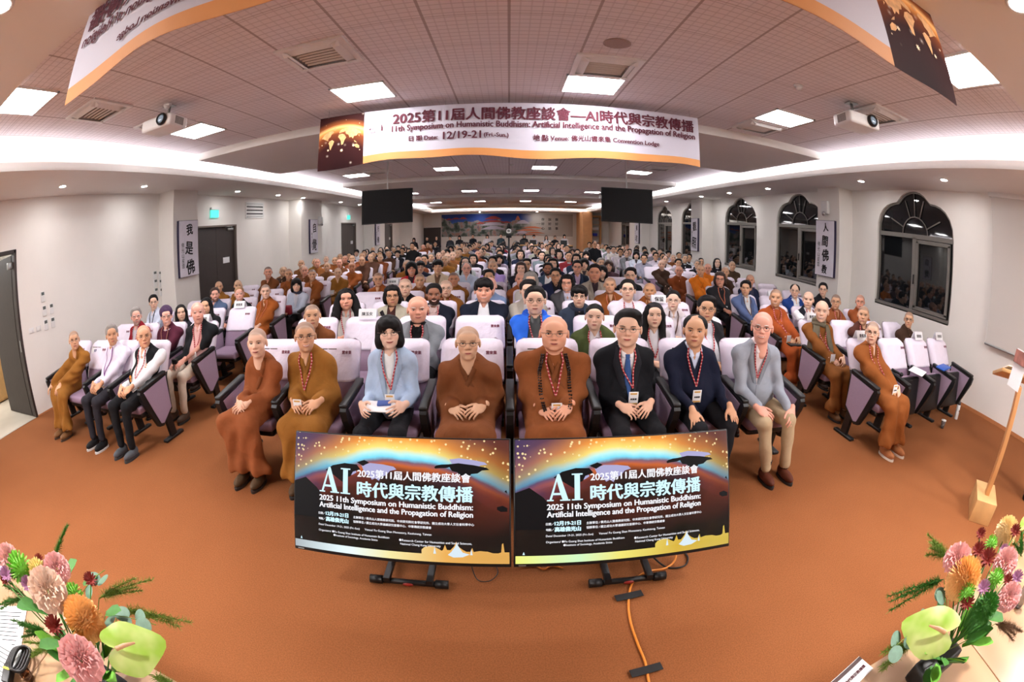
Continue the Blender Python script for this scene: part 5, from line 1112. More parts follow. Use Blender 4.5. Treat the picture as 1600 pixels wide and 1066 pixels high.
# sixth row
p(5, 1, 419, 426, 'robe', BRN, 'smiling dark-haired shaven monk in brown robe by the left wall, sixth row', tone='red', stubble=.9, smile=.8, hs=1.08)
p(5, 2, 451, 429, 'robe', (134, 74, 34), 'shaven monk in brown robe right of the smiling monk, sixth row', tone='olive', stubble=.6, smile=.5)
p(5, 3, 488, 430, 'robe', (140, 76, 30), 'laughing nun in brown robe on the aisle of the left block, sixth row', tone='tan', stubble=.8, smile=1.0, w=.9, pose='low')
p(5, 4, 643, 420, 'jacket', (196, 34, 46), 'woman with short dark hair and glasses in bright red jacket', shirt=(60, 40, 44), hair='bob', glasses='dark', tone='red', smile=1.0, hs=1.1)
p(5, 5, 684, 418, 'jacket', (206, 186, 160), 'young man with tall black hair in beige jacket over brown scarf', shirt=(110, 80, 60), hair='mop', tone='tan', smile=.2, hs=1.08)
p(5, 6, 729, 420, 'shirt', (184, 196, 216), 'old man with glasses in pale blue-grey shirt, sixth row', hair='thin', hairc='grey', glasses='thin', tone='pink', collar=(188, 200, 220), smile=.3)
p(5, 7, 770, 417, 'robe', (186, 160, 226), 'shaven person in lilac robe beside the tripod aisle', tone='tan', stubble=.3, smile=.4)
p(5, 8, 814, 420, 'jacket', (36, 34, 44), 'elderly woman with reddish-brown short hair, sixth row right of centre', shirt=(60, 56, 60), hair='wavy', hairc='brown', tone='light', smile=.6)
p(5, 9, 856, 421, 'jacket', (66, 84, 104), 'dark-bearded man in blue-grey jacket over white shirt, sixth row', shirt=WHT, open=.6, hair='short', tone=(166, 112, 84), beard=.9, beardc=(30, 24, 24))
p(5, 10, 902, 418, 'suit', (28, 36, 54), 'man with glasses in navy suit and lilac shirt, sixth row', shirt=(196, 170, 200), hair='short', glasses='dark', tone='red', hs=1.06)
p(5, 11, 941, 425, 'jacket', (44, 38, 40), 'woman with black bob smiling behind the beige blazer', shirt=(50, 40, 40), hair='bob', tone='light', smile=.9)
p(5, 12, 1095, 423, 'robe', ORG, 'shaven monk in vivid orange robe on the right aisle', tone='tan', stubble=.2, pose='clasp', smile=.4, w=.95)
p(5, 13, 1133, 426, 'robe', DKB, 'shaven monk in dark brown robe behind the charcoal jacket', tone='tan', stubble=.3)
# seventh row
p(6, 1, 442, 425, 'robe', DKB, 'pale shaven monk behind the two brown-robed monks by the left wall', tone='old', stubble=.2)
p(6, 2, 476, 424, 'robe', BRN, 'red-faced shaven monk in brown robe, seventh row left block', tone='red', stubble=.3)
p(6, 3, 528, 427, 'robe', GOLD, 'shaven monk in golden robe holding white paper on the left aisle', tone='old', stubble=.4, pose='low', smile=.4)
p(6, 5, 657, 418, 'jacket', (40, 42, 60), 'boy with black fringe and dark glasses in patterned navy top', hair='mop', glasses='black', tone='light', shirt=(60, 60, 80))
p(6, 12, 1061, 424, 'robe', (134, 66, 28), 'bald monk in dark orange-brown robe with folded hands on the right aisle', tone='red', stubble=.15, pose='clasp', w=1.1, smile=0)
p(6, 13, 1106, 420, 'robe', ORG, 'second shaven monk in orange robe, just behind the first', tone='red', stubble=.2)
p(7, 3, 550, 418, 'robe', (160, 86, 38), 'broad shaven monk in rust robe on the left aisle, eighth row', tone=(196, 134, 98), stubble=.3, w=1.15, hs=1.12, pose='low')
p(7, 12, 1034, 414, 'robe', DKB, 'smiling shaven nun in dark brown robe on the right aisle, eighth row', tone='light', stubble=.15, smile=1.0, pose='low')

ZH = []
for s in PEOPLE:
    k = s['row']; s['q'] = 0 if k == 0 else (1 if k <= 2 else 2)
    if 'as_' in s: s['as'] = s.pop('as_')
    s['x'] = SEATX[s['j']] + s.get('dx', 0); y = ROW_Y(k) + s.get('dy', 0.0)
    for _ in range(12):
        w = at(s['px'], s['py'], 1, y)
        if w.z > 1.24: y += .03
        elif w.z < 1.07 and y > ROW_Y(k) + min(s.get('dy', 0.0), 0) - .14: y -= .03
        else: break
    dxh = w.x - s['x']; lim = .5
    s['headw'] = np.array((s['x'] + max(-lim, min(lim, dxh)), y, min(max(w.z, 1.0), 1.32))); ZH.append((k, s['j'], round(w.x - s['x'], 2), round(y - ROW_Y(k), 2), round(w.z, 2)))
    if isinstance(s.get('lanyard'), int): s['lanyard'] = L
print('HEADS', ZH)
OCC = set()
for s in PEOPLE:
    root, J = build_person(s); OCC.add((s['row'], s['j'])); s['root'] = root; s['J'] = J
    zn, x0 = J['N'][2], J['N'][0]; T = torso_prims(J, s.get('w', 1.0), 't', s.get('belly', 1.0))
    if s.get('vestlet'):
        mo = mat('orange_embroidery', S(226, 140, 40), .7, noise=.1)
        for g, n, zz in ((1, '人間佛教讀書會', .13), (-1, '佛光', .22)):
            for i, ch in enumerate(n):
                z = zn - zz - .033 * i; x = x0 + g * (.085 - .008 * i); yy = float(frontproj(T, [(x, z)])[0]) - .03
                link('embroidery', text_mesh(ch, None, .03, .002, mo), root, (x, yy, z), (R(75), 0, R(-6 * g)))
    if s.get('pearls'): m = MB(); [m.ellip((x0 + .075 * cos(a), J['N'][1] - .03 + .075 * sin(a), zn - .01 + .02 * sin(a)), (.008,) * 3, nu=7, nv=5) for a in np.linspace(0, 2 * pi, 26, endpoint=False)]; m.obj('pearl_necklace', M_cover, root)
    if s.get('strap'): vs, F = ribbon(T, [(x0 - .13, zn - .03), (x0 - .06, zn - .14), (x0 + .09, zn - .34)], .05, .026, .006); mk_obj('bag_strap', vs, F, cloth('strap', (34, 28, 34)), root)
    if s.get('teeprint'): yy = float(frontproj(T, [(x0, zn - .16)])[0]) - .012; link('print', text_mesh('❀❀', .12, .05, .004, mat('tee_print', S(96, 52, 60), .8, noise=.1)), root, (x0, yy, zn - .16), (R(80), 0, 0))

# ---- the rest of the audience: lighter figures of a few body types, each a person of its own
def crowd_nodes(nt, b, N, L_):
    oi = N('ObjectInfo'); n = N('TexNoise'); n.inputs['Scale'].default_value = 9; tc = N('TexCoord'); L_(tc.outputs['Object'], n.inputs[0])
    r = ramp(nt, n.outputs['Fac'], [(.3, (.86, .86, .86)), (.7, (1.1, 1.1, 1.1))]); L_(mixc(nt, 1.0, oi.outputs['Color'], r, 'MULTIPLY'), b.inputs['Base Color']); b.inputs['Specular IOR Level'].default_value = .2
M_crowd = node_mat('crowd_clothes', crowd_nodes, .9)
def crowd_mesh(cl, hair, hairc, tone, seed, glasses=0, smile=.5, white=False):
    s = dict(head=np.array((0, -.02, 1.13)), w=1.0 + .12 * sin(seed), hair=hair, tone=tone, smile=smile, stubble=.4, seed=seed, pose='low'); J = joints(s); bag = Bag()
    TH = Matrix.Translation((0, -.02, 1.13)) @ Matrix.Rotation(-.1, 4, 'X') @ Matrix.Diagonal((1.12, 1.04, .98, 1)); head_mesh(bag, TH, s, .009); tn = np.array(S(*SKIN[tone]))
    for g in (-1, 1): V, Q = hand_sdf(.5, -g, .011); bag.add(V, Q, 0, tn, Matrix.Translation(tuple(J['W', g])) @ Matrix.Rotation(g * .5, 4, 'Z'))
    if hair not in ('shaved', 'balding'): V, Q = hair_sdf(hair, .011); bag.add(V, Q, 6, (1, 1, 1), TH)
    T = torso_prims(J, s['w']); A = []
    for g in (-1, 1): A += [cone('a', J['S', g], J['E', g], .055, .062, .04), cone('a', J['E', g], J['W', g] + (0, .03, 0), .06, .045, .03), cone('a', J['hip', g], J['K', g], .09, .07, .05), cone('a', J['K', g], J['A', g] + (0, 0, .05), .07, .06, .04)]
    V, Q = sculpt(T + A, .02, lambda X, Y, Z: .004 * np.sin(30 * Z + 26 * np.abs(X) + seed)); bag.add(V, Q, 5, (1, 1, 1))
    if cl != 'robe':
        vs, F = ribbon(T, [(0, 1.0), (0, .88)], [.09, .012], .006, .005, sub=4); bag.add(vs, F, 7, (1, 1, 1))
    m = MB(); [m.ellip(J['A', g] + (0, -.06, -.05), (.045, .12, .04), nu=8, nv=5) for g in (-1, 1)]; bag.addmb(m, 2)
    if glasses:
        m = MB(); [m.tube([(g * .031 + .019 * cos(a), -.101, .001 + .016 * sin(a)) for a in np.linspace(0, 2 * pi, 10, endpoint=False)], .002, 4, closed=True) for g in (-1, 1)]; bag.addmb(m, 2, T=TH)
    return bag.mesh('person', BODYM + [M_crowd, HAIRC[hairc], cloth('inner_white', (226, 224, 228)) if white else cloth('inner_dark', (70, 60, 62))])
CV = {'monk': [crowd_mesh('robe', 'shaved', 'black', t, i) for i, t in enumerate(('tan', 'light', 'old', 'red', 'tan'))],
      'monkg': [crowd_mesh('robe', 'shaved', 'black', t, i + 9, 1) for i, t in enumerate(('tan', 'light'))],
      'man': [crowd_mesh('x', h, c, t, i + 20, g, white=w) for i, (h, c, t, g, w) in enumerate((('short', 'black', 'light', 0, 1), ('side', 'black', 'tan', 1, 0), ('short', 'black', 'tan', 0, 0), ('mop', 'black', 'light', 1, 1), ('thin', 'black', 'light', 1, 0), ('side', 'grey', 'old', 0, 1)))],
      'woman': [crowd_mesh('x', h, c, t, i + 30, g, 1.0 if i % 2 else .4, white=w) for i, (h, c, t, g, w) in enumerate((('bob', 'black', 'light', 0, 0), ('long', 'black', 'fair', 0, 1), ('bob', 'brown', 'light', 1, 0), ('tied', 'black', 'tan', 0, 1), ('wavy', 'black', 'light', 0, 0)))]}
HN = {'monk': 'shaven monk', 'monkg': 'shaven monk with glasses', 'man': 'man', 'woman': 'woman'}
HD = {'man': ['with short black hair', 'with side-parted hair and glasses', 'with short dark hair', 'with black fringe and glasses', 'with thin hair and glasses', 'with grey hair'],
      'woman': ['with black bob', 'with long black hair', 'with brown bob and glasses', 'with tied black hair', 'with wavy black hair']}
CN = [((128, 76, 42), 'brown'), ((148, 88, 48), 'rust'), ((146, 98, 42), 'ochre'), ((84, 58, 42), 'dark brown'), ((232, 130, 30), 'orange'), ((34, 34, 40), 'black'), ((42, 50, 78), 'navy'), ((226, 222, 232), 'white'), ((150, 150, 156), 'grey'), ((176, 168, 190), 'pale lilac'), ((150, 44, 52), 'red'), ((196, 176, 152), 'beige'), ((92, 110, 130), 'blue-grey'), ((88, 62, 66), 'plum')]
rg = random.Random(21)
EMPTY = {(0, 1), (0, 13), (0, 14), (0, 15), (1, 5), (1, 7), (1, 13), (2, 3), (3, 0), (3, 4), (3, 13), (4, 2), (4, 14), (4, 15), (5, 0), (5, 14), (5, 15), (1, 0), (6, 0), (7, 13), (8, 12), (6, 14), (6, 15)}
NFAR = 0
for k in range(5, 22):
    for j, x in enumerate(SEATX):
        if (k, j) in OCC or (k, j) in EMPTY: continue
        if k >= 15 and (j < 4 or j > 11) and rg.random() < .45: continue
        if rg.random() < (.10 if k < 10 else .06): continue
        if k == 21 and not 5 < j < 10: continue
        if k > 18 and j in (0, 1, 2, 13, 14, 15): continue
        blk = 'L' if j < 4 else ('M' if j < 12 else 'R'); u = rg.random()
        if blk == 'L': ty = 'monk' if k < 12 else rg.choice(['monk', 'man', 'woman', 'woman', 'man']); c = rg.choice([0, 1, 2, 0, 1, 3]) if ty == 'monk' else rg.choice([5, 5, 6, 5, 7])
        elif blk == 'R': ty = 'monk' if u < (.75 if k < 8 else .2) else ('woman' if rg.random() < .35 and k < 12 else 'man'); c = (3 if k < 8 else rg.choice([0, 2, 7])) if ty == 'monk' else (rg.choice([5, 8, 10, 6, 7]) if k < 10 else rg.choice([7, 7, 7, 8, 9]))
        else:
            ty = 'monk' if (j < 6 and k < 11 and u < .75) or u < .12 else ('woman' if rg.random() < .5 else 'man'); c = rg.choice([0, 1, 2]) if ty == 'monk' else rg.choice([5, 5, 6, 7, 8, 9, 10, 11, 12, 13, 5, 6])
            if j > 8 and k > 11: c = rg.choice([7, 7, 7, 9, 11])
        i = rg.randrange(len(CV[ty])); hy = rg.uniform(-.03, .05)
        px_off = (rg.uniform(-.05, .05), rg.uniform(-.08, .05))
        o = link('person', CV[ty][i], None, (x + px_off[0], ROW_Y(k) + px_off[1], 0), (0, 0, math.atan2(-x, ROW_Y(k)) * -.0 + math.atan2(x, ROW_Y(k)) * -.6 + rg.uniform(-.12, .12)))
        o.scale = (rg.uniform(.95, 1.08), 1, 1 + hy); col = tuple(min(1, v * rg.uniform(.85, 1.15)) for v in S(*CN[c][0])); o.color = (*col, 1)
        d = HN[ty] + ('' if ty.startswith('monk') else ' ' + HD[ty][i]); gar = 'robe' if ty.startswith('monk') else 'top'
        tag(o, '%s in %s %s, %s' % (d.replace(' and glasses', ', glasses'), CN[c][1], gar, seat_place(k, j).replace('middle block', 'middle').replace(' block', '').replace('row of the', 'row')), 'person', 'audience members'); NFAR += 1
print('NFAR', NFAR, 'NEAR', len(PEOPLE))
# ================================================================== BANNERS, SCREENS, PROJECTORS
def uvmat(name, build, rough=.7):
    return node_mat(name, build, rough)
CONT = [ # rough world map outlines in a 0..1 x 0..1 frame
    [(.04, .72), (.10, .80), (.20, .84), (.30, .82), (.33, .74), (.27, .70), (.25, .62), (.21, .60), (.19, .54), (.22, .50), (.18, .53), (.12, .62), (.08, .68)],
    [(.30, .86), (.36, .90), (.40, .86), (.35, .80)],
    [(.23, .48), (.29, .49), (.34, .42), (.32, .33), (.28, .22), (.26, .14), (.24, .22), (.23, .34), (.21, .42)],
    [(.45, .70), (.47, .76), (.52, .80), (.58, .82), (.60, .74), (.56, .70), (.50, .68), (.46, .66)],
    [(.45, .62), (.52, .64), (.58, .60), (.62, .50), (.58, .40), (.55, .26), (.51, .24), (.50, .38), (.46, .48), (.43, .54)],
    [(.58, .82), (.68, .88), (.82, .86), (.94, .82), (.97, .76), (.90, .72), (.86, .62), (.80, .58), (.78, .48), (.74, .54), (.70, .50), (.67, .60), (.62, .62), (.60, .72)],
    [(.80, .44), (.84, .42), (.88, .38), (.82, .38)], [(.82, .30), (.88, .34), (.93, .30), (.93, .22), (.86, .20), (.82, .24)], [(.90, .66), (.92, .70), (.93, .62)]]
def earthprint(nt, b, N, L_, emis=0):
    tc = N('TexCoord'); sp = N('SeparateXYZ'); L_(tc.outputs['Object'], sp.inputs[0]); x, z = sp.outputs[0], sp.outputs[2]
    d = mathn(nt, 'SQRT', mathn(nt, 'ADD', mathn(nt, 'POWER', mathn(nt, 'ABSOLUTE', x), 2.0), mathn(nt, 'POWER', mathn(nt, 'ABSOLUTE', mathn(nt, 'ADD', z, .42)), 2.0)))
    c = ramp(nt, d, [(.0, S(30, 12, 14)), (.40, S(52, 22, 22)), (.52, S(120, 62, 34)), (.575, S(226, 150, 80)), (.60, S(246, 190, 120)), (.635, S(150, 84, 44)), (.70, S(58, 28, 26)), (.9, S(34, 16, 20))])
    g = N('TexVoronoi'); g.inputs['Scale'].default_value = 9; L_(tc.outputs['Object'], g.inputs[0]); st = ramp(nt, g.outputs['Distance'], [(.0, (1, 1, 1)), (.09, (.25, .2, .15)), (.2, (0, 0, 0))])
    b.inputs['Specular IOR Level'].default_value = .08; c2 = mixc(nt, 1.0, c, mixc(nt, .55, (0, 0, 0), st), 'ADD'); L_(c2, b.inputs['Base Color'])
M_earth = node_mat('banner_earth_print', earthprint, .6)
M_bwhite = mat('banner_white', S(186, 182, 193), .6, noise=.01, nscale=3); M_borange = mat('banner_orange', S(204, 138, 76), .6, noise=.03, nscale=3)
M_map = mat('banner_gold_land', S(214, 160, 104), .7, noise=.25, nscale=25); M_glow = mat('banner_pale_spark', S(250, 220, 180), .6, noise=.05)
def banner(name_label, y, zt, h, w, mirror, sag, gid):
    """hanging cloth banner in the XZ plane; children: cloth parts, printing"""
    r = thing('hanging_banner', name_label, 'banner', (0, y, zt)); mx = -1 if mirror else 1
    def wav(x, z): return .018 * sin(3.1 * x + gid) * (-z / h) + .01 * sin(7 * x + 2) * (-z / h)
    def zz(x, z): return z - sag * .5 * (1 - (2 * x / w) ** 2) * 0 - (.022 * sin(2.3 * x + gid) + .012 * sin(5.3 * x)) * (-z / h) ** 2
    def patch(x0, x1, z0, z1, nx, nz, off=0.0):
        V = []; F = []
        for i in range(nx + 1):
            for j in range(nz + 1):
                x, z = x0 + (x1 - x0) * i / nx, z0 + (z1 - z0) * j / nz; V.append((x, wav(x, z) + off, zz(x, z)))
        for i in range(nx):
            for j in range(nz): a = i * (nz + 1) + j; F.append((a, a + 1, a + nz + 2, a + nz + 1))
        return V, F
    th = .003; xe = w / 2; xi = -xe + w * .128
    def xr(a): return a * mx
    for nm, a, b_, z0, z1, m in (('picture_panel', -xe, xi, -h, 0, M_earth), ('text_panel', xi, xe, -h * .86, 0, M_bwhite), ('lower_band', xi, xe, -h, -h * .86, M_borange)):
        a_, c_ = sorted((xr(a), xr(b_))); V, F = patch(a_, c_, z0, z1, max(8, int((c_ - a_) * 26)), 14); V2 = [(v[0], v[1] + th, v[2]) for v in V]; n = len(V)
        cxm = (a_ + c_) / 2 if m is M_earth else 0
        V = [(v[0] - cxm, v[1], v[2] + (h / 2 if m is M_earth else 0)) for v in V + V2]; o = mk_obj(nm, V, F + [tuple(i + n for i in f)[::-1] for f in F], m, r)
        if m is M_earth: o.location = (cxm, 0, -h / 2); pic = o
    # gold continents and glows on the picture
    mb = MB(); pw = w * .128
    for poly in CONT:
        q = [((px - .5) * pw * .95 * mx, (pz - .5) * h * .55 + h * .06 - .12 * h * (abs(px - .5) * 2) ** 2) for px, pz in poly]; cx = -(xe + -xi) / 2 * mx if False else 0
        xw = xr((-xe + xi) / 2); V = [(a, wav(a + xw, b_ - h / 2) - .003, b_) for a, b_ in q]
        tri = mgeo.tessellate_polygon([[Vector((a, b_, 0)) for a, b_ in q]]); mb._add(V, [tuple(t) for t in tri])
    mb.obj('printed_continents', M_map, pic)
    mb = MB()
    for px, pz, rr in ((-.28, -.16, .016), (.02, -.19, .022), (.28, -.12, .018), (-.42, -.05, .01), (.42, -.22, .008), (-.2, .02, .006), (.4, .3, .006), (-.35, .34, .004), (.1, .4, .005)):
        xw = xr((-xe + xi) / 2); a = px * pw * mx; z = pz * h; mb._add([(a + rr * (1 if i % 2 else .45) * cos(i * pi / 8), wav(a + xw, z - h / 2) - .004, z + rr * (1 if i % 2 else .45) * sin(i * pi / 8)) for i in range(16)], [tuple(range(16))])
    mb.obj('printed_dots', M_glow, pic)
    def put(text, w_, h_, cx, z, bold, m=M_maroon):
        me = text_mesh(text, w_, h_, bold, m); n = len(me.vertices); co = np.zeros(n * 3); me.vertices.foreach_get('co', co); co = co.reshape(-1, 3)
        X = (co[:, 0] + cx) * mx; Z = co[:, 1] + z - (.05 if mirror else 0); Y = np.array([wav(a, b_) for a, b_ in zip(X, Z)]) - .012 - co[:, 2]; Z = np.array([zz(a, b_) for a, b_ in zip(X, Z)])
        V = np.stack([X, Y, Z], 1); mk_obj('lettering', V, [tuple(p_.vertices) if mx > 0 else tuple(p_.vertices)[::-1] for p_ in me.polygons], m, r)
    x0 = xi + .36; x1 = xe - .07
    put('2025第11屆人間佛教座談會—AI時代與宗教傳播', x1 - x0, None, (x0 + x1) / 2, -h * .20, .006)
    put('11th Symposium on Humanistic Buddhism: Artificial Intelligence and the Propagation of Religion', x1 - x0 + .02, h * .15, (x0 + x1) / 2, -h * .42, .0032)
    put('日 期 Date:', .33, None, x0 + .36, -h * .62, .003); put('12/19-21', .42, None, x0 + .80, -h * .605, .004); put('(Fri.-Sun.)', .27, h * .1, x0 + 1.18, -h * .62, .0025)
    put('地 點 Venue: 佛光山雲來集 Convention Lodge', 1.46, None, x0 + 2.32, -h * .65, .0028)
    mb = MB(); 
    for a0, rx, rz, cx in ((0, .10, .05, xi + .15), ):
        mb.tube([((cx + rx * cos(t)) * mx, wav(cx * mx, -h * .38) - .005, -h * .40 + rz * sin(t)) for t in np.linspace(0, 2 * pi, 28, endpoint=False)], .0015, 4, closed=True)
    mb.tube([((xi + .225) * mx + .035 * cos(t), wav(xi * mx, -h * .3) - .005, -h * .33 + .05 * sin(t)) for t in np.linspace(0, 2 * pi, 22, endpoint=False)], .0012, 4, closed=True)
    mb.obj('printed_logo', M_ink, r); mb = MB(); mb._add([((xi + .225 + a) * mx, wav(xi, -h * .3) - .0055, -h * .33 + c) for a, c in ((-.012, -.05), (.012, -.05), (.01, .01), (.006, .03), (0, .045), (-.006, .03), (-.01, .01))], [tuple(range(7))]); mb.obj('printed_logo', M_maroon, r)
    put('佛光山', .09, None, xi + .11, -h * .36, .0004, M_maroon); put('人間佛教', .08, None, xi + .11, -h * .43, .0003, M_maroon)
    return r
banner('white symposium banner with orange hem facing the camera in the middle of the ceiling', 5.2, 3.32, .65, 4.52, False, 0, 0.6)
banner('nearest banner overhead, printing seen mirrored from behind, orange hem along its bottom', 1.25, 3.40, .67, 4.44, True, 0, 2.4)
for y, zt, w, s in ((5.2, 3.32, 4.3, 'middle'), (1.25, 3.40, 4.2, 'nearest')):
    for x in (-w / 2, -w / 6, w / 6, w / 2): tag(MB().tube([(x, y, zt - .01), (x, y, Z_TILE if y > 2 else 3.41)], .002, 5).obj('banner_cord', M_steel), 'thin cord holding the %s banner, %s from the left' % (s, ('first', 'second', 'third', 'fourth')[round((x / w + .5) * 3)]), 'cord', 'cords of the %s banner' % s)

# ---- ceiling-hung black screens, projectors
M_scrn = mat('dark_screen', (.006, .006, .007), .5, spec=.2, noise=.05)
for xa, xb, s in ((-3.0, -1.99, 'left'), (1.91, 2.90, 'right')):
    xc, y = (xa + xb) / 2, 9.45; g = -1 if xc < 0 else 1
    t = thing('hanging_screen', 'switched-off black television hanging from the ceiling on the %s' % s, 'television', (xc, y, 2.40), R(-g * 6))
    MB().box((0, 0, 0), (1.08, .05, .72), bev=.008).obj('housing', M_black, t); MB().box((0, -.027, .005), (1.05, .004, .68)).obj('screen', M_scrn, t)
    MB().tube([(0, .05, 0), (0, .05, .98)], .014, 10).box((0, .04, .0), (.3, .04, .3)).box((0, .05, .985), (.2, .2, .02)).obj('ceiling_mount', M_whitep, t)
    MB().box((.56 * (1 if g < 0 else -1), .0, .15), (.05, .1, .07), bev=.01).obj('sensor', M_whitep, t)
def projector(px, py, lean, lab):
    t = thing('projector', lab, 'projector', (0, 0, 0)); 
    c = at(px, py, 1, 3.55) if False else None
    m = MB(); m.box((0, 0, 0), (.42, .36, .13), bev=.03); m.obj('body', M_whitep, t)
    m = MB(); m.lathe([(.0, 0), (.062, 0), (.066, .02), (.055, .05), (.048, .05), (.044, .03), (0, .03)], 24, (.09, -.18, .01), Matrix.Rotation(R(90), 4, 'X')); m.obj('lens_ring', M_black, t)
    MB().lathe([(0, 0), (.04, 0), (.03, .012), (0, .016)], 18, (.09, -.215, .01), Matrix.Rotation(R(90), 4, 'X')).obj('lens', mat('lens_glass', S(120, 130, 140), .05, .8, emit=.6, noise=.02), t)
    g = MB(); [g.box((-.2115, -.08 + .022 * k, 0), (.004, .012, .08)) for k in range(8)]; [g.box((.2115, -.08 + .022 * k, 0), (.004, .012, .08)) for k in range(8)]; g.obj('vent_slots', mat('slot_grey', S(120, 118, 116), .7, noise=.1), t)
    return t
for pos, rz, lab, mp in (((-3.38, 3.42, 3.185), R(8), 'white ceiling projector with black lens left of the nearest banner', -1), ((3.36, 3.36, 3.185), R(-8), 'white ceiling projector with black lens right of the nearest banner', 1)):
    t = projector(0, 0, 0, lab); t.location = pos; t.rotation_euler = (R(0), R(0), rz)
    m = MB(); m.tube([(0, .05, .06), (0, .05, .225)], .018, 10); m.box((0, .05, .22), (.12, .12, .012)); m.box((0, .05, .08), (.16, .16, .03), bev=.008); m.obj('ceiling_mount', M_steel, t)

# ---- two display monitors on low floor stands
def screen_nodes(nt, b, N, L_):
    tc = N('TexCoord'); sp = N('SeparateXYZ'); L_(tc.outputs['Object'], sp.inputs[0]); x, y = sp.outputs[0], sp.outputs[1]   # metres, origin at the centre
    ax = mathn(nt, 'ABSOLUTE', x)
    d = mathn(nt, 'SUBTRACT', mathn(nt, 'ADD', y, mathn(nt, 'MULTIPLY', mathn(nt, 'POWER', ax, 2.0), .48)), .222)   # height above the planet's rim
    nz = N('TexNoise'); nz.inputs['Scale'].default_value = 3.2; nz.inputs['Detail'].default_value = 6; L_(tc.outputs['Object'], nz.inputs[0]); n = nz.outputs['Fac']
    dn = mathn(nt, 'ADD', d, mathn(nt, 'MULTIPLY', mathn(nt, 'SUBTRACT', n, .5), .10))
    f = mathn(nt, 'ADD', mathn(nt, 'MULTIPLY', dn, 1.6), .5)
    c = ramp(nt, f, [(.0, S(6, 6, 9)), (.26, S(10, 9, 12)), (.36, S(58, 30, 26)), (.42, S(196, 96, 44)), (.455, S(120, 90, 110)), (.485, S(120, 220, 250)), (.52, S(190, 240, 235)), (.56, S(250, 224, 120)), (.64, S(238, 150, 60)), (.76, S(120, 70, 50)), (.9, S(50, 40, 60))])
    side = mathn(nt, 'MULTIPLY', mathn(nt, 'SMOOTH_MIN', mathn(nt, 'MULTIPLY', mathn(nt, 'MAXIMUM', mathn(nt, 'SUBTRACT', ax, .16), 0.0), 2.9), 1.0, .2), mathn(nt, 'GREATER_THAN', f, .3))
    edge = mixc(nt, ramp(nt, mathn(nt, 'ADD', x, .5), [(.0, (0, 0, 0)), (.5, (0, 0, 0)), (1, (1, 1, 1))]), S(60, 52, 100), S(84, 34, 28))
    c = mixc(nt, mathn(nt, 'MULTIPLY', side, .72), c, edge)
    below = mathn(nt, 'LESS_THAN', f, .40); c = mixc(nt, mathn(nt, 'MULTIPLY', below, ramp(nt, n, [(.42, (0, 0, 0)), (.6, (.55, .55, .55))])), c, S(120, 46, 30))
    # sparks
    v = N('TexVoronoi'); v.inputs['Scale'].default_value = 38; L_(tc.outputs['Object'], v.inputs[0]); sp_ = mathn(nt, 'MULTIPLY', mathn(nt, 'LESS_THAN', v.outputs['Distance'], .22), mathn(nt, 'GREATER_THAN', d, .03))
    c = mixc(nt, mathn(nt, 'MULTIPLY', sp_, .8), c, S(255, 232, 170))
    dark = ramp(nt, mathn(nt, 'ADD', y, .35), [(.0, (0, 0, 0)), (.18, (.02, .02, .02)), (.40, (1, 1, 1))]); c = mixc(nt, 1.0, c, dark, 'MULTIPLY')
    L_(c, b.inputs['Emission Color']); b.inputs['Emission Strength'].default_value = .60; b.inputs['Base Color'].default_value = (.008, .008, .008, 1); b.inputs['Roughness'].default_value = .12
M_screen = node_mat('lit_screen_picture', screen_nodes, .12)
def em(name, c, e=1.0): return mat(name, (.004, .004, .004), .5, emit=e * .6, ecol=c, noise=0, spec=.08)
E_text = em('screen_text_pale_blue', S(206, 240, 250), 1.0); E_white = em('screen_text_white', S(246, 246, 252), .95); E_black = em('screen_land_dark', S(16, 14, 16), 1.0); E_lav = em('screen_land_lavender', S(176, 172, 214), .9)
def gold(nt, b, N, L_):
    tc = N('TexCoord'); sp = N('SeparateXYZ'); L_(tc.outputs['Object'], sp.inputs[0]); c = ramp(nt, mathn(nt, 'ADD', sp.outputs[0], .55), [(.0, S(160, 170, 176)), (.3, S(226, 246, 250)), (.52, S(236, 226, 160)), (.8, S(226, 168, 80)), (1.0, S(214, 160, 78))])
    L_(c, b.inputs['Emission Color']); b.inputs['Emission Strength'].default_value = .58; b.inputs['Base Color'].default_value = (.02, .02, .02, 1)
def gold2(nt, b, N, L_):
    tc = N('TexCoord'); sp = N('SeparateXYZ'); L_(tc.outputs['Object'], sp.inputs[0]); c = ramp(nt, mathn(nt, 'ADD', sp.outputs[0], .55), [(.0, S(232, 236, 120)), (.3, S(200, 240, 190)), (.5, S(232, 222, 110)), (.8, S(206, 170, 50)), (1.0, S(200, 172, 60))])
    L_(c, b.inputs['Emission Color']); b.inputs['Emission Strength'].default_value = .58; b.inputs['Base Color'].default_value = (.02, .02, .02, 1)
E_gold = [node_mat('screen_gold_band_a', gold, .3), node_mat('screen_gold_band_b', gold2, .3)]
M_bezel = mat('monitor_bezel', S(14, 14, 16), .35, noise=.05)
A_POLY = [[(0, 0), (.24, 0), (.24, .05), (.17, .05), (.22, .22), (.50, .22), (.56, .05), (.47, .05), (.47, 0), (.84, 0), (.84, .05), (.77, .05), (.46, 1), (.38, 1), (.09, .05), (0, .05)], [(.245, .30), (.36, .74), (.475, .30)]]
I_POLY = [[(.90, 0), (1.30, 0), (1.30, .05), (1.20, .05), (1.20, .95), (1.30, .95), (1.30, 1), (.90, 1), (.90, .95), (1.0, .95), (1.0, .05), (.90, .05)]]
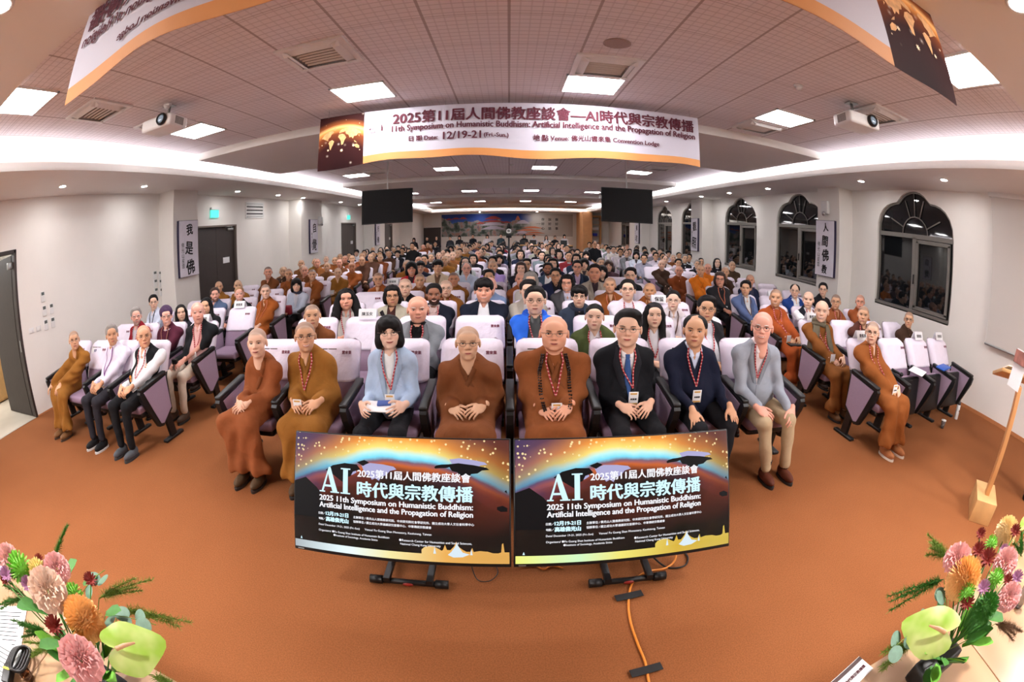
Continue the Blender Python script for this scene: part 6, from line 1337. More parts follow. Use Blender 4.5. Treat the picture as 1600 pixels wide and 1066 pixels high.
SKY = [(.06, -.02), (.06, .05), (.08, .075), (.12, .09), (.16, .085), (.2, .06), (.215, .05), (.225, .06), (.24, .11), (.255, .06), (.28, .06), (.31, .10), (.325, .145), (.34, .1), (.37, .07), (.40, .05), (.43, .05), (.445, .09), (.455, .05), (.5, .06), (.56, .055), (.60, .04), (.64, .04), (.66, .05), (.665, .13), (.675, .14), (.685, .05), (.72, .05), (.72, -.02)]
def monitor(xc, side, lab, gi):
    W_, H_ = 1.115, .635
    t = thing('display_monitor', lab, 'monitor', (0, 0, 0)); yt, zt, yb, zb = 2.03, .862, 1.70, .322
    up = Vector((0, yt - yb, zt - zb)).normalized(); nrm = Vector((0, -up.z, up.y)); M = Matrix(((1, 0, 0, xc), (0, up.y, nrm.y, (yt + yb) / 2), (0, up.z, nrm.z, (zt + zb) / 2), (0, 0, 0, 1)))
    t.matrix_world = M
    MB().box((0, 0, -.022), (W_, H_, .04), bev=.006).obj('housing', M_bezel, t)
    s = MB(); s.sheet([[(-W_ / 2 + .008, -H_ / 2 + .018), (W_ / 2 - .008, -H_ / 2 + .018), (W_ / 2 - .008, H_ / 2 - .008), (-W_ / 2 + .008, H_ / 2 - .008)]], Matrix.Translation((0, 0, .0012))); sc = s.obj('screen', M_screen, t, fix=False)
    sw, sh = W_ - .016, H_ - .026; L0 = -sw / 2; T0 = H_ / 2 - .008
    def U(u, v): return (L0 + u * sw, T0 - v * sh)
    def add(polys, m, name='picture', z=.002):
        mb = MB()
        for q in polys: mb.sheet([q], Matrix.Translation((0, 0, z)))
        o = mb.obj(name, m, sc, fix=False); return o
    def cmap(u0, v0, w, h, ids, m, z):
        ps = []
        for i in ids:
            ps.append([U(u0 + a * w, v0 + (1 - b_) * h + .05 * (2 * (u0 + a * w) - 1) ** 2) for a, b_ in CONT[i]])
        add(ps, m, 'picture_land', z)
    cmap(.14, .14, .60, .5, (0, 1), E_black, .0022); cmap(.02, .16, .50, .52, (3, ), E_lav, .0021); cmap(.10, .17, .42, .36, (5, 6), E_lav, .0021); cmap(.50, .10, .42, .26, (5, ), E_lav, .0021); cmap(.47, .14, .46, .26, (3, 5), E_black, .0023); cmap(.62, .24, .4, .36, (8, 7), E_black, .0023)
    add([[U(0.0, .72), U(.0, .42), (U(.06, .38)), U(.12, .46), U(.16, .55), U(.2, .72)]], E_black, 'picture_land', .0018)
    ah = .215 * sh; 
    mb = MB(); TA = Matrix.Translation((*U(.135, .49), .004)) @ Matrix.Scale(ah * 1.0, 4)
    mb.sheet(A_POLY, TA); mb.sheet(I_POLY, TA); mb.obj('lettering', E_text, sc, fix=False)
    def tx(s_, u0, u1, v, m=E_white, bold=.0006, hh=None, z=.004):
        a, b_ = U(u0, v), U(u1, v); link('lettering', text_mesh(s_, b_[0] - a[0], hh, bold, m), sc, ((a[0] + b_[0]) / 2, a[1], z))
    tx('2025第11屆人間佛教座談會', .325, .835, .305, E_white, .0014); tx('時代與宗教傳播', .325, .845, .435, E_text, .003)
    tx('2025 11th Symposium on Humanistic Buddhism:', .135, .845, .545, E_white, .0015, .036); tx('Artificial Intelligence and the Propagation of Religion', .135, .845, .605, E_white, .0014, .036)
    tx('日期／', .13, .165, .675, E_white, .0004); tx('12月19-21日', .168, .28, .672, E_text, .0016); tx('地點／', .13, .165, .722, E_white, .0004); tx('高雄佛光山', .168, .28, .720, E_text, .0018)
    tx('主辦單位 / 佛光山人間佛教研究院、中央研究院社會學研究所、國立成功大學人文社會科學中心', .305, .85, .678, E_white, .0003); tx('協辦單位 / 國立成功大學通識研究發展中心、中華傳統宗教總會', .305, .665, .715, E_white, .0003)
    tx('Date/ December 19-21, 2025 (Fri.-Sun)', .13, .335, .775, E_white, .0002); tx('Venue/ Fo Guang Shan Monastery, Kaohsiung, Taiwan', .36, .665, .775, E_white, .0002)
    tx('Organizers/ ●Fo Guang Shan Institute of Humanistic Buddhism', .13, .475, .825, E_white, .0002); tx('●Institute of Sociology, Academia Sinica', .205, .42, .855, E_white, .0002); tx('●Research Center for Humanities and Social Sciences,', .52, .84, .835, E_white, .0002); tx('National Cheng Kung University', .525, .705, .868, E_white, .0002)
    g = MB(); g.sheet([[U(0, 1.0), U(1.0, 1.0), U(1.0, .935), U(0, .935)]], Matrix.Translation((0, 0, .0025))); sk = [U(.62 + (a - .06) * .575, .945 - b_ * .85) for a, b_ in SKY]; sk2 = [q for q in sk]; g.sheet([[(min(q[0], L0 + sw), q[1]) for q in sk2]], Matrix.Translation((0, 0, .0025))); g.obj('picture_skyline', E_gold[gi], sc, fix=False)
    add([[U(.735, .935), U(.75, .91), U(.765, .87), U(.775, .835), U(.785, .87), U(.80, .91), U(.83, .925), U(.80, .95), U(.76, .955)], [U(.672, .93), U(.678, .87), U(.684, .93)], [U(.832, .93), U(.837, .88), U(.843, .93)]], em('screen_skyline_pale', S(214, 230, 240), .95), 'picture_skyline', .003)
    add([[U(.03, .975 - .05), U(.035, .90), U(.04, .925)]], E_text, 'picture_mark', .004)
    MB().box((-W_ / 2 + .04, -H_ / 2 + .008, .0), (.035, .005, .0025)).obj('maker_mark', M_steel, t)
    # the floor stand
    s = thing('monitor_stand', 'black metal floor stand with red badge under the %s monitor' % side, 'stand', (xc + (.0 if gi == 0 else .07), 0, 0))
    xs = 0.0
    m = MB(); m.tube([(-.20, 1.86, .03), (.20, 1.86, .03)], .018, 10); m.obj('front_bar', M_black, s)
    m = MB(); [m.tube([(g_ * .22, 1.86, .03), (g_ * .15, 1.86, .03)], .027, 12) for g_ in (-1, 1)]; m.obj('end_cap', M_black, s)
    m = MB(); [m.box((g_ * .12, 1.99, .05), (.035, .30, .03)) for g_ in (-1, 1)]; [m.tube([(g_ * .12, 2.12, .05), (g_ * .12, 1.86, .36)], .016, 8) for g_ in (-1, 1)]; m.box((0, 1.95, .17), (.24, .03, .05)); m.tube([(-.2, 2.3, .03), (.2, 2.3, .03)], .018, 10); [m.tube([(g_ * .12, 1.86, .05), (g_ * .12, 2.3, .03)], .014, 8) for g_ in (-1, 1)]; m.obj('frame', M_black, s)
    m = MB(); m.box((0, 1.82, .33), (.36, .05, .04), M.to_3x3().to_4x4()); [m.box((g_ * .12, 1.955, .52), (.04, .022, .46), Matrix.Rotation(-math.atan2(yt - yb, zt - zb), 4, 'X')) for g_ in (-1, 1)]; m.obj('mount_rail', M_black, s)
    MB().lathe([(0, 0), (.03, 0), (.03, .003), (0, .003)], 16, (0, 1.838, .03), Matrix.Rotation(R(90), 4, 'X') @ Matrix.Scale(.45, 4, (0, 1, 0))).obj('badge', mat('red_badge', S(150, 40, 30), .4, noise=.05), s)
    return t
monitor(-.553, 'left', 'lit monitor showing the symposium title above a pale blue to gold band, left one', 0)
monitor(.574, 'right', 'lit monitor showing the symposium title above a yellow-green band, right of the pair', 1)
M_cable = mat('orange_cable', S(230, 140, 50), .5, noise=.05); M_tape = mat('black_gaffer_tape', S(20, 19, 20), .7, noise=.2)
pts = [(1050, 868), (1054, 878), (1040, 888), (1012, 893), (995, 903), (986, 916), (983, 931), (982, 950), (986, 975), (996, 1005), (1008, 1035), (1014, 1066), (1024, 1100), (1030, 1160)]
c3 = [at(x, y, 2, .008) for x, y in pts]; c3[0].z = .10; c3[1].z = .03
def smoothpath(P, n=6):
    out = []
    for i in range(len(P) - 1):
        a, b, c, d = P[max(i - 1, 0)], P[i], P[i + 1], P[min(i + 2, len(P) - 1)]
        for t in np.linspace(0, 1, n, endpoint=False): out.append(.5 * ((2 * b) + (c - a) * t + (2 * a - 5 * b + 4 * c - d) * t * t + (3 * b - a - 3 * c + d) * t ** 3))
    return out + [P[-1]]
tag(MB().tube(smoothpath(c3), .0065, 8).obj('power_cable', M_cable), 'orange power cable running over the carpet from the right monitor', 'cable')
lo = [at(x, y, 2, .01) for x, y in ((812, 886), (835, 884), (850, 890), (862, 884), (880, 888))]; tag(MB().tube(smoothpath(lo), .005, 6).obj('power_cable', M_cable), 'orange cable end coiled on the floor between the two monitors', 'cable')
for (px, py), a, s in (((983, 931), 8, 'nearer the monitors'), ((1010, 1047), 8, 'at the bottom edge of the picture')):
    q = at(px, py, 2, .0155); tag(MB().box(q, (.155, .05, .003), Matrix.Rotation(R(a), 4, 'Z')).obj('gaffer_tape', M_tape), 'strip of black tape across the orange cable, %s' % s, 'tape', 'tape strips on the cable')
for k, P in enumerate(([(1010, 872), (1040, 886), (1068, 885), (1075, 872), (1066, 860)], [(735, 885), (745, 905), (765, 908), (778, 895), (772, 880)])):
    q = [at(x, y, 2, .01) for x, y in P]; q[0].z += .05; tag(MB().tube(smoothpath(q), .006 if k == 0 else .003, 6).obj('black_cable', M_black), 'black cord looping on the carpet under the %s monitor' % ('right' if k == 0 else 'left'), 'cord')
# ================================================================== STANDING PEOPLE
def standing(x, y, h, s, rz=0.0, q=2):
    """person standing on the floor, h tall, facing -Y turned by rz"""
    k = h / 1.68; root = thing('person', s['label'], 'person', (x, y, 0), rz, s.get('group')); hd = np.array((0, -.02, 1.55)) * k; J = {}
    nb = hd + (0, .04, -.15); pv = np.array((0, 0, .92 * k)); ch = np.array((0, .02, 1.22 * k)); J.update(H=hd, N=nb, P=pv, C=ch, sx=np.array((1, 0, 0)))
    for g in (-1, 1):
        J['S', g] = nb + (g * .165, .005, -.085); J['W', g] = np.array((g * .10, -.20, .98 * k)) if s.get('hold', 1) else np.array((g * .25, -.04, .84 * k)); J['E', g] = ik(J['S', g], J['W', g], .28, .25, J['S', g] + (g * .2, .2, -.4))
        J['hip', g] = pv + (g * .085, 0, -.02); J['K', g] = np.array((g * .095, -.02, .5 * k)); J['A', g] = np.array((g * .09, .0, .08))
    W = s.get('w', 1.0); bag = Bag(); TH = Matrix.Translation(tuple(hd)) @ Matrix.Scale(1.0, 4); hv = .006 if q < 2 else .009; head_mesh(bag, TH, s, hv); tn = s.get('tone', 'light'); tone = np.array(S(*(SKIN[tn] if isinstance(tn, str) else tn)))
    m = MB(); m.tube([J['P'], J['C'], J['N'] + (0, .02, 0)], [.08, .08, .045], 10)
    for g in (-1, 1): m.tube([J['S', g], J['E', g], J['W', g]], [.038, .032, .024], 8); m.tube([J['hip', g], J['K', g], J['A', g] + (0, 0, -.03)], [.06, .045, .032], 8)
    bag.addmb(m, 0, tone)
    for g in (-1, 1): V, Q = hand_sdf(.5, -g, .008); bag.add(V, Q, 0, tone, Matrix.Translation(tuple(J['W', g])) @ Matrix.Rotation(-g * .4, 4, 'Z') @ Matrix.Rotation(.4, 4, 'X'))
    link('body', bag.mesh('body', BODYM), root)
    if s.get('hair', 'short') not in ('shaved', 'balding'): V, Q = hair_sdf(s.get('hair', 'short'), hv * 1.2); link('hair', raw_mesh('hair', V, Q, HAIRC[s.get('hairc', 'black')]), root).matrix_local = TH
    T = torso_prims(J, W); A = []
    for g in (-1, 1): A += [cone('a', J['S', g], J['E', g], .055, .05, .035), cone('a', J['E', g], J['W', g] + (0, .02, .0), .048, .038, .03)]
    cv = .010 if q < 2 else .016; V, Q = sculpt(T + A, cv, lambda X, Y, Z: .003 * np.sin(30 * Z + 24 * np.abs(X))); top = s.get('top', (30, 30, 34)); mk_obj('jacket', V, Q, cloth('top_%d_%d_%d' % top, top), root)
    Lg = [ell('l', J['P'] + (0, 0, -.02), (.165, .125, .10), .05)]
    for g in (-1, 1): Lg += [cone('l', J['hip', g], J['K', g], .085, .07, .03), cone('l', J['K', g], J['A', g] + (0, 0, .02), .068, .062, .02)]
    tr = s.get('trousers', (24, 24, 28)); V, Q = sculpt(Lg, cv, lambda X, Y, Z: .003 * np.sin(26 * Z + 20 * Y)); mk_obj('trousers', V, Q, cloth('trousers_%d_%d_%d' % tr, tr), root)
    for g in (-1, 1):
        a = J['A', g]; V, Q = sculpt([ell('s', (a[0], -.07, .035), (.04, .11, .035), .03), ell('s', (a[0], .02, .04), (.034, .045, .04), .02), rbox('s', (0, 0, -.5), (3, 3, .5), 0, 0, op='s')] + ([ell('s', (a[0], -.03, .075), (.026, .055, .03), .015, op='s')] if s.get('flats') else []), .007 if q < 2 else .014); mk_obj('shoe', V, Q, cloth('shoe_black', (24, 22, 24), .35), root)
        if s.get('flats'): MB().tube([(a[0], -.045, .035), (a[0], .0, .07), (a[0], .0, .12)], [.024, .03, .03], 10).obj('ankle', mat('bare_ankle', S(222, 180, 158), .6, noise=.03), root)
    return root
standing(4.93, 1.10, 1.62, dict(label='person in black jacket, wide black trousers and black flats at the right picture edge', top=(26, 24, 28), trousers=(20, 19, 22), hair='bob', flats=1, w=.95), R(20), 1)
standing(2.73, 15.0, 1.52, dict(label='person in black high-collar jacket standing in the right aisle among the rows', top=(26, 27, 32), hair='thin', tone='tan', hold=1, trousers=(30, 30, 34)))
standing(-3.0, 14.5, 1.50, dict(label='shaven monk in black top standing in the left aisle', top=(26, 25, 28), hair='short', tone='tan', hold=1))
stf = [(-5.6, 27.5, 1.5, 'bob', (34, 32, 38)), (-5.0, 28.6, 1.52, 'short', (28, 28, 32)), (-4.3, 27.9, 1.55, 'long', (40, 36, 40)), (-3.6, 28.8, 1.5, 'short', (60, 64, 72)), (-2.9, 27.6, 1.56, 'bob', (30, 30, 36)), (-2.2, 28.8, 1.6, 'short', (34, 36, 44)), (-1.3, 28.2, 1.58, 'bob', (214, 210, 216)), (-.5, 28.8, 1.6, 'short', (60, 80, 90)), (.9, 28.4, 1.6, 'bob', (34, 40, 44)), (1.5, 28.9, 1.55, 'mop', (216, 214, 222)), (2.2, 28.2, 1.52, 'long', (210, 206, 214)), (2.8, 29.0, 1.5, 'short', (40, 40, 46)), (3.4, 29.2, 1.6, 'bob', (226, 226, 232))]
nmx = ('first', 'second', 'third', 'fourth', 'fifth', 'sixth', 'seventh', 'eighth', 'ninth', 'tenth', 'eleventh', 'twelfth', 'thirteenth')
for i, (x, y, h, hr, tp) in enumerate(stf): standing(x, y, h, dict(label='person in %s top with %s hair, %s from the left along the back wall' % ('pale' if tp[0] > 150 else 'dark', {'bob': 'bobbed', 'short': 'short', 'long': 'long', 'mop': 'fringed'}[hr], nmx[i]), top=tp, hair=hr, group='people standing at the back'))

# ================================================================== FRONT TABLES, PAPERS, PODIUM
M_table = node_mat('pale_maple_table', lambda nt, b, N, L_: (lambda tc, w: (L_(tc.outputs['Object'], w.inputs[0]), [setattr(w.inputs[n_], 'default_value', v_) for n_, v_ in (('Scale', 1.4), ('Distortion', 3.5), ('Detail', 3.0))], L_(ramp(nt, w.outputs['Fac'], [(.0, S(176, 136, 100)), (1, S(190, 152, 114))]), b.inputs['Base Color'])))(N('TexCoord'), N('TexWave')), .35)
for a, b_, s in ((-3.4, -1.502, 'left'), (-1.498, 1.498, 'middle'), (1.502, 3.4, 'right')):
    t = thing('conference_table', 'pale wooden table in the near row, %s of the three' % s, 'table', ((a + b_) / 2, .12, 0)); w = b_ - a
    MB().box((0, 0, .735), (w, .60, .03), bev=.004).obj('table_top', M_table, t); MB().box((0, .24, .42), (w - .1, .02, .6)).obj('modesty_panel', M_table, t)
    for gx in (-1, 1): MB().box((gx * (w / 2 - .06), 0, .36), (.05, .5, .72)).obj('leg', M_black, t)
M_pink = mat('leaflet_print', S(206, 196, 222), .6, noise=.15, nscale=8); M_brn = mat('leaflet_dark', S(70, 42, 40), .6, noise=.3, nscale=12)
def leaflet(px, py, w, h, rz, label, lines=0, z=.752, m=M_paper, cat='leaflet'):
    q = at(px, py, 2, z); t = thing('paper_sheet', label, cat, tuple(q), R(rz)); MB().box((0, 0, .001), (w, h, .002)).obj('sheet', m, t)
    for i in range(lines): MB().box((-.01, h * .36 - i * h * .08, .0025), (w * (.8 - .07 * (i % 3)), h * .014, .0006)).obj('printed_line', M_ink, t)
    return t
t = leaflet(1332, 1056, .15, .08, 16, 'printed leaflet with dark picture strip at the bottom edge right of centre'); MB().box((0, .030, .0025), (.15, .016, .001)).obj('picture_strip', M_brn, t); link('lettering', text_mesh('AI時代與宗教傳播', .12, None, .0006, M_maroon), t, (0, -.005, .0035))
t = leaflet(4, 880, .14, .12, -30, 'folded colour leaflet on the table behind the left flowers', m=M_pink); leaflet(14, 985, .21, .297, 38, 'printed sheet with thin lines on the table left of the flowers', 9, z=.753); leaflet(0, 1045, .21, .297, 20, 'second printed sheet under the coiled black cord', 7, z=.7565)
c = at(22, 1030, 2, .775); m = MB()
for i in range(4): m.tube([(c.x + .035 * cos(a) * (1 + .12 * i) + .02 * i, c.y + .075 * sin(a) + .01 * i, c.z + .006 * i + .004 * sin(3 * a)) for a in np.linspace(0, 2 * pi, 24, endpoint=False)], .0065, 6, closed=True)
cc = thing('charger_cord', 'coiled black charger cord with yellow-labelled adapter at the lower left corner', 'charger', (0, 0, 0)); m.obj('cord', M_black, cc)
ad = MB().box((c.x + .03, c.y - .09, .775), (.05, .09, .03), Matrix.Rotation(R(30), 4, 'Z'), bev=.006).obj('adapter', M_black, cc); MB().box((c.x + .018, c.y - .07, .7915), (.045, .012, .001), Matrix.Rotation(R(30), 4, 'Z')).obj('yellow_label', mat('yellow_tape', S(222, 210, 60), .6, noise=.05), cc)
m = MB(); m.lathe([(0, 0), (.028, 0), (.032, .03), (.03, .03), (.025, .008), (0, .008)], 20); o = tag(m.obj('drinking_glass', mat('brown_glass', S(190, 130, 90), .08, trans=.85, noise=.02)), 'small brownish glass beside the charger at the lower left corner', 'glass'); o.location = at(46, 1060, 2, .751)
t = thing('water_bottle', 'clear capped bottle standing on the table at the right picture edge', 'bottle', tuple(at(1590, 945, 2, .751))); MB().lathe([(0, 0), (.03, 0), (.032, .01), (.032, .13), (.014, .17), (.014, .185), (0, .185)], 20).obj('body', mat('bottle_plastic', S(190, 186, 190), .1, trans=.6, noise=.02), t); MB().lathe([(0, .185), (.016, .185), (.016, .2), (0, .2)], 16).obj('cap', M_whitep, t)
# podium
t = thing('lectern', 'wooden lectern with square block base and slim post at the right', 'lectern', (3.92, 1.375, 0), R(-55))
MB().box((0, 0, .1), (.26, .42, .2), bev=.004).obj('base', M_oak, t); MB().box((0, -.03, .66), (.05, .085, .94), bev=.004).obj('post', M_wood, t); MB().box((.0, .2, 1.155), (.5, .55, .03), Matrix.Rotation(R(-14), 4, 'X'), bev=.004).obj('reading_desk', M_oak, t)
t2 = thing('paper_sheet', 'white papers lying on the lectern top', 'paper', (4.12, 1.52, 1.20), R(-55)); MB().box((0, 0, 0), (.30, .42, .008), Matrix.Rotation(R(-14), 4, 'X')).obj('sheet', M_paper, t2)
t2 = thing('table_sign', 'upright printed sheet with sunrise picture propped on the lectern edge', 'sign', (3.72, 1.35, 1.12), R(60)); MB().box((0, 0, .15), (.21, .004, .297), Matrix.Rotation(R(12), 4, 'X')).obj('sheet', M_paper, t2); MB().box((0, .001, .24), (.2, .006, .1), Matrix.Rotation(R(12), 4, 'X')).obj('picture', mat('sunrise_print', S(150, 96, 84), .6, noise=.5, nscale=10), t2)
# things on and around the seats
t = thing('thermos_bottle', 'white thermos bottle with dark loop cap on the carpet by the right wall', 'bottle', (5.87, 3.13, 0)); MB().lathe([(0, 0), (.033, 0), (.035, .01), (.035, .19), (.028, .2), (0, .2)], 20).obj('body', M_whitep, t)
m = MB(); m.lathe([(0, .2), (.03, .2), (.028, .235), (0, .235)], 16); m.tube([(.02 * cos(a), 0, .238 + .028 * sin(a)) for a in np.linspace(0, pi, 12)], .004, 6); m.obj('cap', mat('cap_grey', S(64, 58, 60), .5, noise=.1), t); MB().lathe([(0, 0), (.014, 0), (.014, .002), (0, .002)], 14, (-.0, -.0345, .12), Matrix.Rotation(R(90), 4, 'X')).obj('printed_logo', mat('dark_red', S(90, 40, 40), .6, noise=.05), t)
t = thing('plastic_cup', 'clear lidded cup on the carpet between two tipped-up seats', 'cup', (5.24, 3.0, 0)); MB().lathe([(0, 0), (.028, 0), (.037, .10), (0, .10)], 18).obj('body', mat('cup_plastic', S(150, 150, 150), .1, trans=.7, noise=.02), t); MB().lathe([(0, .1), (.04, .1), (.04, .108), (0, .112)], 18).obj('lid', M_whitep, t)
q = Vector((4.35, ROW_Y(0) - .14, .71)); t = thing('paper_sheet', 'white printed sheets lying across the armrests beside the front right nun', 'paper', (4.50, 3.20, .70), R(24)); MB().box((0, 0, 0), (.30, .21, .006), Matrix.Rotation(R(6), 4, 'X')).obj('sheet', M_paper, t)
t = thing('tablet_tray', 'bright blue folder on the folded armrest of the front right row', 'folder', (5.27, 3.25, .70), R(14)); MB().box((0, 0, 0), (.34, .15, .02), Matrix.Rotation(R(4), 4, 'X'), bev=.006).obj('body', mat('bright_blue', S(36, 92, 190), .4, noise=.05), t)
t = thing('handheld_microphone', 'black handheld microphone resting on the armrest beside the front right nun', 'microphone', (4.06, 3.16, .70)); m = MB(); m.tube([(0, 0, .0), (.02, .17, .0)], [.012, .017], 10); m.ellip((0, -.015, 0), (.024, .03, .024)); m.obj('body', M_black, t)
def card(k, j, px, label, text='貴賓席', w=.20):
    t = thing('name_card', label, 'name card', (SEATX[j] + px, ROW_Y(k) + .245, .962), 0, 'name cards on the seat tops'); m = MB(); Mt = Matrix.Rotation(R(-20), 4, 'X')
    m.box((0, -.028, .045), (w, .003, .10), Matrix.Rotation(R(-22), 4, 'X')); m.box((0, .028, .045), (w, .003, .10), Matrix.Rotation(R(22), 4, 'X')); m.obj('card', M_paper, t)
    link('lettering', text_mesh(text, w * .6, None, .0008), t, (0, -.033, .045), (R(68), 0, 0)); return t
for k, j, dx, lb, tx_ in ((1, 3, .05, 'beside the bald man in black jacket, left block', '貴賓席'), (2, 3, -.02, 'on the empty seat in the third row of the left block', '貴賓席'), (1, 5, .02, 'on the empty seat behind the woman in pale blue blazer', '陳玉女'), (4, 4, .12, 'behind the wavy-haired person, fifth row', '保留席'),
                       (1, 12, -.06, 'behind the scarf-wearing monk', '貴賓席'), (0, 12, -.05, 'behind the front right nun', '貴賓席'), (0, 14, .0, 'on the second empty front right seat', '貴賓席'), (0, 15, .0, 'on the outermost empty front right seat', '貴賓席'), (2, 11, -.2, 'behind the woman in pale blouse, middle block end', '保留'), (3, 13, .0, 'on the empty seat right of the blue-grey blazer', '保留')): card(k, j, dx, 'white folded name card %s' % lb, tx_)
for j, nm in ((4, '妙凡法師'), (5, '陳玉女'), (6, '高僧'), (8, '心保'), (9, '教授'), (10, '羅'), (11, '教授'), (1, '貴賓席'), (2, '貴賓'), (3, '貴賓')):
    t = thing('name_sheet', 'white name sheet on the cover, %s' % seat_place(0, j).replace('first row', 'front row').replace('of the middle block', 'middle block').replace('of the left block', 'left block'), 'name sheet', (SEATX[j] - .05, ROW_Y(0) + .158, .868), 0, 'name sheets on the front row covers', rot=(R(-30), 0, 0))
    MB().box((0, 0, 0), (.24, .002, .075)).obj('sheet', M_paper, t); MB().box((0, -.0015, .041), (.22, .002, .008)).obj('tape', M_brn, t); link('lettering', text_mesh(nm, None, .036, .0012, mat('blue_ink', S(60, 66, 110), .8, noise=.05)), t, (0, -.0025, -.002), (pi / 2, 0, 0))
# things held: papers and mask, folded paper, red bag, laptop, camera
def held(name, lab, cat, s_label, off, dims, m, rot=(0, 0, 0), bev=.002):
    s = next(q for q in PEOPLE if q['label'].startswith(s_label)); o = s['root'].location; w = (s['J']['W', -1] + s['J']['W', 1]) / 2
    t = thing(name, lab, cat, (o.x + w[0] + off[0], o.y + w[1] + off[1], w[2] + off[2]), 0, rot=rot); MB().box((0, 0, 0), dims, bev=bev).obj('body', m, t); return t
held('paper_sheet', 'folded white paper held on the lap of the woman in pale blue blazer', 'paper', 'woman with black bob and glasses in pale', (0, -.06, .02), (.22, .13, .006), M_paper, (R(12), 0, R(-4)), 0)
held('face_mask', 'crumpled blue face mask held with the paper in the front row', 'face mask', 'woman with black bob and glasses in pale', (.02, -.03, .035), (.10, .06, .02), mat('mask_blue', S(70, 92, 160), .8, noise=.1), (R(10), 0, R(8)), .009)
held('laptop', 'thin black laptop on the lap of the reddish-brown robed monk', 'laptop', 'smiling shaven monk in reddish', (.02, -.05, -.05), (.34, .24, .018), M_black, (R(4), 0, 0), .004)
held('camera', 'small black camera held by the bald man in black jacket', 'camera', 'bald man in open black', (-.02, -.06, .02), (.09, .05, .06), M_black, (0, 0, 0), .01)
held('handbag', 'deep red bag on the lap of the scarf-wearing woman in the fifth row', 'bag', 'woman with black bob, glasses and dark scarf', (.05, -.06, .05), (.22, .10, .16), mat('red_leather', S(150, 30, 48), .5, noise=.1), (0, 0, 0), .03)
held('paper_sheet', 'white paper held by the golden-robed monk on the left aisle', 'paper', 'shaven monk in golden robe holding', (.05, -.05, .05), (.15, .1, .004), M_paper, (R(50), 0, 0), 0)
# tripod and control desk
t = thing('camera_tripod', 'tall black camera tripod with a white ring light between the centre seats', 'tripod', (-.01, 14.05, 0)); m = MB(); m.tube([(0, 0, .7), (0, 0, 1.62)], .025, 8); m.obj('centre_column', M_black, t)
for a in (R(90), R(210), R(330)): MB().tube([(0, 0, 1.15), (.26 * cos(a), .26 * sin(a) * .6, .012)], .02, 8).obj('leg', M_black, t)
MB().box((0, -.04, 1.66), (.16, .2, .12), bev=.02).obj('camera_body', M_black, t); MB().tube([(0, -.12, 1.66), (0, -.24, 1.66)], .045, 14).obj('camera_lens', M_black, t); MB().lathe([(.03, -.02), (.075, -.02), (.075, .02), (.03, .02), (.03, -.02)], 20, (0, -.06, 1.80), Matrix.Rotation(R(90), 4, 'X')).obj('ring_light', M_whitep, t); MB().lathe([(0, 0), (.07, 0), (.02, .16), (0, .16)], 12, (0, 0, 1.88)).obj('microphone_cover', M_black, t)
t = thing('control_desk', 'dark-fronted control desk at the back right of centre', 'desk', (1.9, 26.2, 0)); MB().box((0, 0, 1.0), (3.2, .6, .05)).obj('desk_top', M_oak, t); MB().box((0, -.25, .5), (3.2, .04, 1.0)).obj('front_panel', M_door, t)
for i, (x, s) in enumerate(((.75, 'first'), (1.3, 'second'), (3.0, 'third'))):
    u = thing('laptop', 'open dark laptop on the control desk at the back, %s from the left' % s, 'laptop', (x, 26.1, 1.03), 0, 'laptops on the control desk'); MB().box((0, .05, .01), (.36, .25, .02)).obj('keyboard_base', M_black, u); MB().box((0, -.08, .14), (.36, .02, .24), Matrix.Rotation(R(-8), 4, 'X')).obj('lid', M_black, u)

# ================================================================== FLOWERS
G = lambda n, c, e=0: mat('petal_' + n, S(*c), .6, noise=.12, nscale=60)
G_or, G_pk, G_pe, G_ye, G_gr, G_rd, G_dg, G_lv, G_eu, G_fe, G_cr = G('orange', (255, 200, 126)), G('pink', (255, 190, 186)), G('peach', (255, 222, 198)), G('yellow', (246, 228, 150)), G('lime', (122, 196, 62)), G('dark_red', (134, 36, 26)), G('deep_green', (66, 130, 44)), G('mauve', (180, 126, 164)), G('eucalyptus', (104, 140, 118)), G('fern', (122, 152, 58)), G('cream', (244, 216, 160))
rf = random.Random(5)
def petal(mb, base, d, up, L_, w, cup=.25, tipw=.5):
    d = Vector(d).normalized(); s = d.cross(Vector(up)); s = s.normalized() if s.length > 1e-5 else Vector((1, 0, 0)); n = s.cross(d); b = Vector(base); vs = []
    for t, ww, h in ((0, .35, 0), (.45, 1, cup * .5), (.8, .9, cup), (1, tipw, cup * 1.1)):
        c = b + d * (L_ * t) + n * (h * L_); vs += [c - s * (w / 2 * ww) + n * (.12 * w * ww), c - n * (.05 * w), c + s * (w / 2 * ww) + n * (.12 * w * ww)]
    mb._add(vs, [(i * 3 + j, i * 3 + j + 1, i * 3 + j + 4, i * 3 + j + 3) for i in range(3) for j in range(2)], True)
def pompon(c, r, m, parent, n=260, name='chrysanthemum', L_=.42, w=.16, up=(0, -.35, 1), ragged=.12):
    mb = MB(); mb.ellip((0, 0, 0), (r * .62,) * 3, nu=12, nv=8); up = Vector(up).normalized(); ga = pi * (3 - 5 ** .5)
    for i in range(n):
        z = 1 - 1.6 * (i + .5) / n; q = math.sqrt(max(0, 1 - z * z)); v = Vector((q * cos(ga * i), q * sin(ga * i), z)); v = up.to_track_quat('Z', 'Y') @ v; v2 = (v + Vector((rf.uniform(-ragged, ragged), rf.uniform(-ragged, ragged), rf.uniform(-ragged, ragged)))).normalized(); petal(mb, v * r * .55, v2, v.cross(Vector((.3, .7, .2))), r * L_ * rf.uniform(.95, 1.2), r * w, .3)
    o = mb.obj(name, m, parent, fix=False); o.location = c; return o
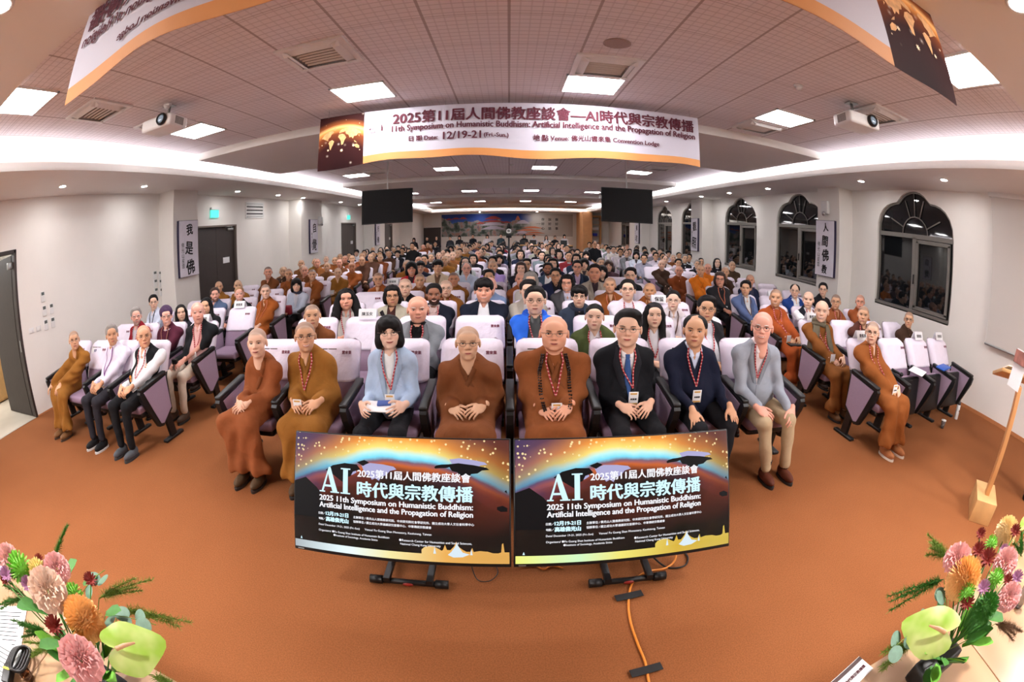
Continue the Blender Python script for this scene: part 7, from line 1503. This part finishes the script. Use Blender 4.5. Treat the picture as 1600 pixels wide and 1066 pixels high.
def carnation(c, r, m, parent, up=(0, -.4, 1)):
    mb = MB(); qd = Vector(up).normalized().to_track_quat('Z', 'Y')
    for ring, (n, el, L_) in enumerate(((9, .12, 1.0), (9, .42, .92), (8, .75, .78), (7, 1.05, .62), (5, 1.35, .5))):
        for i in range(n):
            a = 2 * pi * i / n + ring * .4 + rf.uniform(-.1, .1); N_ = 7; vs = []
            for j in range(4):
                t = j / 3
                for k in range(N_):
                    s_ = (k / (N_ - 1) - .5); rr = r * L_ * (.12 + .88 * t) * (1 + (.06 * (k % 2) if j == 3 else 0)); aa = a + s_ * (.95 * (.35 + .65 * t)); e = el + .16 * t * sin(k * 2.6 + i * 1.7 + ring)
                    vs.append(qd @ Vector((rr * cos(e) * cos(aa), rr * cos(e) * sin(aa), rr * sin(e) + r * .1)))
            mb._add(vs, [(j * N_ + k, j * N_ + k + 1, (j + 1) * N_ + k + 1, (j + 1) * N_ + k) for j in range(3) for k in range(N_ - 1)], True)
    o = mb.obj('carnation', m, parent, fix=False); o.location = c; return o
def anthurium(c, r, parent, nrm, rot):
    mb = MB(); N_ = 28; rings = 7; vs = []; qd = Vector(nrm).normalized().to_track_quat('Z', 'Y') @ Euler((0, 0, rot)).to_quaternion()
    for j in range(rings + 1):
        t = j / rings
        for i in range(N_):
            a = 2 * pi * i / N_; h = (1.0 + .30 * cos(a)) * (1 - .62 * math.exp(-((a - pi) / .30) ** 2) + .10 * math.exp(-((abs(a - pi) - .75) / .35) ** 2)) ; y = sin(a) * .86; x = cos(a)
            x_ = (x * h + (.25 if x > 0 else 0) * x ** 8) * r * t; y_ = y * h * r * t * (1 if x < .3 else 1 - .35 * (x - .3)); z_ = .16 * r * (t * t) * cos(2 * a) * .6 + .12 * r * t * (1 - t) + .02 * r * sin(6 * a) * t * t; vs.append(qd @ Vector((x_, y_, z_)))
    mb._add(vs, [(j * N_ + i, j * N_ + (i + 1) % N_, (j + 1) * N_ + (i + 1) % N_, (j + 1) * N_ + i) for j in range(rings) for i in range(N_)], True)
    def an(nt, b, N, L_):
        tc = N('TexCoord'); n = N('TexNoise'); n.inputs['Scale'].default_value = 12; L_(tc.outputs['Object'], n.inputs[0]); L_(ramp(nt, n.outputs['Fac'], [(.35, S(158, 198, 74)), (.65, S(206, 222, 138))]), b.inputs['Base Color'])
    if 'anthurium' not in MATS: node_mat('anthurium', an, .3)
    o = mb.obj('anthurium', MATS['anthurium'], parent, fix=False); o.location = c
    s = MB(); s.tube([qd @ Vector((-.22 * r, 0, .06 * r)), qd @ Vector((.1 * r, 0, .22 * r)), qd @ Vector((.5 * r, 0, .3 * r))], [.075 * r, .07 * r, .03 * r], 10); s.obj('spadix', mat('spadix_peach', S(240, 186, 146), .6, noise=.1), o)
def fern(c, d, L_, parent, m=None, spread=.35, n=7, name='fern_sprig', dens=60, nl=.032):
    mb = MB(); d = Vector(d).normalized()
    for s_ in range(n):
        dv = (d + Vector((rf.uniform(-1, 1), rf.uniform(-1, 1), rf.uniform(-.6, .8))) * spread).normalized(); ln = L_ * rf.uniform(.65, 1.25); P = [dv * (ln * t) + Vector((0, 0, -.12 * ln * t * t)) for t in np.linspace(0, 1, 6)]; mb.tube(P, [.0016, .0014, .0012, .001, .0008, .0005], 4)
        for i in range(dens * 4):
            t = .12 + .88 * i / (dens * 4); p0 = dv * (ln * t) + Vector((0, 0, -.12 * ln * t * t)); q = Vector((rf.uniform(-1, 1), rf.uniform(-1, 1), rf.uniform(-1, 1))) + dv * .7; q.normalize(); e = p0 + q * nl * rf.uniform(.6, 1.1) * (1.15 - .5 * t); sd = q.cross(dv).normalized() * .0014; mb._add([p0 - sd, p0 + sd, e], [(0, 1, 2)])
    o = mb.obj(name, m or G_fe, parent, fix=False); o.location = c; return o
def euca(c, d, n, parent, r=.03):
    d = Vector(d).normalized(); mb = MB(); L_ = .045 * n; mb.tube([(0, 0, 0), d * L_ * .5 + Vector((0, 0, .01)), d * L_], .0014, 5); o = mb.obj('eucalyptus_stem', G_fe, parent); o.location = c
    for i in range(n):
        lf = MB(); p_ = d * (.04 * (i + .7)); a = rf.uniform(-.5, .5); off = Vector((-d.y, d.x, 0)) * (.7 * r * (1 if i % 2 else -1)); nn = 16; cc_ = p_ + off + Vector((0, 0, rf.uniform(-.01, .012))); qd = Vector((rf.uniform(-.35, .35), rf.uniform(-.6, .1), 1)).normalized().to_track_quat('Z', 'Y')
        lf._add([cc_ + Vector((0, 0, .003))] + [cc_ + qd @ Vector((r * 1.05 * cos(2 * pi * k / nn), r * .86 * sin(2 * pi * k / nn), 0)) for k in range(nn)], [(0, k + 1, (k + 1) % nn + 1) for k in range(nn)], True); lf.obj('leaf', G_eu, o, fix=False)
def button(c, r, m, parent, n=26, up=(0, -.4, 1)):
    mb = MB(); qd = Vector(up).normalized().to_track_quat('Z', 'Y')
    for i in range(n): a = i * 2.4; e = .15 + .5 * (i / n); v = qd @ Vector((cos(a) * cos(e), sin(a) * cos(e), sin(e))); petal(mb, v * r * .15, v, qd @ Vector((0, 0, 1)), r * .85, r * .22, .2, .4)
    mb.ellip((0, 0, 0), (r * .22,) * 3, nu=8, nv=6); o = mb.obj('button_flower', m, parent, fix=False); o.location = c; return o
def broad(c, d, L_, w, parent, m=None):
    mb = MB(); petal(mb, (0, 0, 0), d, (0, 0, 1), L_, w, .12, .15); mb2 = mb.obj('leaf', m or G_dg, parent, fix=False); mb2.location = c
def A(px, py, z): return at(px, py, 2, z)
def arrangement(label, items, base):
    t = thing('flower_arrangement', label, 'flowers', (0, 0, 0)); MB().box((base[0], base[1], .80), (.22, .10, .08), bev=.02).obj('container', M_black, t)
    for i in range(26):
        a_ = rf.uniform(0, 2 * pi); broad(Vector((base[0] + .10 * cos(a_), base[1] + .05 * sin(a_), .86 + rf.uniform(0, .06))), (cos(a_), sin(a_) * .8, rf.uniform(.1, .9)), rf.uniform(.08, .13), rf.uniform(.035, .055), t, G_dg if i % 3 else G_gr)
    for it in items:
        f, px, py, z = it[:4]; c = A(px, py, z); a = it[4:]; UP = (Vector((0, 0, H)) - c).normalized() * .75 + Vector((0, .1, .55)); K = 1.25
        if f == 'pom': pompon(c, a[0] * K, a[1], t, a[2] if len(a) > 2 else 260, up=UP)
        elif f == 'car': carnation(c, a[0] * K, a[1], t, UP)
        elif f == 'ant': anthurium(c, a[0] * 1.05, t, UP, a[2])
        elif f == 'fern': fern(c, a[0], a[1], t, *a[2:]); MB().tube([c, Vector((base[0], base[1], .86))], .002, 4).obj('stem', G_fe, t)
        elif f == 'euc': euca(c, a[0], a[1], t); MB().tube([c, Vector((base[0], base[1], .86))], .002, 4).obj('stem', G_fe, t)
        elif f == 'but': button(c, a[0] * 1.15, a[1], t, up=UP)
        elif f == 'lea': broad(c, a[0], a[1], a[2], t)
        if f in ('pom', 'car', 'ant', 'but'): MB().tube([c, Vector((c.x * .6 + base[0] * .4, c.y * .6 + base[1] * .4, (c.z + .9) / 2)), Vector((base[0] * .7 + c.x * .3, base[1], .86))], .0028, 5).obj('stem', G_dg, t)
    return t
arrangement('flower arrangement on the left table with orange chrysanthemum and green anthurium', [
    ('pom', 132, 968, 1.02, .056, G_or, 420), ('ant', 192, 1014, 1.0, .088, (.25, -.30, 1), R(-28)), ('car', 128, 1034, 1.03, .056, G_pk), ('car', 76, 926, 1.05, .062, G_pe, (.1, -.3, 1)), ('pom', 60, 893, 1.03, .036, G_ye, 120), ('pom', 32, 888, 1.04, .048, G_gr, 90), ('pom', 116, 928, 1.0, .030, G_gr, 70),
    ('car', 90, 890, 1.03, .045, G_pk), ('car', 14, 874, 1.04, .045, G_pk), ('but', 142, 908, 1.02, .026, G_rd), ('but', 86, 980, 1.0, .034, G_rd), ('but', 10, 900, 1.05, .028, G_lv), ('but', 62, 876, 1.02, .022, G_rd), ('but', 80, 900, 1.05, .02, G_rd), ('but', 45, 916, 1.05, .03, G_lv), ('but', 8, 908, 1.04, .02, G_rd),
    ('fern', 155, 935, .95, (.75, .75, .25), .26, None, .22, 4), ('fern', 190, 952, .93, (1, .22, .05), .27, None, .14, 3), ('fern', 85, 875, .98, (.15, 1, .55), .15, G_dg, .2, 3), ('fern', 45, 935, .98, (-.7, -.5, .2), .2, G_dg, .5, 5), ('fern', 75, 990, .96, (-.8, -.6, .1), .18, G_dg, .45, 5), ('fern', 30, 905, 1.0, (-.6, -.3, .2), .16, G_dg, .5, 4), ('fern', 85, 1010, .95, (-.5, -.8, .2), .13, None, .5, 4), ('fern', 240, 1055, .93, (.8, .1, .1), .12, None, .4, 3),
    ('euc', 165, 960, .96, (1, .25, .1), 5), ('euc', 130, 925, .98, (.5, .8, .3), 3), ('lea', 100, 905, .98, (.3, .9, .2), .10, .06), ('lea', 62, 950, .98, (-.3, -.7, .2), .10, .06), ('lea', 75, 960, .98, (-.5, -.4, .3), .11, .05), ('lea', 100, 1005, .98, (-.2, -.8, .2), .10, .06), ('lea', 165, 960, .98, (.6, .3, .1), .08, .05), ('lea', 130, 915, .98, (.5, .6, .1), .08, .05)], (-1.12, .24))
arrangement('flower arrangement on the right table with orange and cream chrysanthemums and green anthurium', [
    ('pom', 1505, 905, 1.04, .056, G_or, 360), ('ant', 1468, 988, 1.0, .09, (-.25, -.30, 1), R(205)), ('pom', 1572, 832, 1.04, .05, G_cr, 260), ('car', 1570, 882, 1.05, .046, G_pk), ('car', 1495, 876, 1.05, .046, G_pk, (-.3, 0, 1)), ('car', 1576, 935, 1.02, .042, G_pk), ('but', 1586, 832, 1.08, .028, G_rd), ('but', 1542, 875, 1.06, .036, G_rd), ('but', 1528, 862, 1.06, .03, G_rd), ('but', 1532, 836, 1.05, .024, G_rd), ('but', 1510, 944, 1.02, .028, G_rd), ('but', 1536, 920, 1.05, .026, G_lv), ('but', 1588, 905, 1.05, .028, G_lv), ('but', 1568, 862, 1.05, .024, G_lv), ('but', 1574, 908, 1.04, .022, G_rd),
    ('pom', 1548, 850, 1.05, .026, G_gr, 60), ('pom', 1555, 905, 1.04, .03, G_gr, 70), ('pom', 1510, 926, 1.04, .026, G_gr, 60), ('pom', 1540, 950, 1.0, .042, G_dg, 160), ('ant', 1604, 822, 1.03, .05, (0, -.3, 1), R(90)),
    ('fern', 1475, 905, .96, (-1, .1, .1), .26, G_dg, .14, 4), ('fern', 1480, 870, .98, (-.55, .6, .35), .13, None, .4, 6), ('fern', 1430, 1000, .93, (-1, -.05, .0), .16, None, .3, 4), ('fern', 1595, 870, 1.0, (.6, .5, .4), .1, G_dg, .5, 4), ('fern', 1555, 975, .96, (.55, -.75, 0), .13, mat('dry_sprig', S(122, 92, 66), .7, noise=.2), .35, 5),
    ('euc', 1455, 962, .95, (-1, -.12, .05), 6), ('euc', 1478, 935, .98, (-.6, .2, .3), 2), ('lea', 1535, 960, .98, (.2, -.9, .1), .1, .06), ('lea', 1500, 900, .98, (-.4, .5, .2), .1, .06), ('lea', 1570, 850, .99, (.4, .6, .2), .09, .05), ('lea', 1560, 930, .98, (.4, -.4, .2), .1, .05)], (1.22, .24))
